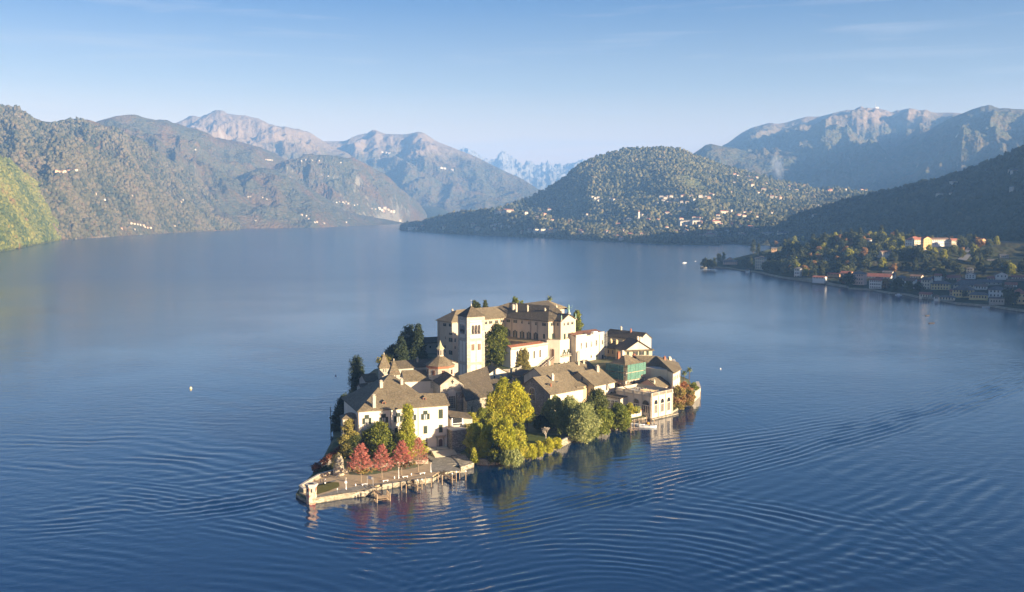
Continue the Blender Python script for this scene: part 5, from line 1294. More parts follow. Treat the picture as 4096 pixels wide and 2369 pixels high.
# slender red trees on the promenade: trunk, rising twigs, sparse leaves
def redtree(label, bx, by, ty, hw, seed, dens, mat, green=.25):
    p, h, r = place(7, bx, by, 1.6, ty, hw)
    e = empty('red_tree', p, label, 'tree', 'red trees on the promenade')
    mb = MB(); mb.tube((0, 0, -.5), (0, 0, h * .25), .2, .17, 7); mb.tube((0, 0, h * .25), (0, 0, h * .97), .17, .03, 6); mb.build('trunk', mBarkP, e, local=True)
    rnd = random.Random(seed); mb = MB(); tips = []
    nbr = 64
    for i in range(nbr):
        f = .18 + .78 * i / nbr; a = i * 2.399 + rnd.random() * .5; z0 = h * f
        w = r * min(1.0, (1.12 - f) * 1.25) * rnd.uniform(.75, 1.08)
        s0 = Vector((0, 0, z0)); m_ = Vector((math.cos(a) * w * .5, math.sin(a) * w * .5, z0 + w * .18)); t_ = Vector((math.cos(a) * w, math.sin(a) * w, z0 + w * .5))
        mb.tube(s0, m_, .055, .04, 3, caps=False); mb.tube(m_, t_, .04, .012, 3, caps=False)
        for j in range(7):
            g = rnd.uniform(.25, .95); q0 = s0.lerp(m_, g * 2) if g < .5 else m_.lerp(t_, g * 2 - 1)
            d = Vector((math.cos(a + rnd.uniform(-1.2, 1.2)), math.sin(a + rnd.uniform(-1.2, 1.2)), rnd.uniform(.3, .9))) * w * .28
            mb.tube(q0, q0 + d, .02, .008, 3, caps=False); tips.append(q0 + d)
        tips.append(t_)
    mb.build('branch', mat_flat('reddish_twigs', (.30, .13, .09), .9) if 'reddish_twigs' not in bpy.data.materials else bpy.data.materials['reddish_twigs'], e, local=True)
    bl = [(t.x, t.y, t.z, .42, .42, .38) for t in tips]
    leaf_crown('crown', bl, dens, .17, mat, e, seed, fill=.9, tj=.6)
    if green:
        low = [(t.x, t.y, t.z, .6, .6, .4) for t in tips if t.z < h * (.22 + green * .5)]
        if low: leaf_crown('lower_leaves', low, int(dens * green * .8), .2, L_tan if seed != 3 else L_drk, e, seed + 9, fill=.9)
    return e
redtree('largest red tree with green-tinged skirt, left of the promenade row', 988, 610, 85, 165, 1, 6800, L_red, .35)
redtree('salmon-pink sparse tree, second from the left in the promenade row', 1268, 560, 90, 150, 2, 3600, L_red, .1)
redtree('deep pink tree with dark green lower branches beside a lamp post', 1533, 510, 42, 150, 3, 5600, L_red, .3)
redtree('thin almost leafless reddish tree nearest the palace steps', 1757, 465, -5, 135, 4, 1900, L_red, .05)
# around the palace
broadleaf('magnolia_tree', 'round glossy dark green tree in front of the palace centre', 'tree', 6, 810, 1200, 2.4, 680, 225, L_mag, 9000, .36, 26, .05, 11, group=TR, tint=(0, .9))
broadleaf('conifer_tree', 'yellow-green feathery conifer with two spires against the palace wall', 'tree', 6, 1200, 1200, 2.6, 415, 270, L_ygr, 9500, .28, 50, .05, 12, prof=lambda f: max(.09, (1 - f) ** 1.9 * 1.25), group=TR, fill=.8, sz=.26, tint=(0, .75))
broadleaf('conifer_tree', 'slimmer conifer spire right beside the feathery one at the palace wall', 'tree', 6, 1262, 1180, 2.6, 435, 115, L_ygr, 3600, .24, 30, .1, 13, prof=lambda f: max(.07, (1 - f) ** 1.8 * 1.1), group=TR, fill=.8, sz=.26, tint=(0, .7))
broadleaf('tawny_shrub', 'tall tawny-leaved shrub at the palace left corner below the loggia', 'shrub', 6, 345, 1245, 2.0, 620, 125, L_tan, 5200, .25, 22, .03, 14, group=TR, fill=.6)
broadleaf('olive_shrub', 'dense olive-green bush under the tawny shrub at the palace corner', 'shrub', 6, 430, 1250, 2.0, 840, 115, L_drk, 3600, .28, 12, .03, 15, group=TR, tint=(.2, 1))
broadleaf('dark_tree', 'dark shaded tree at the water left of the palace roof', 'tree', 6, 300, 780, .6, 285, 150, L_blk, 5200, .36, 20, .0, 16, group=TR)
broadleaf('dark_tree', 'lower dark tree overhanging the lake behind the palace loggia', 'tree', 6, 215, 860, .3, 430, 110, L_blk, 3800, .36, 16, .0, 17, group=TR)
broadleaf('cypress', 'tall narrow cypress left of the twin church turrets', 'tree', 2, 378, 1190, 7, 702, 62, L_blk, 6500, .26, 34, .02, 18, prof=colm, group=TR, sz=.75)
broadleaf('cypress', 'shorter cypress growing against the tall one left of the turrets', 'tree', 2, 425, 1185, 7, 835, 32, L_blk, 2200, .24, 16, .02, 19, prof=colm, group=TR, sz=.8)
broadleaf('cedar', 'blunt dark cedar in front of the weeping conifer behind the turrets', 'tree', 2, 885, 850, 9, 470, 105, L_blk, 6000, .4, 30, .0, 20, prof=lambda f: max(.2, 1.1 - f), group=TR)
broadleaf('weeping_conifer', 'tall see-through weeping conifer behind the twin turrets', 'tree', 2, 985, 800, 9, 335, 85, L_blk, 2600, .4, 24, .2, 21, prof=lambda f: .5 + .4 * math.sin(f * 3.1), group=TR, fill=.9, tint=(.4, 1))
broadleaf('spruce', 'tall dark spruce nearest the seminary, right of the weeping conifer', 'tree', 2, 1090, 820, 9, 328, 105, L_blk, 7500, .4, 38, .0, 22, prof=cone, group=TR)
broadleaf('dark_tree', 'low broad dark tree left of the blunt cedar', 'tree', 2, 780, 860, 8, 565, 75, L_blk, 3600, .4, 14, .0, 23, group=TR)
broadleaf('yellowing_tree', 'small yellowing broadleaf tree just behind the left twin turret', 'tree', 2, 700, 850, 9, 690, 75, L_tan, 1800, .36, 10, .2, 24, group=TR)
broadleaf('cypress', 'left and thicker of the cypress tips above the seminary roof', 'tree', 3, 578, 300, 36, 150, 25, L_drk, 1200, .4, 12, .0, 25, prof=colm, group=TR, sz=.8)
broadleaf('cypress', 'stubby cypress tip leaning beside the thicker one above the roof', 'tree', 3, 618, 300, 36, 170, 22, L_drk, 900, .4, 10, .0, 26, prof=colm, group=TR, sz=.8)
broadleaf('cypress', 'lone slim cypress tip in the middle above the seminary roof', 'tree', 3, 706, 300, 36, 145, 17, L_drk, 1000, .36, 12, .0, 27, prof=colm, group=TR, sz=.85)
broadleaf('wispy_tree', 'wispy treetop rising over the seminary ridge', 'tree', 3, 1050, 260, 38, 108, 45, L_mid, 700, .4, 10, .2, 28, group=TR, fill=.9)
broadleaf('wispy_tree', 'smaller wispy treetop right of its taller neighbour over the ridge', 'tree', 3, 1125, 260, 38, 145, 28, L_mid, 300, .4, 6, .2, 29, group=TR, fill=.9)
broadleaf('pine_tree', 'green tree peeking out behind the right side of the pediment', 'tree', 3, 1765, 560, 18, 268, 60, L_mid, 3000, .42, 16, .1, 30, group=TR)
broadleaf('magnolia_tree', 'big glossy evergreen in the garden between bell tower and arcade wing', 'tree', 3, 850, 912, 13, 425, 132, L_mag, 12000, .42, 34, .05, 31, group=TR, tint=(0, .8), prof=lambda f: max(.3, math.sin(math.pi * min(1, .22 + f * .74)) ** .75))
broadleaf('garden_shrub', 'dark shrub right beside the bell tower in the garden', 'shrub', 3, 735, 925, 12.5, 850, 40, L_drk, 900, .35, 6, .0, 32, group=TR)
broadleaf('garden_shrub', 'low clipped shrub bed under the big garden evergreen', 'shrub', 3, 830, 975, 12, 930, 60, L_drk, 900, .3, 8, .0, 33, group=TR)
broadleaf('larch', 'thin tawny larch left of the pair in front of the arcade wing', 'tree', 3, 1112, 965, 11, 722, 38, L_tan, 1500, .26, 16, .1, 34, prof=cone, group=TR, fill=.9)
broadleaf('larch', 'denser green-tawny larch right of the pair in front of the arcade wing', 'tree', 3, 1162, 960, 11, 705, 48, L_tan, 3800, .26, 22, .05, 35, prof=lambda f: max(.2, 1.05 - f * .9), group=TR, tint=(0, .6), sz=.6)
# the big yellow willow
p, h, r = place(4, 640, 930, 2.5, 205, 215)
e = empty('willow_tree', p, 'huge bright yellow willow in front of the rubble gable house', 'tree', TR)
trunk(e, h * .8, .55, mBark, 7, r * .8, 5)
sc_ = p.y / F_PX / 3.238
bl = []
for (x, y, rr) in ((530, 250, 60), (520, 330, 90), (690, 320, 85), (600, 400, 120), (740, 430, 95), (480, 450, 100), (640, 520, 130), (780, 540, 90), (520, 580, 110), (420, 560, 70), (700, 640, 110), (600, 680, 100), (680, 290, 50), (800, 460, 60), (740, 700, 70), (440, 650, 70), (560, 210, 40), (400, 470, 80), (375, 580, 66), (820, 610, 75), (480, 700, 85), (560, 470, 110), (660, 400, 100), (380, 660, 60)):
    for q in range(3):
        dy = (q - 1) * r * .45
        bl.append(((x - 640) * sc_ * 1.1, dy, h - (y - 175) * sc_ * .98, rr * sc_ * (.95 - .12 * abs(q - 1)), rr * sc_ * .8, rr * sc_))
leaf_crown('crown', bl, 38000, .33, L_yel, e, 5, droop=.25, tj=.45, fill=.3)
broadleaf('broadleaf_tree', 'mid-green tree hugging the right flank of the yellow willow', 'tree', 4, 835, 890, 2.5, 520, 95, L_mid, 5200, .34, 16, .3, 41, group=TR)
BG = 'bushes between palace and willow'
for i, (lab, bx, by, ty, hw, mt, n, seed, dr, zb_) in enumerate([
    ('brown-green bush climbing the stone bastion beside the palace', 60, 1130, 800, 85, L_tan, 4200, 51, .1, 1.6),
    ('olive bush between bastion and church annex, above the bamboo', 120, 1010, 640, 95, L_ygr, 6500, 58, .2, 3.0),
    ('green bush behind the bamboo, under the annex window', 260, 1000, 580, 95, L_mid, 6000, 59, .2, 3.0),
    ('yellow-brown thicket behind the tall bamboo, touching the willow', 400, 1010, 640, 100, L_ygr, 6500, 60, .3, 3.0),
    ('olive and yellow bamboo thicket left of the willow, by the bastion', 170, 1200, 780, 115, L_ygr, 9500, 52, .3, 1.6),
    ('tall yellow bamboo clump in the middle of the thicket', 330, 1250, 800, 120, L_yel, 10500, 53, .35, 1.6),
    ('golden weeping thicket directly under the willow', 540, 1290, 740, 150, L_yel, 15000, 54, .35, 1.6),
    ('pale green bush at the right end of the thicket above the lawn', 730, 1240, 800, 100, L_ygr, 8000, 55, .3, 1.6),
    ('dark shaded shrub at the foot of the bamboo, near the yellow palm', 430, 1300, 1050, 90, L_drk, 3000, 56, 0, 1.6),
    ('green curtain of branches hanging over the quay under the willow', 620, 1325, 1090, 130, L_gry, 6500, 57, .55, 1.2)]):
    broadleaf('bamboo_thicket' if 'bamboo' in lab else 'bush', lab, 'bush', 4, bx, by, zb_, ty, hw, mt, n, .28, 24, .02, seed, droop=dr, group=BG, fill=.5, tint=(0, 1) if mt is not L_yel else (0, .75))
broadleaf('small_shrub', 'small bright yellow-green shrub alone at the water left of the thicket', 'shrub', 4, 150, 1300, 1.0, 1110, 70, L_ygr, 3000, .24, 10, .0, 58, group=BG, prof=cone)
for lab, bx, by, ty, hw, seed in (('golden hedge shrub next to the weeping thicket on the quay wall', 880, 1240, 1050, 85, 61), ('golden hedge shrub in the middle of the quay wall row', 990, 1215, 1020, 80, 62), ('golden hedge shrub in front of the bare white tree', 1110, 1160, 985, 75, 63), ('golden hedge shrub ending the row next to the bare quay wall', 1215, 1115, 965, 65, 64)):
    broadleaf('hedge_shrub', lab, 'shrub', 4, bx, by, 1.0, ty, hw, L_yel, 3400, .24, 12, .0, seed, group='golden shrubs on the quay wall', tint=(.2, .9), fill=.5)
# bare tree
p, h, r = place(4, 1082, 992, 2.0, 815, 90)
e = empty('bare_tree', p, 'leafless pale tree on the little lawn', 'tree', TR)
mb = MB(); rnd = random.Random(4)
def br(P, d, L_, rad, lv):
    Q = P + d * L_; mb.tube(P, Q, rad, rad * .65, 4, caps=False)
    if lv == 0: return
    for i in range(4 if lv > 1 else 5):
        dd = (d + Vector((rnd.uniform(-1, 1), rnd.uniform(-1, 1), rnd.uniform(-.2, .7))) * .75).normalized(); br(Q if i else P.lerp(Q, .7), dd, L_ * .68, rad * .6, lv - 1)
br(Vector((0, 0, -.3)), Vector((0, 0, 1)), h * .36, .2, 4)
mb.build('trunk', mat_flat('white_bark', (.50, .44, .36), .9), e, local=True)
broadleaf('weeping_tree', 'narrow grey-green weeping tree against the rubble house corner', 'tree', 4, 1110, 840, 2.2, 480, 85, L_gry, 6500, .26, 22, .0, 65, droop=.4, group=TR)
broadleaf('dark_tree', 'dark shaded shrubs behind the lawn under the rubble gable', 'shrub', 4, 1010, 860, 2.2, 690, 90, L_drk, 2600, .3, 10, .0, 66, group=TR)
broadleaf('weeping_tree', 'large grey-green weeping tree behind the tall palm', 'tree', 4, 1390, 900, 2.0, 455, 155, L_gry, 14000, .26, 34, .0, 67, droop=.4, group=TR)
broadleaf('weeping_tree', 'grey-green weeping tree hanging over the quay into the lake', 'tree', 4, 1560, 1000, 1.4, 530, 165, L_gry, 16000, .26, 38, -.02, 68, droop=.45, group=TR)
broadleaf('weeping_tree', 'grey-green tree in the dark gap left of the tall palm', 'tree', 4, 1215, 880, 2.0, 420, 80, L_gry, 5000, .26, 20, .1, 69, droop=.4, group=TR)
broadleaf('evergreen_oak', 'dark brownish-green tree in front of the white wing house', 'tree', 4, 1735, 860, 2, 330, 140, L_drk, 10500, .32, 30, .1, 70, group=TR, tint=(.25, 1))
broadleaf('evergreen_oak', 'bushy green tree below the brownish one, drooping to the water', 'tree', 4, 1800, 935, 1.2, 590, 130, L_mid, 9500, .3, 28, .0, 71, group=TR, droop=.2)
broadleaf('round_tree', 'round dark green tree at the water by the cafe terrace', 'tree', 5, 565, 1345, 1.2, 1020, 125, L_mid, 9500, .3, 28, .0, 72, group=TR, tint=(0, .75), droop=.15)
broadleaf('small_tree', 'small yellow-green tree on the cafe terrace', 'tree', 5, 712, 1165, 3.9, 1012, 62, L_ygr, 2600, .28, 12, .1, 73, group=TR)
broadleaf('small_tree', 'small olive tree next to the boathouse arch', 'tree', 5, 800, 1155, 3.9, 1055, 48, L_gry, 1700, .26, 10, .1, 74, group=TR)
broadleaf('small_shrub', 'small yellow shrub at the foot of the round dark tree', 'shrub', 5, 498, 1345, .8, 1268, 32, L_ygr, 1200, .22, 6, .0, 75, group=TR)
broadleaf('small_tree', 'thin shrub against the yellow courtyard wall', 'shrub', 3, 1890, 1290, 3, 1150, 40, L_ora, 900, .3, 8, .0, 76, group=TR, fill=.8)
CR = 'creepers at the island right end'
broadleaf('creeper_mound', 'mound of red creeper beside the boathouse end', 'creeper', 5, 1400, 960, 2.0, 730, 80, L_ora, 5000, .3, 14, .0, 81, group=CR)
broadleaf('creeper_mound', 'mottled creeper curtain hanging to the water right of the boathouse', 'creeper', 5, 1340, 1085, .5, 790, 95, L_cre, 7500, .3, 20, .0, 82, group=CR, droop=.3)
broadleaf('creeper_mound', 'green and rust creeper curtain at the far right of the island', 'creeper', 5, 1470, 1040, .5, 800, 85, L_cre, 6500, .3, 20, .0, 83, group=CR, droop=.3)
broadleaf('creeper_mound', 'green shrubs on the wall top at the island right end', 'creeper', 5, 1540, 880, 3, 740, 55, L_mid, 2600, .3, 12, .0, 84, group=CR)
broadleaf('creeper_mound', 'yellow-green bush behind the red creeper, below the palms', 'bush', 5, 1330, 830, 4, 700, 50, L_ygr, 2200, .3, 12, .0, 85, group=CR)
# palms
def palm(label, k, bx, by, zb, ty, fr, seed=0, nfr=22, mat=None, dead=True):
    p, h, _ = place(k, bx, by, zb, ty, 10)
    e = empty('palm_tree', p, label, 'palm', 'palms on the island'); rnd = random.Random(seed)
    hh = max(.4, h - fr * .55)
    mb = MB(); mb.tube((0, 0, -.5), (0, 0, hh), .24, .2, 8); mb.build('trunk', mBark, e, local=True)
    mb = MB()
    for i in range(nfr):
        a = i * 2.399; el = 1.25 - 1.7 * i / nfr; L_ = fr * rnd.uniform(.85, 1.1)
        prev = Vector((0, 0, hh)); d = Vector((math.cos(a) * math.cos(el), math.sin(a) * math.cos(el), math.sin(el))); sd_ = Vector((-math.sin(a), math.cos(a), 0)); wp = .05
        for j in range(5):
            q = prev + d * L_ / 5; w = (.35, .55, .5, .3, .02)[j] * fr * .3
            mb.face([prev - sd_ * wp, q - sd_ * w + Vector((0, 0, -.08)), q, prev]); mb.face([prev, q, q + sd_ * w + Vector((0, 0, -.08)), prev + sd_ * wp])
            prev = q; wp = w; d = (d + Vector((0, 0, -.32))).normalized()
    o = mb.build('fronds', mat or mPalm, e, local=True)
    return e
mPalm = mat_flat('palm_fronds', (.11, .13, .03), .6, .3, var=.5, sc=3)
palm('small yellowing palm inside the bamboo thicket', 4, 320, 1110, 2, 935, 1.9, 1)
palm('low bushy yellow-green palm behind the quay wall', 4, 1262, 985, 2, 850, 2.4, 2, 26)
palm('tall palm between the grey-green weeping trees', 4, 1280, 880, 2, 640, 1.8, 3)
palm('lone tall palm in the yellow courtyard of the white wing house', 3, 1860, 1300, 3, 1060, 2.4, 4)
palm('palm beside the green-netted house', 5, 930, 720, 8, 545, 2.4, 5, 26)
palm('taller palm at the island right end', 5, 1478, 770, 3.5, 548, 2.5, 6, 26)
palm('shorter palm left of the tall one at the island right end', 5, 1412, 770, 3.5, 590, 2.5, 7, 26)
palm('palm top showing above the seminary back ridge', 3, 1453, 260, 34, 100, 3.2, 8, 24)
# lawns (ground cover, lies 3 cm above the soil)
def sheet(name, pts, mat, off=.05, kind='structure', zf=None, sub=3.0, label=None, cat=None):
    P = [Vector((p[0], p[1])) for p in pts]; n = len(P); Q = list(P)
    x0, x1 = min(p.x for p in P), max(p.x for p in P); y0, y1 = min(p.y for p in P), max(p.y for p in P)
    x = x0 + sub / 2
    while x < x1:
        y = y0 + sub / 2
        while y < y1:
            if inpoly(x, y, [(p.x, p.y) for p in P]) and sdist(x, y, [(p.x, p.y) for p in P]) > sub * .4: Q.append(Vector((x, y)))
            y += sub
        x += sub
    vs, es, fs, *_ = delaunay_2d_cdt(Q, [(i, (i + 1) % n) for i in range(n)], [], 1, 1e-4)
    mb = MB(); mb.mesh([(v.x, v.y, (zf or gz)(v.x, v.y) + off) for v in vs], [list(f) for f in fs])
    return tag(mb.build(name, mat), label, cat, kind=kind)
# ================================================================== PROMENADE, PIERS, BOATS
def zpt(pts, k, z): return [tuple(at(*zz(k, x, y), z)[:2]) for x, y in pts]
mGravel = mat_flat('sandy_gravel', (0.42, 0.32, 0.20), .95, .05, var=.25, sc=.7)
mPave = mat_stone('paving_slabs', (0.27, 0.25, 0.205), 1.1, .25)
mGrass = mat_flat('dry_grass', (0.13, 0.12, 0.035), .95, .05, var=.45, sc=.6)
mStep = mat_flat('pale_step_stone', (0.46, 0.41, 0.30), .9, var=.2, sc=1.5)
deck_z = lambda x, y: 1.75
PR = [(-68.6, 334.2), (-59.6, 340.2), (-52.4, 343.7), (-47.8, 351.3), (-41.3, 355.9), (-34.8, 359.3), (-29.9, 361.9), (-27.0, 372.0), (-24.0, 379.5), (-30, 384.5), (-47, 379), (-58, 374.5), (-69, 367.5), (-74.8, 348), (-74.9, 342.6)]
mb = MB(); mb.prism(PR, -2.5, 1.75); tag(mb.build('promenade', [mGravel]), kind='structure')
E2 = zpt([(1950, 300), (2060, 330), (2330, 425), (2300, 455), (2195, 455), (1960, 470), (1560, 560), (1170, 650), (1030, 690), (560, 800), (360, 840), (370, 800), (640, 720), (960, 650), (1330, 600), (1750, 530), (1925, 475)], 7, 1.75)
tag(sheet('paving', E2, mPave, .05, zf=deck_z), kind='structure')
tag(sheet('grass', zpt([(350, 655), (560, 600), (690, 605), (700, 660), (560, 720), (360, 780)], 7, 1.75), mGrass, .06, zf=deck_z), kind='structure')
tag(sheet('path', zpt([(200, 690), (330, 640), (640, 575), (660, 590), (360, 665)], 7, 1.75), mPave, .06, zf=deck_z), kind='structure')
tag(sheet('grass', zpt([(840, 900), (1000, 930), (1250, 950), (1240, 990), (1000, 1030), (860, 1100), (840, 1000)], 4, 2.1), mat_flat('green_lawn', (0.075, 0.095, 0.02), .95, var=.4, sc=.5), .1, zf=lambda x, y: 2.1), kind='structure')
tag(sheet('terrace', [(-19, 555), (1, 562), (7, 553), (-2, 541), (-20, 538)], mat_flat('garden_lawn', (0.06, 0.075, 0.02), .95, var=.4), .15, zf=lambda x, y: max(12.6, gz(x, y))), kind='structure')
# coping along the quay edge
def wall_run(name, label, pts, z0, z1, th, mat, cat='wall', cap=None):
    c = Vector((pts[0][0], pts[0][1], z0)); e = empty(name, c, label, cat); mb = MB(); cp = MB()
    for a, b in zip(pts[:-1], pts[1:]):
        A = Vector((*a[:2], 0)); B = Vector((*b[:2], 0)); d = (B - A).normalized(); n = Vector((d.y, -d.x, 0)) * th / 2; x = d * th * .3
        mb.prism([(p.x, p.y) for p in (A - x + n, B + x + n, B + x - n, A - x - n)], z0, z1)
        if cap: n2 = n * 1.25; cp.prism([(p.x, p.y) for p in (A - x + n2, B + x + n2, B + x - n2, A - x - n2)], z1 + .003, z1 + .15)
    mb.build('masonry', mat, e)
    if cap: cp.build('coping', cap, e)
    return e
wall_run('stone_parapet', 'rubble parapet wall along the left lake side of the promenade', [(-72.6, 341.2), (-75.0, 345.6), (-73.6, 352.0), (-70.8, 362.0), (-66.8, 367.0)], -2, 3.1, .8, mStone, cap=mTrim)
wall_run('quay_wall', 'low rubble quay wall from the pink turret to the first pier', [(-69.3, 333.0), (-59.6, 339.3), (-52.0, 342.8), (-48.6, 347.4)], -3, 2.05, 1.1, mQuay)
wall_run('quay_wall', 'rubble quay wall between the first and second pier', [(-46.6, 351.3), (-41.0, 354.8), (-37.6, 356.6)], -3, 1.9, 1.0, mQuay, cap=mPave)
wall_run('quay_wall', 'short rubble quay wall between the second and third pier', [(-35.6, 357.4), (-29.4, 360.7)], -3, 1.9, 1.0, mQuay, cap=mPave)
wall_run('garden_wall', 'low pale garden wall behind the red trees', [(-63.5, 368.3), (-56, 373.0), (-46, 377.6), (-33, 382.0)], 1, 3.3, .6, mStone)
wall_run('lake_wall', 'straight rubble quay wall right of the golden hedge shrubs', [(9, 398.5), (20.6, 415), (26.5, 427), (33, 436), (44, 445)], -3, 2.9, .8, mQuay, cap=mTrim)
wall_run('lake_wall', 'small ruined stone pier head at the water below the bamboo', [(-13.6, 387.2), (-9.6, 386.2), (-6, 387.2)], -3, 2.5, 1.2, mStone)
wall_run('terrace_garden_wall', 'stepped garden retaining wall with white railing right of the bell tower', [(-17, 536.5), (-2, 539.5), (4, 546), (5, 552)], 5, 13.6, .8, mStone, cap=mTrim)
# hexagonal pink turret
tp = at(*zz(7, 306, 905), 0); TC = Vector((tp.x + .2, tp.y + 1.3, 0))
e = empty('turret', (TC.x, TC.y, 0), 'small pink hexagonal turret with flat stone cap at the tip of the quay', 'turret')
mb = MB(); hx = lambda r, z: [(TC.x + r * math.cos(R(15 + 60 * i)), TC.y + r * math.sin(R(15 + 60 * i))) for i in range(6)]
mb.prism(hx(1.75, 0), -3, 6.2)
m_, nt_, b_ = nm('faded_pink_render'); P_ = geo_pos(nt_)
L(nt_, mixc(nt_, ramp(nt_, noise_(nt_, .9, 5, .65, P_), [(.42, (0, 0, 0)), (.55, (1, 1, 1))]), (0.52, 0.17, 0.11), (0.55, 0.43, 0.32)), b_.inputs['Base Color']); b_.inputs['Roughness'].default_value = .9
mb.build('wall', m_, e)
mb = MB(); mb.prism(hx(2.0, 0), 6.0, 6.5, bottom=True); mb.prism(hx(2.3, 0), 6.5, 7.0, bottom=True); mb.build('cap', mTrim, e)
mb = MB(); mb.prism(hx(1.0, 0), 7.0, 7.08); mb.build('hatch', mIron, e)
for i in (3, 4, 5): p = hx(1.75, 0); W_ = Wall(p[i], p[(i + 1) % 6]); window(e, W_, W_.len / 2, 4.9, .42, 1.3, 'plain')
# ruined round tower with ivy
rp = at(*zz(1, 610, 985), 1.7); rp.y += 1.8
e = empty('round_tower', (rp.x, rp.y, 1), 'ruined round rubble tower with ivy-topped conical roof behind the promenade', 'tower')
mb = MB(); mb.lathe((rp.x, rp.y, 0), [(2.2, -1), (2.0, 5.4), (1.9, 7.2), (1.3, 8.6), (.3, 9.9)], 18); mb.build('wall', mat_stone('pale_rubble', (0.44, 0.39, 0.29), .6, .6), e, smooth=False)
leaf_crown('ivy', [(-1.0, -1.2, 6.0, 1.2, .9, 2.2), (-1.7, -.4, 6.2, .8, .9, 1.8), (.2, -.6, 8.3, 1.0, 1.0, .8)], 700, .2, L_tan, e, 3, fill=.2)
w_ = wall_run('hedge_wall', 'ivy-covered boundary wall with russet creeper hedge running behind the round tower', [(-73.6, 371), (-70.5, 384), (-67.5, 396)], -2, 4.2, .8, mStoneD)
leaf_crown('creeper', [(x - w_.location.x, y - w_.location.y, z, rx, 2.0, rz) for x, y, z, rx, rz in [(-74.2, 370, 5.4, 1.6, 1.5), (-73.8, 372, 3.0, 1.4, 2.4), (-73, 375, 5.6, 1.1, 1.1), (-72.2, 378, 5.9, 1.1, 1.1), (-71.5, 381.5, 6.2, 1.1, 1.1), (-70.6, 385, 6.6, 1.1, 1.1), (-69.8, 389, 7.0, 1.2, 1.2), (-68.8, 393, 7.2, 1.3, 1.3)]], 8000, .22, mat_leaf('russet_creeper', [(.06, .02, .015), (.14, .045, .025), (.22, .08, .03)]), w_, 6, fill=.3)
leaf_crown('ivy', [(x - w_.location.x, y - w_.location.y, z, 1.3, 2.0, 2.2) for x, y, z in [(-70.8, 370.5, 3.5), (-68.6, 371, 3.8), (-67.4, 373, 3.6), (-71.5, 368, 2.6)]], 5200, .22, L_drk, w_, 7, fill=.3)
# stairs of the palace and down to the lake
pd = PAL.front.d; pk = -PAL.front.n
fpt = PAL.front.pt(l2 - 5.2, 1.75, 9.8)
stairs('palace_steps', 'broad lower flight of pale steps from the promenade up to the palace', (fpt.x, fpt.y, 1.75), pk, pd, 7, .75, .2, 9.5, mStep)
f2 = PAL.front.pt(l2 - 5.2, 1.75, 4.4)
mb = MB(); mb.prism([(p.x, p.y) for p in (f2, f2 + pd * 9.5, f2 + pd * 9.5 + pk * 5.5, f2 + pk * 5.5)], 0, 3.16); tag(mb.build('landing', mPave), 'paved landing between the two flights of palace steps', 'landing')
f3 = PAL.front.pt(l2 - 2.2, 3.16, 3.4)
stairs('palace_steps', 'narrow upper flight of pale steps climbing to the arched palace portal', (f3.x, f3.y, 3.16), pk, pd, max(3, int((PZ - 3.16) / .18)), 3.4 / max(3, int((PZ - 3.16) / .18)), .18, 4.6, mStep)
f4 = PAL.front.pt(l2 - 7.2, 3.16, 2.6)
stairs('palace_steps', 'short side flight of pale steps to the brown square door of the palace', (f4.x, f4.y, 3.16), pk, pd, 4, .5, .18, 4.8, mStep)
lk = at(*zz(7, 2140, 352), 1.8); lk2 = at(*zz(7, 2260, 345), 1.8); dl = (lk2 - lk).normalized(); dn = Vector((dl.y, -dl.x, 0))
e = empty('lake_steps', lk, 'pale stone steps going down into the lake beside the third pier', 'stairs'); mb = MB()
for i in range(9):
    a = lk + dn * (.85 * i) + dl * (.22 * i)
    mb.prism([(p.x, p.y) for p in (a, a + dn * .9, a + dn * .9 + dl * 4.6, a + dl * 4.6)], -3, 1.72 - .2 * i)
mb.build('steps', mStep, e)
ramp_ = zpt([(2180, 230), (2290, 330), (2330, 400), (2505, 345), (2440, 300), (2390, 230)], 7, 1.9)
mb = MB(); mb.prism(list(reversed(ramp_)), -2, 1.95); tag(mb.build('landing', mQuay), 'sloping cobbled landing between the bastion and the lake', 'landing')
mb = MB(); pz_ = [PAL.front.pt(l2 + a_ - 33.5, 0, o_) for a_, o_ in ((25.5, 4), (40, 4), (40, 13.5), (35.5, 22), (31, 24.5), (25.5, 23.5))]
mb.prism([(p.x, p.y) for p in reversed(pz_)], -1, 1.705); tag(mb.build('paving', mPave), kind='structure')
# lamp posts
def lamp(label, bx, by, h, board=False):
    p = at(*zz(7, bx, by), 1.8); e = empty('street_lamp', p, label, 'street lamp', 'lamp posts on the promenade')
    mb = MB(); mb.lathe((0, 0, 0), [(.24, 0), (.22, .5), (.12, .7), (.09, h * .6), (.07, h - .5)], 10); mb.build('post', mWhiteP, e, local=True)
    mb = MB(); mb.lathe((0, 0, h - .5), [(.06, 0), (.2, .15), (.26, .5), (.04, .72)], 8); mb.build('lantern', mOld, e, local=True)
    if board: mb = MB(); mb.box((0, -.12, h * .62), (.85, .06, .7)); mb.build('notice_board', mWhiteP, e, local=True)
lamp('white lamp post carrying a square notice board', 787, 697, 4.1, True)
lamp('white lamp post between the second and third red trees', 1495, 555, 4.2)
lamp('white lamp post on the paved corner near the third pier', 1927, 468, 3.6)
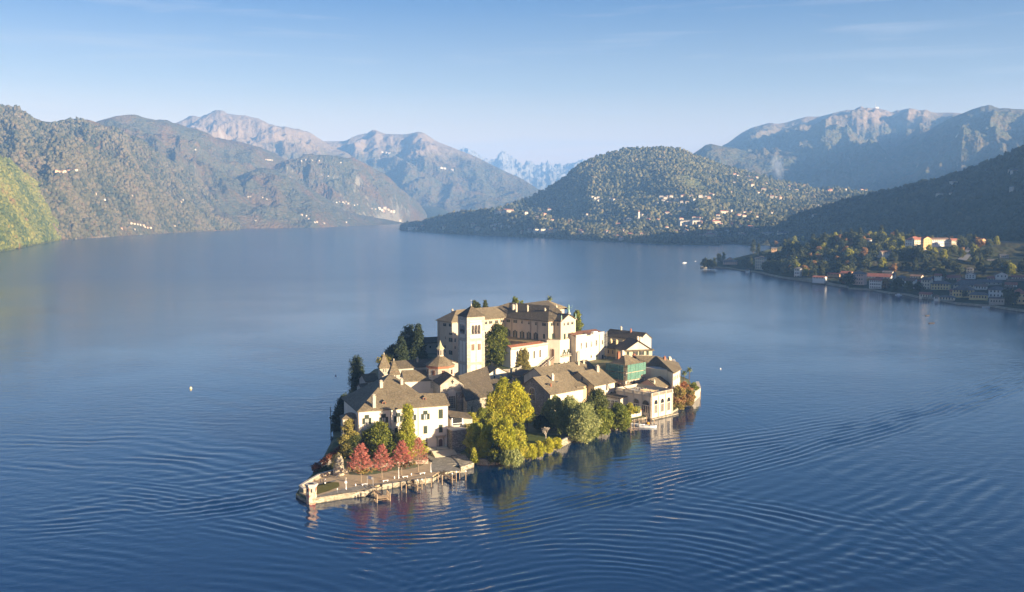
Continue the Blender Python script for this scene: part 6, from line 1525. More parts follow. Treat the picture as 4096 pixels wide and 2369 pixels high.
# benches
bn = None
for lab, bx, by in (('white stone bench half hidden behind the white sign frame', 1035, 642), ('white stone bench under the second red tree', 1316, 594), ('white stone bench right of the middle lamp post', 1580, 540), ('white stone bench closest to the palace steps', 1812, 494)):
    p = at(*zz(7, bx, by), 1.8)
    if bn is None:
        bn = empty('bench', p, lab, 'bench', 'benches on the promenade', rz=R(30))
        mb = MB(); mb.box((0, 0, .48), (2.3, .5, .12)); mb.build('seat', mWhiteP, bn, local=True)
        for s_ in (-.8, .8): mb = MB(); mb.box((s_, 0, .2), (.22, .42, .44)); mb.build('leg', mWhiteP, bn, local=True)
    else:
        c = copy_tree(bn); c.location = p; c['label'] = lab
for lab, bx, by in (('short white bollard left of the first bench', 915, 652), ('short white bollard left of the middle lamp post', 1437, 553), ('short white bollard between the third and fourth benches', 1663, 508)):
    p = at(*zz(7, bx, by), 1.8); mb = MB(); mb.lathe((0, 0, 0), [(.2, 0), (.2, .65), (.14, .78), (.03, .82)], 10); o = mb.build('bollard', mWhiteP, local=True); o.location = p; tag(o, lab, 'bollard', 'bollards on the promenade')
def c2z(x, y): return (1400 + x / 8.4, 1850 + y / 8.4)
def c3z(x, y): return (1600 + x / 8.4, 1820 + y / 8.4)
A = at(*c2z(580, 765), 1.8); B = at(*c2z(778, 835), 1.8)
e = empty('sign_frame', A, 'tubular frame holding a plain white sign board at the first pier', 'sign'); mb = MB()
H_ = 3.6
for p in (A, B): mb.tube(p, p + Vector((0, 0, H_)), .07, .07, 6)
mb.tube(A + Vector((0, 0, H_)), B + Vector((0, 0, H_)), .07, .07, 6); mb.tube(A + Vector((0, 0, 2.6)), B + Vector((0, 0, 2.6)), .05, .05, 6); mb.build('frame', mMetal, e)
W_ = Wall(A, B) if A.x < B.x else Wall(B, A); mb = MB(); wbox(mb, W_, W_.len / 2, 1.8 + 3.1, W_.len * .62, .85, -.04, .04); mb.build('board', mWhiteP, e)
p = at(*zz(7, 672, 745), 1.8); e = empty('signpost', p, 'small white plate on a thin post by the dry grass', 'sign'); mb = MB(); mb.tube((0, 0, 0), (0, 0, 1.5), .03, .03, 5); mb.build('post', mMetal, e, local=True); mb = MB(); mb.box((0, 0, 1.35), (.34, .05, .5)); mb.build('plate', mWhiteP, e, local=True)
# people
def person(label, p, h, ang, top, legs, lean=.0, arm=.3, sit=False):
    e = empty('person', p, label, 'person', rz=ang)
    J = dict(pel=(0, 0, .53), ch=(lean * .5, 0, .72), nk=(lean * .8, 0, .835), hd=(lean * 1.0, .0, .93))
    vs = [J['pel'], J['ch'], J['nk'], J['hd']]; es = [(0, 1), (1, 2), (2, 3)]; rd = [.085, .095, .035, .062]
    def add(pa, q, r): vs.append(q); es.append((pa, len(vs) - 1)); rd.append(r); return len(vs) - 1
    for s_ in (-1, 1):
        sh_ = add(1, (lean * .6, s_ * .105, .80), .045); el_ = add(sh_, (arm * .12 + lean * .6, s_ * .15, .64), .032); wr = add(el_, (arm * .5, s_ * .11, .52 + arm * .2), .022); add(wr, (arm * .5 + .03, s_ * .10, .48 + arm * .2), .02)
        hp = add(0, (0, s_ * .055, .50), .065); kn = add(hp, (.03 * s_, s_ * .062, .27), .045); an = add(kn, (-.02 * s_, s_ * .065, .045), .03); add(an, (.09, s_ * .07, .02), .025)
    me = bpy.data.meshes.new('body'); me.from_pydata([tuple(c * h for c in v) for v in vs], es, [])
    o = bpy.data.objects.new('body', me); COL.objects.link(o); o.parent = e
    sk = o.modifiers.new('skin', 'SKIN')
    for i, r in enumerate(rd): me.skin_vertices[0].data[i].radius = (r * h, r * h)
    me.skin_vertices[0].data[0].use_root = True
    o.modifiers.new('sub', 'SUBSURF').levels = 1; o.modifiers['sub'].render_levels = 1
    m, nt, b_ = nm('clothing'); tc = N(nt, 'ShaderNodeTexCoord'); sp = N(nt, 'ShaderNodeSeparateXYZ'); L(nt, tc.outputs['Object'], sp.inputs[0])
    L(nt, ramp(nt, math_(nt, 'DIVIDE', sp.outputs[2], h), [(0, (.02, .02, .02)), (.05, legs), (.54, top), (.86, (.45, .28, .2))], 'CONSTANT'), b_.inputs['Base Color']); me.materials.append(m)
    mb = MB(); mb.lathe((lean * h, 0, h * .94), [(.058 * h, 0), (.066 * h, .02 * h), (.05 * h, .055 * h), (.01, .075 * h)], 10); mb.build('hair', mBark, e, local=True)
for lab, x, y, a_, t_, l_, ln in (('person in dark jacket leaning at the parapet, left of the trio', 447, 612, 2.2, (.02, .02, .025), (.03, .03, .04), .06), ('person in black standing in the middle of the parapet trio', 480, 612, 2.6, (.015, .015, .02), (.015, .015, .02), .0), ('person in pale top standing on the right of the parapet trio', 508, 606, 3.6, (.45, .42, .45), (.05, .05, .07), .03)):
    p = at(*zz(7, x, y), 1.8); person(lab, p, 1.74, a_, t_, l_, ln)
p = at(*zz(7, 660, 548), 1.8); person('person in grey sitting bent by the round tower foot', p, 1.5, .5, (.16, .17, .2), (.08, .08, .1), .22)
p = at(*zz(7, 506, 618), 1.8); mb = MB(); mb.box((0, 0, .18), (.5, .35, .34), .3); mb.lathe((.1, 0, .34), [(.12, 0), (.02, .12)], 6); o = mb.build('bag', mWhiteP, local=True); o.location = p; tag(o, 'white bag on the ground beside the parapet trio', 'bag')
# mooring posts
def pile(mb, p, zt, r=.19): mb.tube((p.x, p.y, -3), (p.x + .05, p.y, zt), r, r * .9, 7)
def mpost(label, uv, top_v, cap=False, grp='mooring posts by the promenade'):
    p = at(*uv, 0); h = zat(top_v, p.y); e = empty('mooring_post', p, label, 'mooring post', grp)
    mb = MB(); mb.tube((0, 0, -3), (0.04, 0, h), .2, .17, 8); mb.build('post', mWood, e, local=True)
    if cap: mb = MB(); mb.lathe((0.04, 0, h), [(.2, -.1), (.24, .1), (.12, .4), (.02, .5)], 8); mb.build('cap', mWhiteP, e, local=True)
for lab, x, y, t, c in (('bare mooring post just right of the first pier platform', 48, 1190, 905, 0), ('thicker mooring post second from the first pier', 205, 1280, 980, 0), ('mooring post right of the second pier near the quay wall', 850, 1015, 750, 0), ('mooring post midway between second and third piers', 1055, 1080, 790, 0),
                        ('mooring post first left of the third pier', 1285, 925, 595, 0), ('mooring post in front of the third pier gangway', 1415, 1010, 705, 0), ('mooring post at the foot of the lake steps', 2000, 800, 515, 0), ('lone white-capped post standing farthest right in the water', 2205, 850, 560, 1)):
    mpost(lab, c3z(x, y), c3z(0, t)[1], c)
# piers
def pier(label, A, B, w, zd, ext=None, rails=2, posts=()):
    A = Vector((*A, 0)); B = Vector((*B, 0)); d = (B - A).normalized(); k = Vector((-d.y, d.x, 0)); Ln = (B - A).length
    e = empty('pier', (A.x, A.y, 0), label, 'pier', 'wooden landing piers')
    mb = MB(); n = int(Ln / .32)
    for i in range(n):
        c = A + d * (i + .5) * Ln / n; mb.box((c.x, c.y, zd), (.27, w, .09), math.atan2(d.y, d.x))
    if ext:
        el, ew = ext; n2 = int(el / .32)
        for i in range(n2): c = B + d * (i + .5) * el / n2; mb.box((c.x, c.y, zd), (.27, ew, .09), math.atan2(d.y, d.x))
    mb.build('deck', mWood, e)
    for i in range(4):
        for s_ in (-1, 1):
            c = A + d * Ln * (i + .3) / 3.6 + k * s_ * w / 2; mb = MB(); mb.tube((c.x, c.y, -3), (c.x, c.y, zd + 1.2), .11, .1, 6); mb.build('post', mWoodD, e)
    if ext:
        for i in range(3):
            for s_ in (-1, 1):
                c = B + d * ext[0] * i / 2 + k * s_ * ext[1] / 2; mb = MB(); mb.tube((c.x, c.y, -3), (c.x, c.y, zd + 1.7), .24, .22, 8); mb.build('pile', mWood, e)
        mb = MB()
        for s_ in (-1, 1):
            for z in (zd + .45, zd + .9, zd - .5):
                p0 = B + k * s_ * ext[1] / 2; p1 = p0 + d * ext[0]; mb.tube((p0.x, p0.y, z), (p1.x, p1.y, z), .08, .08, 4)
        for z in (zd + .45, zd + .9, zd - .5):
            p0 = B + d * ext[0] - k * ext[1] / 2; p1 = p0 + k * ext[1]; mb.tube((p0.x, p0.y, z), (p1.x, p1.y, z), .08, .08, 4)
        mb.build('fender_rail', mWood, e)
    if rails:
        mb = MB()
        for s_ in (-1, 1):
            for z in (zd + .55, zd + 1.05)[:rails]:
                p0 = A + k * s_ * w / 2; p1 = B + k * s_ * w / 2; mb.tube((p0.x, p0.y, z), (p1.x, p1.y, z), .05, .05, 4)
        mb.build('handrail', mWoodD, e)
    return e
g0 = at(*c2z(700, 830), 1.3); g1 = at(*c2z(1030, 1120), 1.3)
pier('first pier with stout platform and plank sides, nearest the pink turret', g0[:2], g1[:2], 2.0, 1.35, (3.4, 4.6))
g0 = at(*c2z(1800, 590), 1.3); g1 = at(*c2z(2330, 850), 1.3)
pier('second narrow pier sloping from the middle of the quay', g0[:2], g1[:2], 1.5, 1.2)
for i, (x, y, t) in enumerate(((585, 1205, 860), (735, 1165, 840))): mpost(('white-topped post on the left of the second pier head', 'white-topped post on the right of the second pier head')[i], c3z(x, y), c3z(0, t)[1], 1)
g0 = at(*c3z(1380, 600), 1.3); g1 = at(*c3z(1800, 830), 1.3)
pier('third narrow pier next to the lake steps', g0[:2], g1[:2], 1.5, 1.2)
for i, (x, y, t) in enumerate(((1750, 940, 640), (1885, 915, 580))): mpost(('white-topped post on the left of the third pier head', 'white-topped post on the right of the third pier head')[i], c3z(x, y), c3z(0, t)[1], 1)
# boats
def boat(label, uv, L_, rz, mat, cat='boat', cover=None, grp='boats on the lake', cabin=False, z=0):
    p = at(*uv, z); e = empty('boat', p, label, cat, grp, rz=rz); w = L_ * .34; hh = max(.55, L_ * .1)
    st = [(-.5, .78, 1.0), (-.2, 1.0, 1.0), (.15, .95, 1.02), (.38, .55, 1.12), (.5, .03, 1.25)]
    mb = MB(); vs = []
    for x, ww_, hz in st: vs += [(x * L_, -ww_ * w / 2, hh * hz), (x * L_, -ww_ * w * .36, -.12), (x * L_, ww_ * w * .36, -.12), (x * L_, ww_ * w / 2, hh * hz)]
    fs = []
    for i in range(len(st) - 1):
        a = i * 4; fs += [(a, a + 1, a + 5, a + 4), (a + 1, a + 2, a + 6, a + 5), (a + 2, a + 3, a + 7, a + 6)]
    fs.append((3, 2, 1, 0)); mb.mesh(vs, fs); mb.build('hull', mat, e, local=True)
    mb = MB(); dk = [(x * L_, s_ * ww_ * w * .44, hh * hz * .8) for s_ in (-1, 1) for x, ww_, hz in (st if s_ < 0 else st[::-1])]
    mb.face(dk); mb.build('deck', cover or mCurt, e, local=True)
    if cabin: mb = MB(); mb.box((-.05 * L_, 0, hh + .45), (L_ * .3, w * .55, 1.1)); mb.box((-.05 * L_, 0, hh + 1.03), (L_ * .34, w * .62, .08)); mb.build('cabin', mWhiteP, e, local=True)
    else:
        for x in (-.28, .1): mb = MB(); mb.box((x * L_, 0, hh * .95), (.3, w * .8, .07)); mb.build('thwart', mWood, e, local=True)
    return e
mBlue = mat_flat('blue_paint', (.05, .12, .3), .5, .4)
boat('white covered motorboat moored left of the two by the boathouse', zz(5, 815, 1300), 6.5, R(-18), mWhiteP)
boat('white open boat moored closest to the boathouse corner', zz(5, 945, 1325), 8.0, R(-8), mWhiteP, cover=mCurt)
p = at(*zz(5, 945, 1285), 0); mb = MB(); mb.lathe((0, 0, 0), [(.3, -.2), (.75, .1), (.8, .5), (.45, .9), (.05, 1.0)], 12); o = mb.build('buoy', mat_flat('orange_yellow', (.6, .3, .05), .6), local=True); o.location = p; tag(o, 'orange-yellow mooring buoy in front of the boathouse', 'buoy')
pier('little jetty among the posts below the cafe terrace', at(*zz(5, 640, 1285), 1)[:2], at(*zz(5, 740, 1370), 1)[:2], 1.6, 1.0, rails=0)
pier('narrow jetty running along the cafe terrace wall', at(*zz(5, 620, 1280), 1)[:2], at(*zz(5, 850, 1225), 1)[:2], 1.2, 1.0, rails=0)
BP = 'mooring posts by the boathouse'
for lab, x, y, t in (('leftmost post below the round dark tree', 268, 1420, 1350), ('post at the round dark tree waterline', 608, 1360, 1240), ('front post of the little jetty', 652, 1360, 1265), ('tall post between the jetty and the moored boats', 722, 1395, 1270), ('post at the stern of the covered motorboat', 765, 1330, 1240), ('post beside the middle of the moored boats', 832, 1310, 1245),
                     ('post left of the orange buoy', 868, 1275, 1200), ('leaning tall post behind the orange buoy', 890, 1280, 1200), ('tallest post by the boathouse wall', 925, 1265, 1178), ('post right of the orange buoy', 982, 1285, 1210), ('thin post at the boathouse front corner', 1025, 1270, 1205)):
    mpost(lab, zz(5, x, y), zz(5, 0, t)[1], 0, BP)
for lab, x, y, t in (('post at the end of the far right quay, left of the pair', 1608, 930, 860), ('post at the end of the far right quay, right of the pair', 1622, 965, 862)): mpost(lab, zz(5, x, y), zz(5, 0, t)[1], 0, 'posts at the far right quay')
cq = wall_run('corner_quay', 'pale quay corner with dark piles at the extreme right end of the island', [(94, 515), (101.5, 533), (104, 552)], -3, 4.6, 1.4, mOld, cap=mTrim)
p = at(*zz(1, 525, 380), 0); mb = MB(); mb.tube((0, 0, -3), (0, 0, 9), .22, .18, 6); o = mb.build('channel_marker', mWoodD, local=True); o.location = p; tag(o, 'thin dark marker pole rising from the lake left of the palace', 'pole')
def buoy(label, uv, s_=.5, mat=None):
    p = at(*uv, 0); mb = MB(); mb.lathe((0, 0, 0), [(s_ * .6, -.2), (s_, .1), (s_ * .9, s_), (s_ * .3, s_ * 1.6)], 10); o = mb.build('buoy', mat or mWhiteP, local=True); o.location = p; tag(o, label, 'buoy', 'buoys on the lake')
buoy('pale yellow buoy alone on the lake left of the island', (763, 1556), .75, mat_flat('pale_yellow', (.7, .6, .35)))
buoy('tiny white buoy left of the tall cypress', (1343, 1504), .5)
buoy('tiny white buoy right of the villa in open water', (2882, 1477), .45)
boat('pair-like white motorboat crossing the bay left of the wooded point', (2738, 1053), 9, .3, mWhiteP, cabin=True)
boat('small white boat anchored off the wooded point', (2782, 1046), 7, 1.2, mWhiteP)
boat('small dark fishing boat out in the bay, nearer the island', (3727, 1294), 6, .2, mWoodD)
boat('small fishing boat with crew in the bay, nearer the town', (3710, 1264), 6, .5, mWoodD)
boat('small white motorboat moored at the town shore below the yellow houses', zz(11, 1975, 1370), 8, .1, mWhiteP)
boat('white boat under the trees at the town shore', zz(11, 720, 1195), 9, .1, mWhiteP, cabin=True)
# ================================================================== WOODED POINT AND TOWN ACROSS THE WATER
def zs(l, k, z=0): return [tuple(at(*zz(k, x, y), z)[:2]) for x, y in l]
PS = zs([(190, 805), (330, 800), (600, 818), (830, 850), (960, 862), (1100, 892), (1340, 948), (1530, 978), (1700, 1002), (1960, 1034), (2100, 1062), (2300, 1088)], 10) + \
     zs([(0, 1112), (360, 1132), (560, 1175), (850, 1202), (1010, 1242), (1220, 1262), (1400, 1300), (1550, 1330), (1830, 1352), (2080, 1372), (2250, 1402), (2520, 1440)], 11) + \
     [(540, 850), (660, 640), (1100, 620), (1500, 900), (1600, 1700), (1300, 2300), (900, 2500), (640, 2250), (470, 1960), (350, 1780)]
PC = [(x, y, 1.6) for x, y in PS[:24]]
for u, v, z in ((2850, 1062, 4), (2900, 1040, 9), (2960, 1015, 20), (3020, 992, 30), (3100, 980, 38), (3200, 968, 46), (3300, 962, 52), (3420, 962, 54), (3520, 968, 52), (3600, 985, 45), (3674, 996, 42), (3760, 996, 42), (3850, 978, 47), (3950, 973, 48), (4096, 972, 48), (4200, 972, 48),
                (3000, 1060, 8), (3100, 1060, 14), (3200, 1060, 18), (3300, 1060, 20), (3400, 1050, 24), (3500, 1050, 24), (3600, 1040, 26), (3700, 1045, 24), (3150, 1010, 28), (3300, 1005, 36), (3450, 1005, 38),
                (3850, 1080, 15), (3980, 1080, 16), (4096, 1080, 18), (3850, 1042, 24), (3980, 1040, 26), (4096, 1040, 27), (3900, 1005, 37), (4050, 1005, 38),
                (3500, 1090, 12), (3650, 1100, 12), (3800, 1110, 11)):
    q = at(u, v, z); PC.append((q.x, q.y, z))
PC += [(x, y, 12) for x, y in ((500, 2000), (600, 2000), (700, 2200), (900, 2100), (1200, 2000))] + [(640, 760, 15), (700, 900, 20), (660, 1050, 12), (900, 700, 20), (720, 1250, 15), (900, 1500, 40)]
HL = []
def h(*a, **k): HL.append((a, k)); return None
h(11, 60, 215, 880, 1042, 3, -38, 12, 3, 'p', 'd', 3, 4, 'tall pink house with dark roof at the left end of the town row')
h(11, 230, 600, 915, 960, 5, -38, 12, 4, 'w', 'r', 1, 8, 'long red-roofed house behind the white hotel with rooflights', 'gx')
h(11, 292, 470, 968, 1098, 2.5, -38, 20, 3.4, 'w', 'r', 3, 6, 'white three-storey hotel with red hipped roof on the waterfront')
h(11, 655, 820, 942, 1060, 4, -38, 12, 3.5, 'c', 'd', 3, 4, 'cream town house with dark pyramid roof right of the white hotel')
h(11, 622, 660, 880, 1065, 4, -38, 6, 2, 'g', 'd', 4, 1, 'narrow grey tower house squeezed beside the white hotel')
h(11, 800, 945, 978, 1085, 4, -38, 12, 3.4, 'w', 'b', 3, 3, 'white house with brown tiled roof in the middle of the row', 'gx')
h(11, 948, 1038, 1000, 1085, 4, -38, 11, 2.4, 'p', 'r', 3, 2, 'small mauve-pink house between white and cream houses', 'gx')
h(11, 1042, 1172, 968, 1112, 3, -38, 12, 3, 'c', 'd', 3, 3, 'cream house with shallow dark roof, left of the yellow one', 'gx')
h(11, 1180, 1445, 1022, 1112, 4, -32, 12, 3.2, 'y', 'd', 2, 6, 'yellow house with dark hipped roof in the middle of the town')
h(11, 1505, 1950, 1035, 1075, 7, -28, 16, 5.5, 'c', 'd', 1, 9, 'long building with big grey roof behind the yellow houses')
h(11, 1490, 1800, 1108, 1212, 3, -28, 14, 4.5, 'y', 'd', 2, 7, 'large yellow house with broad dark roof near the shore')
h(11, 1730, 2000, 1178, 1252, 2.5, -28, 9, 2.6, 'y', 'd', 1, 6, 'lower yellow annex in front of the large yellow house')
h(11, 2010, 2240, 1108, 1222, 3, -28, 12, 3.5, 'w', 'd', 2, 4, 'lilac-white house with dark roof right of the yellow annex')
h(11, 2360, 2560, 1162, 1312, 2.5, -22, 14, 5, 'y', 'r', 2, 3, 'yellow house with large red roof at the right picture edge')
h(11, 1228, 1290, 1202, 1258, 1.6, -30, 6, 1.2, 'w', 'b', 1, 2, 'small white boat shed standing at the quay')
h(11, 1292, 1520, 1215, 1262, 1.6, -30, 7, 1.6, 'c', 'd', 1, 5, 'low dark-roofed shed row beside the white boat shed')
h(11, 1012, 1180, 1172, 1225, 1.6, -34, 8, 2, 'c', 'r', 1, 4, 'low house with red roof by the water among trees', 'gx')
h(11, 2275, 2560, 990, 1030, 8, -24, 14, 3, 'w', 'b', 1, 6, 'long white house with brown roof high at the right edge', 'gx')
h(11, 1990, 2170, 945, 985, 10, -28, 12, 2.5, 'c', 'r', 1, 4, 'red-roofed house behind the long grey roof', 'gx')
h(11, 2110, 2290, 895, 945, 14, -20, 12, 3.5, 'w', 'b', 1, 3, 'tile-roofed house with white gable in the upper town', 'gy')
h(11, 1690, 1790, 808, 860, 16, -30, 8, 2, 'c', 'd', 2, 2, 'small square house alone on the slope under the road')
h(11, 1380, 1600, 935, 985, 8, -32, 12, 3, 'c', 'r', 1, 5, 'red-roofed house left of the pale church front', 'gx')
h(11, 1675, 1820, 895, 945, 12, -28, 12, 3.4, 'w', 'd', 2, 3, 'pale church with weathered white gable front in the upper town', 'gy', 'church')
h(11, 2020, 2240, 1230, 1330, 1.6, -26, 5, 1, 'g', 'd', 1, 5, 'grey boathouse with arched openings at the quay below the lilac house', 'gx')
h(11, 1180, 1360, 950, 990, 8, -32, 10, 3, 'g', 'd', 1, 4, 'grey-roofed house behind the yellow one in mid town', 'gx')
h(11, 880, 1040, 915, 950, 8, -38, 10, 2, 'c', 'b', 1, 4, 'long beige roof terrace house behind the brown-roofed one', 'gx')
h(11, 1450, 1520, 1130, 1200, 3, -30, 8, 2, 'p', 'r', 2, 2, 'small pink house squeezed left of the large yellow house', 'gx')
h(11, 1560, 1700, 990, 1030, 8, -28, 9, 2.2, 'p', 'r', 1, 4, 'pink house with red roof above the long grey-roofed building', 'gx')
h(11, 2240, 2360, 1090, 1180, 4, -26, 10, 2.6, 'c', 'b', 2, 3, 'cream house with brown roof behind the large dark shore tree', 'gx')
h(11, 2250, 2420, 1035, 1085, 7, -26, 10, 2.4, 'w', 'r', 1, 4, 'white house with red roof in the second row at the right', 'gx')
h(11, 1810, 1990, 1060, 1105, 6, -28, 10, 2.2, 'w', 'b', 1, 4, 'white house with brown roof behind the yellow annex', 'gx')
h(11, 480, 620, 860, 900, 9, -36, 9, 2, 'c', 'd', 1, 4, 'grey-roofed cream house on the slope behind the white hotel', 'gx')
h(11, 2350, 2520, 930, 968, 13, -22, 10, 2.2, 'c', 'r', 1, 4, 'cream house with red roof at the upper right of the town', 'gx')
h(11, 1230, 1330, 905, 940, 13, -30, 9, 2.0, 'w', 'r', 1, 3, 'little white house with red roof under the hillside woods', 'gx')
h(11, 1850, 2200, 1000, 1035, 9, -26, 12, 3, 'g', 'd', 1, 5, 'dark-roofed block between the upper and lower town rows', 'gx')
h(10, 2375, 2520, 870, 1035, 3, -40, 12, 3, 'o', 'd', 3, 4, 'terracotta house with arched balconies, first of the town row', )
h(10, 2200, 2350, 870, 930, 8, -40, 10, 2.5, 'o', 'r', 1, 4, 'low red-roofed house behind the terracotta one', 'gx')
h(10, 1800, 1970, 928, 952, 8, -40, 9, 1.6, 'w', 'r', 1, 4, 'low white villa with red roof above the arched lake wall', 'gx')
h(10, 2010, 2190, 880, 905, 9, -40, 9, 1.6, 'o', 'r', 1, 4, 'rust-roofed outbuilding among the trees left of the town', 'gx')
h(10, 972, 1105, 655, 818, 3, -30, 14, 3.2, 'c', 'd', 4, 4, 'tall cream villa with dark pyramid roof on the wooded point', grp='villas on the wooded point')
h(10, 1538, 1625, 806, 945, 2, -30, 10, 2, 'w', 'd', 3, 3, 'white turreted villa at the water of the wooded point', grp='villas on the wooded point')
h(10, 515, 710, 705, 760, 4, -20, 10, 2.4, 'p', 'd', 2, 6, 'pink villa with small pediment near the tip of the point', 'gx', grp='villas on the wooded point')
h(10, 560, 660, 672, 706, 9, -20, 9, 3.5, 'p', 'd', 1, 3, 'pink upper storey with gable rising behind the villa near the tip', 'gy', grp='villas on the wooded point')
h(10, 1948, 2055, 668, 720, 20, -15, 8, 2, 'w', 'd', 2, 3, 'small white villa shaded in the woods of the point', grp='villas on the wooded point')
h(10, 1210, 1290, 515, 560, 20, -15, 8, 2, 'o', 'd', 1, 3, 'orange villa half hidden by conifers on the point', 'gx', grp='villas on the wooded point')
h(10, 838, 888, 822, 858, 1.6, -25, 4, 1, 'w', 'b', 1, 2, 'tiny white bath house at the water of the point', grp='villas on the wooded point')
# hill hotel and neighbours in the sun
HG = 'buildings on the sunny hilltop'
h(11, 812, 945, 388, 520, 42, -52, 24, 4.5, 'w', 'r', 3, 4, 'grand cream hilltop hotel with red roofs, sunlit side facing right', grp=HG, cat='hotel')
h(11, 1078, 1190, 380, 525, 42, 14, 10, 3.6, 'y', 'r', 4, 4, 'yellow gabled wing of the hilltop hotel', 'gy', grp=HG, cat='hotel')
h(11, 945, 1078, 388, 525, 42, 14, 10, 3.0, 'c', 'r', 4, 5, 'cream balcony wing of the hilltop hotel between tower and yellow wing', 'gx', grp=HG, cat='hotel')
h(11, 1200, 1445, 388, 478, 45, 8, 12, 2.4, 'w', 'b', 2, 8, 'white guest house with two balcony rows right of the hilltop hotel', 'gx', grp=HG)
h(11, 1900, 1982, 400, 442, 48, 10, 10, 3.2, 'o', 'r', 1, 2, 'brick-red gabled house at the car park edge', 'gy', grp=HG)
h(11, 1480, 1570, 400, 470, 46, 8, 9, 2.6, 'c', 'r', 2, 3, 'shaded red-roofed house left of the crimson tree', 'gx', grp=HG)
h(11, 472, 615, 572, 612, 35, 10, 9, 1.8, 'c', 'b', 1, 4, 'flat-roofed cream villa among trees below the hotel', 'gx', grp=HG)
h(11, 385, 490, 600, 655, 30, -30, 8, 1.2, 'w', 'd', 1, 3, 'white terraced villa in shade below the cream one', 'gx', grp=HG)
h(11, 1640, 1700, 640, 660, 28, -20, 8, 1.2, 'w', 'b', 1, 2, 'tiny white hut beside the hillside road', 'gx', grp=HG)
h(11, 2000, 2160, 690, 725, 24, -15, 10, 1.4, 'w', 'd', 1, 5, 'long low pavilion on the terraces right of the road', 'gx', grp=HG)
h(11, 2180, 2300, 620, 660, 29, -12, 10, 1.4, 'g', 'd', 1, 4, 'flat grey shed on the upper terraces right of the road', 'gx', grp=HG)
h(11, 255, 330, 390, 410, 51, 10, 8, 1.6, 'w', 'b', 1, 3, 'cream-roofed cottage poking out of the hilltop trees', 'gx', grp=HG)
named = [('conifer', 10, 385, 800, 3, .9, 'leftmost spruce at the tip of the wooded point'), ('conifer', 10, 945, 650, 8, 1.25, 'tallest spruce left of the cream villa'), ('conifer', 10, 1020, 680, 8, 1.15, 'lighter spruce right beside the tallest one'), ('conifer', 10, 1400, 640, 12, 1.5, 'huge dark cedar in the middle of the point'), ('conifer', 10, 1480, 660, 12, 1.4, 'second huge cedar right of the first'),
         ('cypress', 10, 440, 740, 4, .95, 'left one of the cypress trio near the tip'), ('cypress', 10, 470, 740, 4, .9, 'middle one of the cypress trio near the tip'), ('cypress', 10, 520, 740, 4, 1.15, 'right and tallest of the cypress trio near the tip'),
         ('dark', 10, 260, 800, 2.5, 1.25, 'big dark round tree on the very tip of the point'), ('dark', 10, 330, 800, 2.5, 1.0, 'dark tree beside the leftmost spruce at the tip'), ('rust', 10, 1480, 900, 3, 1.1, 'golden rust tree left of the turreted villa'), ('yellow', 10, 1700, 935, 3, 1.0, 'pale yellow birch right of the turreted villa'), ('yellow', 10, 2325, 730, 22, 1.35, 'tall lemon-green tree above the town left end'),
         ('rust', 10, 2280, 600, 30, 1.1, 'brown-red round tree on the slope of the point'), ('round', 10, 1940, 540, 28, 1.0, 'round grey-green tree standing out mid slope'), ('yellow', 10, 1540, 440, 30, 1.2, 'pale yellow crown on the ridge left part'), ('yellow', 10, 1660, 400, 34, .9, 'smaller pale yellow crown next to it on the ridge'),
         ('yellow', 11, 490, 480, 50, 1.25, 'brightest yellow tree on the hilltop left of the hotel'), ('yellow', 11, 770, 460, 50, .95, 'yellow-green tree touching the hotel left side'), ('rust', 11, 1630, 460, 50, .95, 'crimson tree right of the guest house'), ('yellow', 11, 1810, 455, 50, 1.35, 'large lime tree by the car park'), ('round', 11, 1320, 640, 40, 1.4, 'wide umbrella pine below the guest house'),
         ('dark', 11, 2290, 1330, 2, 1.5, 'large dark tree between the lilac and the right yellow house'), ('rust', 11, 520, 1110, 2, 1.0, 'brownish tree before the white hotel'), ('dark', 11, 700, 1130, 2, 1.0, 'dark tree before the cream town house'), ('round', 11, 850, 1160, 2, 1.0, 'olive tree at the shore before the brown-roofed house'), ('dark', 11, 1000, 1160, 2, .9, 'dark tree at the shore before the mauve house'),
         ('rust', 10, 2380, 330, 48, 1.1, 'ochre crown on the ridge of the point'), ('conifer', 10, 2200, 400, 45, 1.2, 'highest conifer on the ridge of the point'), ('rust', 10, 1270, 480, 22, .8, 'rusty tree behind the orange villa'), ('dark', 11, 1680, 1230, 2, .8, 'dark tree in the garden of the yellow annex'), ('dark', 10, 1150, 860, 3, 1.2, 'dark tree in front of the cream villa'), ('round', 10, 1400, 880, 3, 1.2, 'olive tree mass between cream and turreted villas')]
for a_, k_ in HL:
    k, x0, x1, ye, yb, zb, deg, D = a_[:8]
    for f in (0, .5, 1):
        q = at(*zz(k, x0 + (x1 - x0) * f, yb), zb)
        for g in (-4, D * .5, D): PC.append((q.x - math.sin(R(deg)) * g, q.y + math.cos(R(deg)) * g, zb - .4))
for n_ in named:
    q = at(*zz(n_[1], n_[2], n_[3]), n_[4]); PC.append((q.x, q.y, n_[4]))

PCa = np.array(PC, float)
def gz2(x, y):
    d2 = (PCa[:, 0] - x) ** 2 + (PCa[:, 1] - y) ** 2
    w = np.exp(-d2 / (2 * 34. ** 2)) + 3e-3 * np.exp(-d2 / (2 * 70. ** 2)) + 1e-6 * np.exp(-d2 / (2 * 220. ** 2)) + 1e-12
    return float((w * PCa[:, 2]).sum() / w.sum()) + 145 * math.exp(-((x - 860) / 130) ** 2 - ((y - 950) / 250) ** 2)
mTown = mat_hill('town_ground', forest=((0.022, 0.032, 0.014), (0.05, 0.055, 0.022)), z_bare=5000, tree=9, bump=2, brown=.3, rock_amt=0)
land('terrain', PS, gz2, 26.0, mTown, bottom=-5)
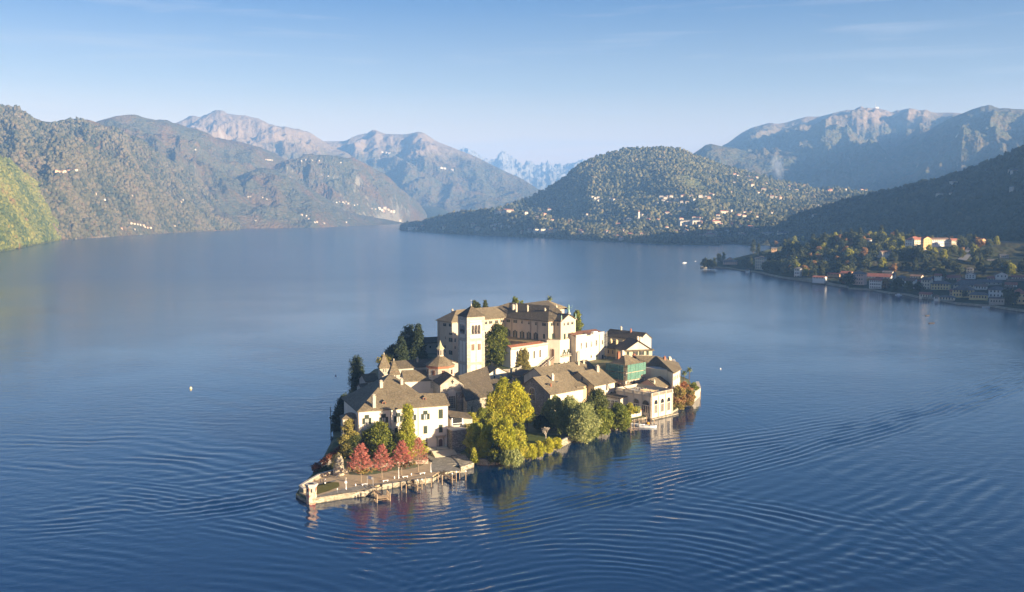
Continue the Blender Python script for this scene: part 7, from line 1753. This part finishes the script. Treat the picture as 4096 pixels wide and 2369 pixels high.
# tree stock for the far shore: each kind once, then copied
def stock(nm_, mat, h, r, nb, n, leaf, seed, prof=None, bark=None, tint=(0, 1), low=.1, sz=.45):
    e = empty(nm_, (0, 0, -60)); trunk(e, h * .75, h * .025, bark or mBark, 4, r * .5, seed)
    leaf_crown('crown', clumps(r * .8, r * .8, h * low + r * sz * .5, h - r * sz * .5, nb, r * sz, seed, prof=prof), n, leaf, mat, e, seed, tint=tint)
    return e
F_drk = mat_leaf('shore_dark_leaves', [(.022, .032, .012), (.05, .06, .022), (.085, .09, .03)], .15)
F_mid = mat_leaf('shore_green_leaves', [(.05, .06, .018), (.10, .11, .03), (.17, .16, .04)], .2)
F_yel = mat_leaf('shore_yellow_leaves', [(.13, .14, .02), (.30, .29, .03), (.42, .38, .06)], .3)
F_ora = mat_leaf('shore_rust_leaves', [(.12, .055, .025), (.24, .12, .04), (.34, .22, .06)], .2)
ST = {'round': stock('broadleaf_tree', F_mid, 13, 6.2, 16, 1300, .95, 201), 'dark': stock('broadleaf_tree', F_drk, 14, 6.5, 16, 1300, .95, 202), 'yellow': stock('broadleaf_tree', F_yel, 13, 5.5, 14, 1200, .9, 203),
      'rust': stock('broadleaf_tree', F_ora, 12, 5.5, 14, 1100, .9, 204), 'conifer': stock('conifer_tree', F_drk, 21, 4.6, 22, 1300, .85, 205, prof=lambda f: max(.15, 1.1 - f)), 'cypress': stock('cypress', F_drk, 17, 2.2, 14, 800, .7, 206, prof=colm, sz=.8)}
USED = set()
LAB = {'round': 'mid-green round-crowned tree', 'dark': 'dark shaded broadleaf tree', 'yellow': 'bright yellow-green tree', 'rust': 'rust-brown autumn tree', 'conifer': 'tall dark conifer', 'cypress': 'slim dark cypress'}
rt = random.Random(17)
def plant(kind, x, y, where, s=1.0, grp='trees on the wooded point', label=None, z=None):
    src = ST[kind]
    o = src if kind not in USED else copy_tree(src)
    USED.add(kind)
    o.location = (x, y, (gz2(x, y) if z is None else z) - .3); k = s * rt.uniform(.85, 1.15); o.scale = (k * rt.uniform(.9, 1.15), k * rt.uniform(.9, 1.15), k); o.rotation_euler = (0, 0, rt.random() * 6.28)
    tag(o, label or (LAB[kind] + ' ' + where), 'tree', grp); return o
# houses of the town: (crop, x0, x1, eave y, base y, ground z, deg, depth, rise, wall, roof, rows, cols, label)
tw_p = {'w': mat_plaster('town_white', (.72, .68, .60), .2), 'c': mat_plaster('town_cream', (.68, .58, .42), .2), 'y': mat_plaster('town_yellow', (.68, .50, .22), .2), 'p': mat_plaster('town_pink', (.62, .40, .30), .2), 'o': mat_plaster('town_ochre', (.62, .38, .2), .2), 'g': mGry}
tw_r = {'d': mat_roof('town_slate', (.09, .085, .08), (.17, .155, .14), 1.2), 'r': mat_roof('town_tiles', (.24, .08, .05), (.40, .16, .10), 1.0, .1), 'b': mat_roof('town_brown_tiles', (.15, .09, .055), (.26, .16, .10), 1.0, .15)}
FOOT = []
def house(k, x0, x1, ye, yb, zb, deg, D, rise, wm, rm, rows, cols, label, kind='hip', cat='house', grp='houses of the town across the water', shut=None, side=True):
    q = at(*zz(k, (x0 + x1) / 2, yb), zb); ze = zat(zz(k, 0, ye)[1], q.y)
    b = Box(cat if cat != 'house' else 'town_house', label, zz(k, x0, ye), zz(k, x1, ye), ze, deg, D, zb - 6, tw_p[wm], cat, grp)
    (b.hip(rise, .7, tw_r[rm]) if kind == 'hip' else b.gable(rise, 'x' if kind == 'gx' else 'y', .7, tw_r[rm]))
    H = ze - zb; fh = H / rows
    for r_ in range(rows):
        b.wins('front', cols, zb + fh * (r_ + .55), min(1.2, b.W / cols * .4), min(2.0, fh * .55), 'closed' if (r_ + cols) % 2 else 'plain', m=.8)
        if side and b.D > 6: b.wins('left', max(2, int(D / 4)), zb + fh * (r_ + .55), 1.1, min(2.0, fh * .55), 'plain', m=.8)
    cc = (b.FL + b.BR) / 2; cc.z = 0; FOOT.append((cc, max(b.W, b.D, 10) / 2 + 3))
    return b
for a_, k_ in HL: house(*a_, **k_)
# terrace parasols at the hotel
par = None
for i, (x, y) in enumerate(((905, 575), (990, 578), (1035, 572), (1100, 570))):
    p = at(*zz(11, x, y), 39)
    if par is None:
        par = empty('parasol', p, 'x', 'parasol'); mb = MB(); mb.tube((0, 0, 0), (0, 0, 3), .06, .06, 5); mb.build('pole', mMetal, par, local=True)
        mb = MB(); mb.lathe((0, 0, 2.4), [(3.0, 0), (2.9, .08), (.1, 1.1)], 8); mb.build('canopy', mWhiteP, par, local=True); o = par
    else: o = copy_tree(par); o.location = p
    tag(o, ('leftmost', 'second', 'third', 'rightmost')[i] + ' white parasol on the terrace below the hilltop hotel', 'parasol', 'parasols below the hotel')
# lakeside promenade wall
wall_run('lake_promenade', 'grey waterside wall running along the whole wooded point', [PS[i] for i in range(0, 12)], -4, 2.6, 2.0, mQuay)
wall_run('town_quay', 'long stone quay in front of the town', [PS[i] for i in range(12, 24)], -4, 2.6, 2.0, mQuay)
# road
mAsph = mat_flat('grey_asphalt', (.14, .14, .145), .9, var=.15, sc=.2)
rd = [at(*zz(11, x, y), z) for x, y, z in ((1620, 780, 19), (1680, 720, 23), (1750, 640, 28), (1840, 560, 33), (2000, 510, 38), (2300, 475, 43))]
vs = []; fs = []
for i, p in enumerate(rd):
    d = (rd[min(i + 1, len(rd) - 1)] - rd[max(0, i - 1)]); d.z = 0; d.normalize(); n = Vector((d.y, -d.x, 0)) * 6
    for s_ in (-1, 1): q = p + n * s_; vs.append((q.x, q.y, max(gz2(q.x, q.y), gz2(p.x, p.y)) + 1.0))
mb = MB(); mb.mesh(vs, [(2 * i, 2 * i + 1, 2 * i + 3, 2 * i + 2) for i in range(len(rd) - 1)]); tag(mb.build('road', mAsph), kind='structure')
# trees
for kind, k, x, y, z, s_, lab in named:
    p = at(*zz(k, x, y), z); plant(kind, p.x, p.y, '', s_, label=lab); FOOT.append((Vector((p.x, p.y, 0)), 5))
cnt = 0; tries = 0
while cnt < 290 and tries < 20000:
    tries += 1
    u = rt.uniform(2790, 4180); y = rt.uniform(1000, 2000); x = (u - 2048) / F_PX * y
    if not inpoly(x, y, PS[:24] + [(800, 1000), (900, 1500), (600, 1800), (350, 1780)]): continue
    d = sdist(x, y, PS[:24])
    if u < 3430 and y > 1750: continue
    zg = gz2(x, y)
    if u > 3430 and zg < 13: continue
    if d < 9 or (u > 3850 and zg < 46 and rt.random() < .8): continue
    if any((x - c.x) ** 2 + (y - c.y) ** 2 < r_ * r_ or (r_ > 6 and abs((x - c.x) * c.y - (y - c.y) * c.x) / c.length < r_ and 0 < -((x - c.x) * c.x + (y - c.y) * c.y) / c.length < 55) for c, r_ in FOOT): continue
    # keep the sunny terrace in front of the hotel open
    vv = 1184.5 - F_PX * ((y * math.sin(PITCH) + (zg - CAM_H) * math.cos(PITCH)) / (y * math.cos(PITCH) - (zg - CAM_H) * math.sin(PITCH)))
    if 3610 < u < 3830 and vv > 975 and vv < 1012: continue
    if zg > 30 and vv < 960 and u > 3600: continue
    top = zg > 40
    kind = rt.choices(['round', 'dark', 'yellow', 'rust', 'conifer'], [4, 4, 3.2, 1.6, 1.2] if top else [3, 6, .9, 1.2, 1.3])[0]
    where = 'on the hilltop by the hotel' if u > 3430 and top else ('on the ridge of the wooded point' if top or zg > 30 else ('on the slope above the town' if u > 3430 else 'on the lower slope of the wooded point'))
    plant(kind, x, y, where, rt.uniform(.85, 1.3)); FOOT.append((Vector((x, y, 0)), 5.5)); cnt += 1

# ================================================================== FAR SHORES: houses and woods
def surf(u, v, pick=None):
    """point of the far hillsides seen at image point (u, v)"""
    best = None
    for gi, (g, uu, T, nm__) in enumerate(HILLS):
        if u < uu[0] or u > uu[-1]: continue
        j = int(np.argmin(np.abs(uu - u))); col = g[:, j]; f = T <= 1.0
        c, s = math.cos(PITCH), math.sin(PITCH)
        y, z = col[f, 1], col[f, 2] - CAM_H
        vv = 1184.5 - F_PX * (y * s + z * c) / (y * c - z * s)
        k = np.where((vv[:-1] >= v) & (vv[1:] <= v))[0]
        if len(k):
            k = k[0]; t = (vv[k] - v) / max(1e-6, vv[k] - vv[k + 1]); p = col[f][k] * (1 - t) + col[f][k + 1] * t
            if p[2] > 0.5 and (best is None or p[1] < best[1]): best = p
    return best
def far_house_mesh(wm, rm, w, d, hh, rise):
    mb = MB(); mb.box((0, 0, hh / 2 - 3), (w, d, hh + 6), 0, 0); o = .8
    a = [(-w / 2 - o, -d / 2 - o, hh), (w / 2 + o, -d / 2 - o, hh), (w / 2 + o, d / 2 + o, hh), (-w / 2 - o, d / 2 + o, hh)]; r1, r2 = (-w / 2 + d * .3, 0, hh + rise), (w / 2 - d * .3, 0, hh + rise)
    mb.mesh(a + [r1, r2], [(0, 1, 5, 4), (1, 2, 5), (2, 3, 4, 5), (3, 0, 4), (3, 2, 1, 0)], 1)
    for i in range(4):
        for z in (hh * .3, hh * .72):
            mb.mesh([(-w / 2 + w * (i + .3) / 4, -d / 2 - .05, z - .8), (-w / 2 + w * (i + .6) / 4, -d / 2 - .05, z - .8), (-w / 2 + w * (i + .6) / 4, -d / 2 - .05, z + .8), (-w / 2 + w * (i + .3) / 4, -d / 2 - .05, z + .8)], [(0, 1, 2, 3)], 2)
    me = bpy.data.meshes.new('hill_house'); me.from_pydata(mb.v, [], mb.f)
    for m in (hw_[wm], tw_r[rm], mGlass): me.materials.append(m)
    me.polygons.foreach_set('material_index', mb.m); me.update(); return me
hw_ = {'w': mWht, 'o': mat_plaster('hill_orange', (.50, .33, .2), .2), 'c': mat_plaster('hill_cream', (.50, .43, .31), .2)}
HM = {'w': far_house_mesh('w', 'b', 15, 10, 8, 3), 'o': far_house_mesh('o', 'r', 15, 10, 8, 3), 'c': far_house_mesh('c', 'r', 18, 11, 9, 3), 'g': far_house_mesh('w', 'd', 16, 11, 8, 3), 'L': far_house_mesh('w', 'd', 44, 12, 9, 3), 'C': far_house_mesh('c', 'r', 30, 14, 14, 4)}
HN = {'w': 'white', 'o': 'orange-walled', 'c': 'cream red-roofed', 'g': 'white dark-roofed', 'L': 'long white', 'C': 'large cream'}
HP = []
rh = random.Random(5)
def hh_(conv, pts, where, grp, kinds='wwco', s=1.0):
    for i, q in enumerate(conv([(p[0], p[1]) for p in pts])):
        p = surf(*q)
        if p is None: continue
        kd = pts[i][2] if len(pts[i]) > 2 else rh.choice(kinds)
        o = bpy.data.objects.new('hill_house', HM[kd]); COL.objects.link(o); o.location = (float(p[0]), float(p[1]), float(p[2])); o.rotation_euler = (0, 0, rh.uniform(-.2, 1.0)); k = (1.05 if q[0] > 1500 else .55) * s * rh.uniform(.85, 1.15); o.scale = (k, k, k)
        tag(o, HN[kd] + ' house ' + where, 'house', grp); HP.append((p[0], p[1]))
GR = 'houses scattered on the far hillsides'
hh_(zC, [(750, 590), (775, 585), (800, 588), (820, 582), (845, 583), (868, 580)], 'in the hamlet left under the round hill', GR, 'cow', 1.1)
hh_(zC, [(1490, 470), (1510, 480), (1500, 492), (1540, 470), (1550, 492), (1530, 500), (1612, 492), (1640, 485), (1655, 492)], 'in the shaded cluster on the left face of the round hill', GR, 'wg', .9)
hh_(zC, [(2030, 468), (2060, 478), (2085, 470), (2110, 468), (2095, 480), (2075, 512), (2100, 515), (2125, 522), (2150, 495), (2190, 508), (2230, 512), (2255, 470), (2262, 460), (2280, 490), (2335, 465), (2370, 470), (2410, 450), (2425, 458), (2000, 515), (2050, 500), (1970, 535), (2310, 572), (2200, 560)], 'in the bright village on the round hill', GR, 'wwgw', 1.0)
hh_(zC, [(1450, 608), (1480, 622), (1600, 608), (1615, 612), (1885, 612), (1930, 650), (1795, 650), (1120, 606), (1160, 572), (1085, 585), (975, 595), (2080, 600), (1700, 690)], 'among trees on the lower round hill', GR)
hh_(zC, [(565, 688), (600, 716), (740, 716), (180, 694, 'o'), (350, 706), (100, 711, 'L'), (130, 711), (1010, 728), (1075, 730, 'L'), (1130, 732, 'L'), (1165, 735), (1400, 742), (1415, 748), (1680, 782), (1722, 797), (1735, 742), (1782, 770, 'o'), (1880, 768, 'c'), (2070, 712), (2112, 778), (2232, 668, 'L'), (2290, 668), (2345, 668), (2150, 745), (2380, 770)], 'on the lakeshore below the round hill', GR)
hh_(zD, [(430, 582), (450, 590), (550, 625), (585, 608), (530, 602), (640, 692), (655, 650), (720, 695), (735, 700), (815, 672), (830, 690), (880, 695), (855, 700), (1110, 705), (1120, 698), (1200, 680), (1225, 690), (1350, 698), (1370, 702), (270, 730), (250, 748), (120, 738), (60, 742), (700, 745, 'c'), (730, 748), (760, 752), (430, 640), (560, 660), (600, 715), (395, 715)], 'on the right shoulder of the round hill', GR)
hh_(zD, [(350, 865, 'C'), (372, 860), (420, 865), (510, 862), (460, 885), (80, 933, 'L'), (160, 930, 'L'), (300, 945, 'C'), (330, 950), (420, 948), (440, 955), (540, 968), (560, 970), (300, 1002), (370, 1003, 'L'), (480, 1010), (640, 1015), (760, 1000), (250, 1045, 'C'), (330, 1048), (700, 1020, 'L'), (800, 1020, 'L'), (150, 840), (40, 830), (600, 985)], 'in the town at the head of the bay', GR, 'wgco')
hh_(zD, [(1912, 738), (2005, 728), (2016, 650), (2430, 562), (2462, 572), (1035, 808), (1010, 885), (2450, 690)], 'alone in the woods of the shaded east slope', GR, 'wg')
hh_(zA, [(455, 702), (480, 704), (505, 706), (530, 702), (560, 698), (585, 696), (605, 694), (625, 692)], 'in the terracotta village on the left mountain', GR, 'ooc', 1.2)
hh_(zA, [(1080, 1134), (1105, 1138), (1130, 1142), (1155, 1146), (1180, 1152), (1195, 1164), (1240, 1172), (1215, 1170), (985, 1178), (1105, 1184)], 'in the fishing hamlet on the left shore', GR, 'cow')
hh_(zA, [(1095, 902), (1515, 938), (1508, 957), (780, 890), (860, 937), (1445, 1156), (2060, 912), (2080, 910), (2180, 920), (2215, 932), (1625, 520), (2225, 605), (2250, 606), (2120, 1110)], 'alone in the forest of the left mountain', GR, 'wcg')
hh_(zB, [(130, 504), (155, 506), (185, 508), (430, 514), (470, 505), (520, 508), (580, 511), (760, 527), (655, 641), (900, 880), (870, 886)], 'high on the cliffed mountain beyond the lake', GR, 'w', 1.2)
hh_(zB, [(720, 862), (745, 858), (775, 860), (800, 856), (820, 872), (790, 868), (1020, 915), (1050, 918), (1080, 915), (1105, 928), (1130, 912), (1155, 925), (1180, 938), (1200, 942), (1120, 938), (470, 975), (490, 1001), (540, 1030), (556, 1028), (615, 1038), (808, 1030), (1255, 1017), (430, 968)], 'in the hamlets at the far end of the lake', GR, 'wco', 1.25)
hh_(zB, [(1600, 574), (1615, 578), (1635, 580), (1700, 590), (1110, 440), (1145, 448), (1168, 450), (1095, 502)], 'in the white hamlet on the twin-peaked mountain', GR, 'w', 1.4)
rq = random.Random(9)
hh_(zC, [(rq.uniform(700, 2500), rq.uniform(625, 755)) for _ in range(34)], 'on the wooded lower slopes of the round hill', GR, 'wcog', .8)
hh_(zD, [(rq.uniform(20, 700), rq.uniform(840, 1030)) for _ in range(26)], 'in the town at the head of the bay', GR, 'wcg', .85)
# slender bell tower of the lower village, and summit mast
p = surf(*zC([(1856, 648)])[0])
if p is not None:
    e = empty('bell_tower', p, 'slender white bell tower among the trees on the round hill', 'bell tower'); mb = MB(); mb.box((0, 0, 15), (6, 6, 40)); mb.build('wall', tw_p['w'], e, local=True)
    mb = MB(); mb.mesh([(-3.5, -3.5, 35), (3.5, -3.5, 35), (3.5, 3.5, 35), (-3.5, 3.5, 35), (0, 0, 42)], [(0, 1, 4), (1, 2, 4), (2, 3, 4), (3, 0, 4), (3, 2, 1, 0)]); mb.build('roof', tw_r['r'], e, local=True)
p = Vector(at(*zD([(1450, 93)])[0], 1000)) if False else None
g_, uu_, T_, _n = [q for q in HILLS if q[1][0] < 3200 < q[1][-1] and q[0][..., 2].max() > 900][-1]
uz = zD([(1450, 93)])[0][0]; j = int(np.argmin(np.abs(uu_ - uz))); i_ = int(np.argmin(np.abs(T_ - 1.0))); q = g_[i_, j]
e = empty('radio_mast', (float(q[0]), float(q[1]), float(q[2])), 'radio mast on the highest east summit', 'mast'); mb = MB(); mb.tube((0, 0, -20), (0, 0, 30), 3.5, 2.5, 8); mb.tube((0, 0, 30), (0, 0, 62), 1.6, .8, 6); mb.build('mast', mMetal, e, local=True); mb = MB(); mb.box((14, 0, 2), (30, 14, 14)); mb.build('station', tw_p['w'], e, local=True)
# woods: crowns as one mass
def ico():
    t = (1 + 5 ** .5) / 2
    v = np.array([(-1, t, 0), (1, t, 0), (-1, -t, 0), (1, -t, 0), (0, -1, t), (0, 1, t), (0, -1, -t), (0, 1, -t), (t, 0, -1), (t, 0, 1), (-t, 0, -1), (-t, 0, 1)], float)
    f = [(0, 11, 5), (0, 5, 1), (0, 1, 7), (0, 7, 10), (0, 10, 11), (1, 5, 9), (5, 11, 4), (11, 10, 2), (10, 7, 6), (7, 1, 8), (3, 9, 4), (3, 4, 2), (3, 2, 6), (3, 6, 8), (3, 8, 9), (4, 9, 5), (2, 4, 11), (6, 2, 10), (8, 6, 7), (9, 8, 1)]
    v /= np.linalg.norm(v[0]); V = list(map(tuple, v)); F = []; mid = {}
    def m(a, b):
        k = (min(a, b), max(a, b))
        if k not in mid: p = (np.array(V[a]) + np.array(V[b])); p /= np.linalg.norm(p); V.append(tuple(p)); mid[k] = len(V) - 1
        return mid[k]
    for a, b, c in f: ab, bc, ca = m(a, b), m(b, c), m(c, a); F += [(a, ab, ca), (b, bc, ab), (c, ca, bc), (ab, bc, ca)]
    return np.array(V), np.array(F)
IV, IF = ico()
IV0, IF0 = IV[:12], np.array([(0, 11, 5), (0, 5, 1), (0, 1, 7), (0, 7, 10), (0, 10, 11), (1, 5, 9), (5, 11, 4), (11, 10, 2), (10, 7, 6), (7, 1, 8), (3, 9, 4), (3, 4, 2), (3, 2, 6), (3, 6, 8), (3, 8, 9), (4, 9, 5), (2, 4, 11), (6, 2, 10), (8, 6, 7), (9, 8, 1)])
def woods(hi, n, size, mat, seed, label, tmax=1.02, umin=-300, umax=4400, dens=None, clear=14.0):
    g, uu, T, _ = HILLS[hi]; rng = np.random.default_rng(seed)
    rows = np.where((T <= tmax))[0]; G = g[rows]; m = (uu > umin) & (uu < umax); G = G[:, m]
    a = np.linalg.norm(np.cross(G[1:, :-1] - G[:-1, :-1], G[:-1, 1:] - G[:-1, :-1]), axis=-1)
    zc_ = (G[:-1, :-1, 2] + G[1:, 1:, 2]) / 2; a = a * (zc_ > 3)
    if dens is not None: a = a * dens(G[:-1, :-1])
    pr = (a / a.sum()).ravel(); k = rng.choice(pr.size, n, p=pr); r_, c_ = np.unravel_index(k, a.shape); s, t = rng.random(n)[:, None], rng.random(n)[:, None]
    P = G[r_, c_] * (1 - s) * (1 - t) + G[r_ + 1, c_] * s * (1 - t) + G[r_, c_ + 1] * (1 - s) * t + G[r_ + 1, c_ + 1] * s * t
    if HP:
        hp = np.array(HP); keep = np.ones(n, bool)
        for q in hp:
            dd = P[:, :2] - q; toward = -(dd @ (q / np.linalg.norm(q)))
            keep &= ~((np.abs(dd @ (np.array([q[1], -q[0]]) / np.linalg.norm(q))) < clear) & (toward > -clear) & (toward < clear * 2.6))
        P = P[keep]; n = len(P)
    sc = size * (0.5 + 1.1 * rng.random(n) ** 2.2); rot = rng.random(n) * 6.28
    hgt = 1 + .5 * rng.random(n)
    V = IV0[None] * (1 + .28 * rng.normal(size=(n, len(IV0), 1)).clip(-1.4, 1.4)); V = V * sc[:, None, None]; V[..., 2] *= hgt[:, None]
    ca, sa = np.cos(rot)[:, None], np.sin(rot)[:, None]; x = V[..., 0] * ca - V[..., 1] * sa; y = V[..., 0] * sa + V[..., 1] * ca
    V = np.stack([x, y, V[..., 2]], -1) + P[:, None]; V[..., 2] += (sc * .7)[:, None]
    F = IF0[None] + (np.arange(n) * len(IV0))[:, None, None]
    big = fbm(P[:, 0] / 160, P[:, 1] / 160, seed, 3) * .35
    tint = np.clip(rng.beta(2.2, 3.2, n) * .9 + big, 0, 1)
    o = np_mesh('forest', V.reshape(-1, 3), F.reshape(-1, 3), mat, colors=np.repeat(tint, len(IF0)))
    return tag(o, label, 'forest', kind='stuff')
def mat_wood(name, cols):
    m = mat_leaf(name, cols, .0); nt = m.node_tree; b = nt.nodes['Principled BSDF']; b.inputs['Roughness'].default_value = 1; b.inputs['Specular IOR Level'].default_value = .05
    L(nt, b.outputs[0], nt.nodes['Material Output'].inputs['Surface']); bump_(nt, b, noise_(nt, .5, 3, .7, geo_pos(nt)), 1.0, 2.0); return m
W_grn = mat_wood('left_slope_crowns', [(.055, .075, .02), (.12, .13, .03), (.20, .19, .045), (.17, .11, .035)])
W_rnd = mat_wood('round_hill_crowns', [(.03, .038, .019), (.078, .076, .033), (.15, .135, .058), (.16, .11, .055)])
W_lft = mat_wood('left_mountain_crowns', [(.042, .048, .027), (.098, .088, .046), (.14, .115, .065), (.14, .098, .06)])
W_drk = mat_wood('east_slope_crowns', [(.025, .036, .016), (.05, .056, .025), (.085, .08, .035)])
ids = [i for i, q in enumerate(HILLS)]
woods(8, 24000, 5.2, W_grn, 1, 'yellow-green forest covering the near left slope', clear=10)
gap = lambda G: np.where((fbm(G[..., 0] / 230, G[..., 1] / 230, 77, 3) > .38) & (G[..., 2] < 260), .1, 1.0)
woods(13, 30000, 5.8, W_rnd, 2, 'mixed forest covering the round hill and its right shoulder', dens=gap)
woods(14, 9000, 5.6, W_rnd, 3, 'trees covering the low promontory below the round hill')
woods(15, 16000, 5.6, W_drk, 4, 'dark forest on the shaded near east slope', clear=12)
woods(6, 24000, 6.5, W_lft, 5, 'forest on the front left mountain', tmax=.97)
woods(7, 14000, 6.2, W_lft, 6, 'forest on the lower spur of the left mountain')
print('HILL ORDER', [(i, q[3], int(q[1][0]), int(q[1][-1]), int(q[0][..., 2].max())) for i, q in enumerate(HILLS)])
# smoke plume
p = surf(*zD([(775, 630)])[0])
if p is not None:
    sm = bpy.data.materials.new('smoke'); sm.use_nodes = True; nt = sm.node_tree; nt.nodes.clear(); out = nt.nodes.new('ShaderNodeOutputMaterial'); v = nt.nodes.new('ShaderNodeVolumePrincipled')
    v.inputs['Color'].default_value = (.8, .85, .95, 1); tc = nt.nodes.new('ShaderNodeTexCoord')
    nz = noise_(nt, 3.0, 4, .6, tc.outputs['Object'], .5); ln = nt.nodes.new('ShaderNodeVectorMath'); ln.operation = 'LENGTH'; L(nt, tc.outputs['Object'], ln.inputs[0])
    fall = math_(nt, 'MAXIMUM', math_(nt, 'SUBTRACT', 1.0, ln.outputs['Value']), 0.0)
    L(nt, math_(nt, 'MULTIPLY', math_(nt, 'MULTIPLY', math_(nt, 'MAXIMUM', math_(nt, 'SUBTRACT', nz, .38), 0.0), fall), .09), v.inputs['Density']); L(nt, v.outputs[0], out.inputs['Volume'])
    me = bpy.data.meshes.new('smoke'); me.from_pydata([tuple(q) for q in IV], [], [tuple(f) for f in IF.tolist()]); me.materials.append(sm)
    o = bpy.data.objects.new('smoke', me); COL.objects.link(o); o.location = (float(p[0]) - 25, float(p[1]), float(p[2]) + 75); o.scale = (38, 38, 80); o.rotation_euler = (0, R(-14), 0)
    tag(o, 'thin pale smoke plume rising from the shoulder of the round hill', 'smoke', kind='stuff')
# ================================================================== AIR
hm = bpy.data.materials.new('haze'); hm.use_nodes = True
hn = hm.node_tree; hn.nodes.clear()
ho = hn.nodes.new('ShaderNodeOutputMaterial'); hv = hn.nodes.new('ShaderNodeVolumePrincipled')
hv.inputs['Color'].default_value = (0.25, 0.52, 1.0, 1)
hv.inputs['Density'].default_value = 7.5e-5
hv.inputs['Anisotropy'].default_value = 0.0
hn.links.new(hv.outputs[0], ho.inputs['Volume'])
b_ = MB(); b_.box((0, 8500, 630), (34000, 24000, 1280))
tag(b_.build('haze', hm), kind='stuff')
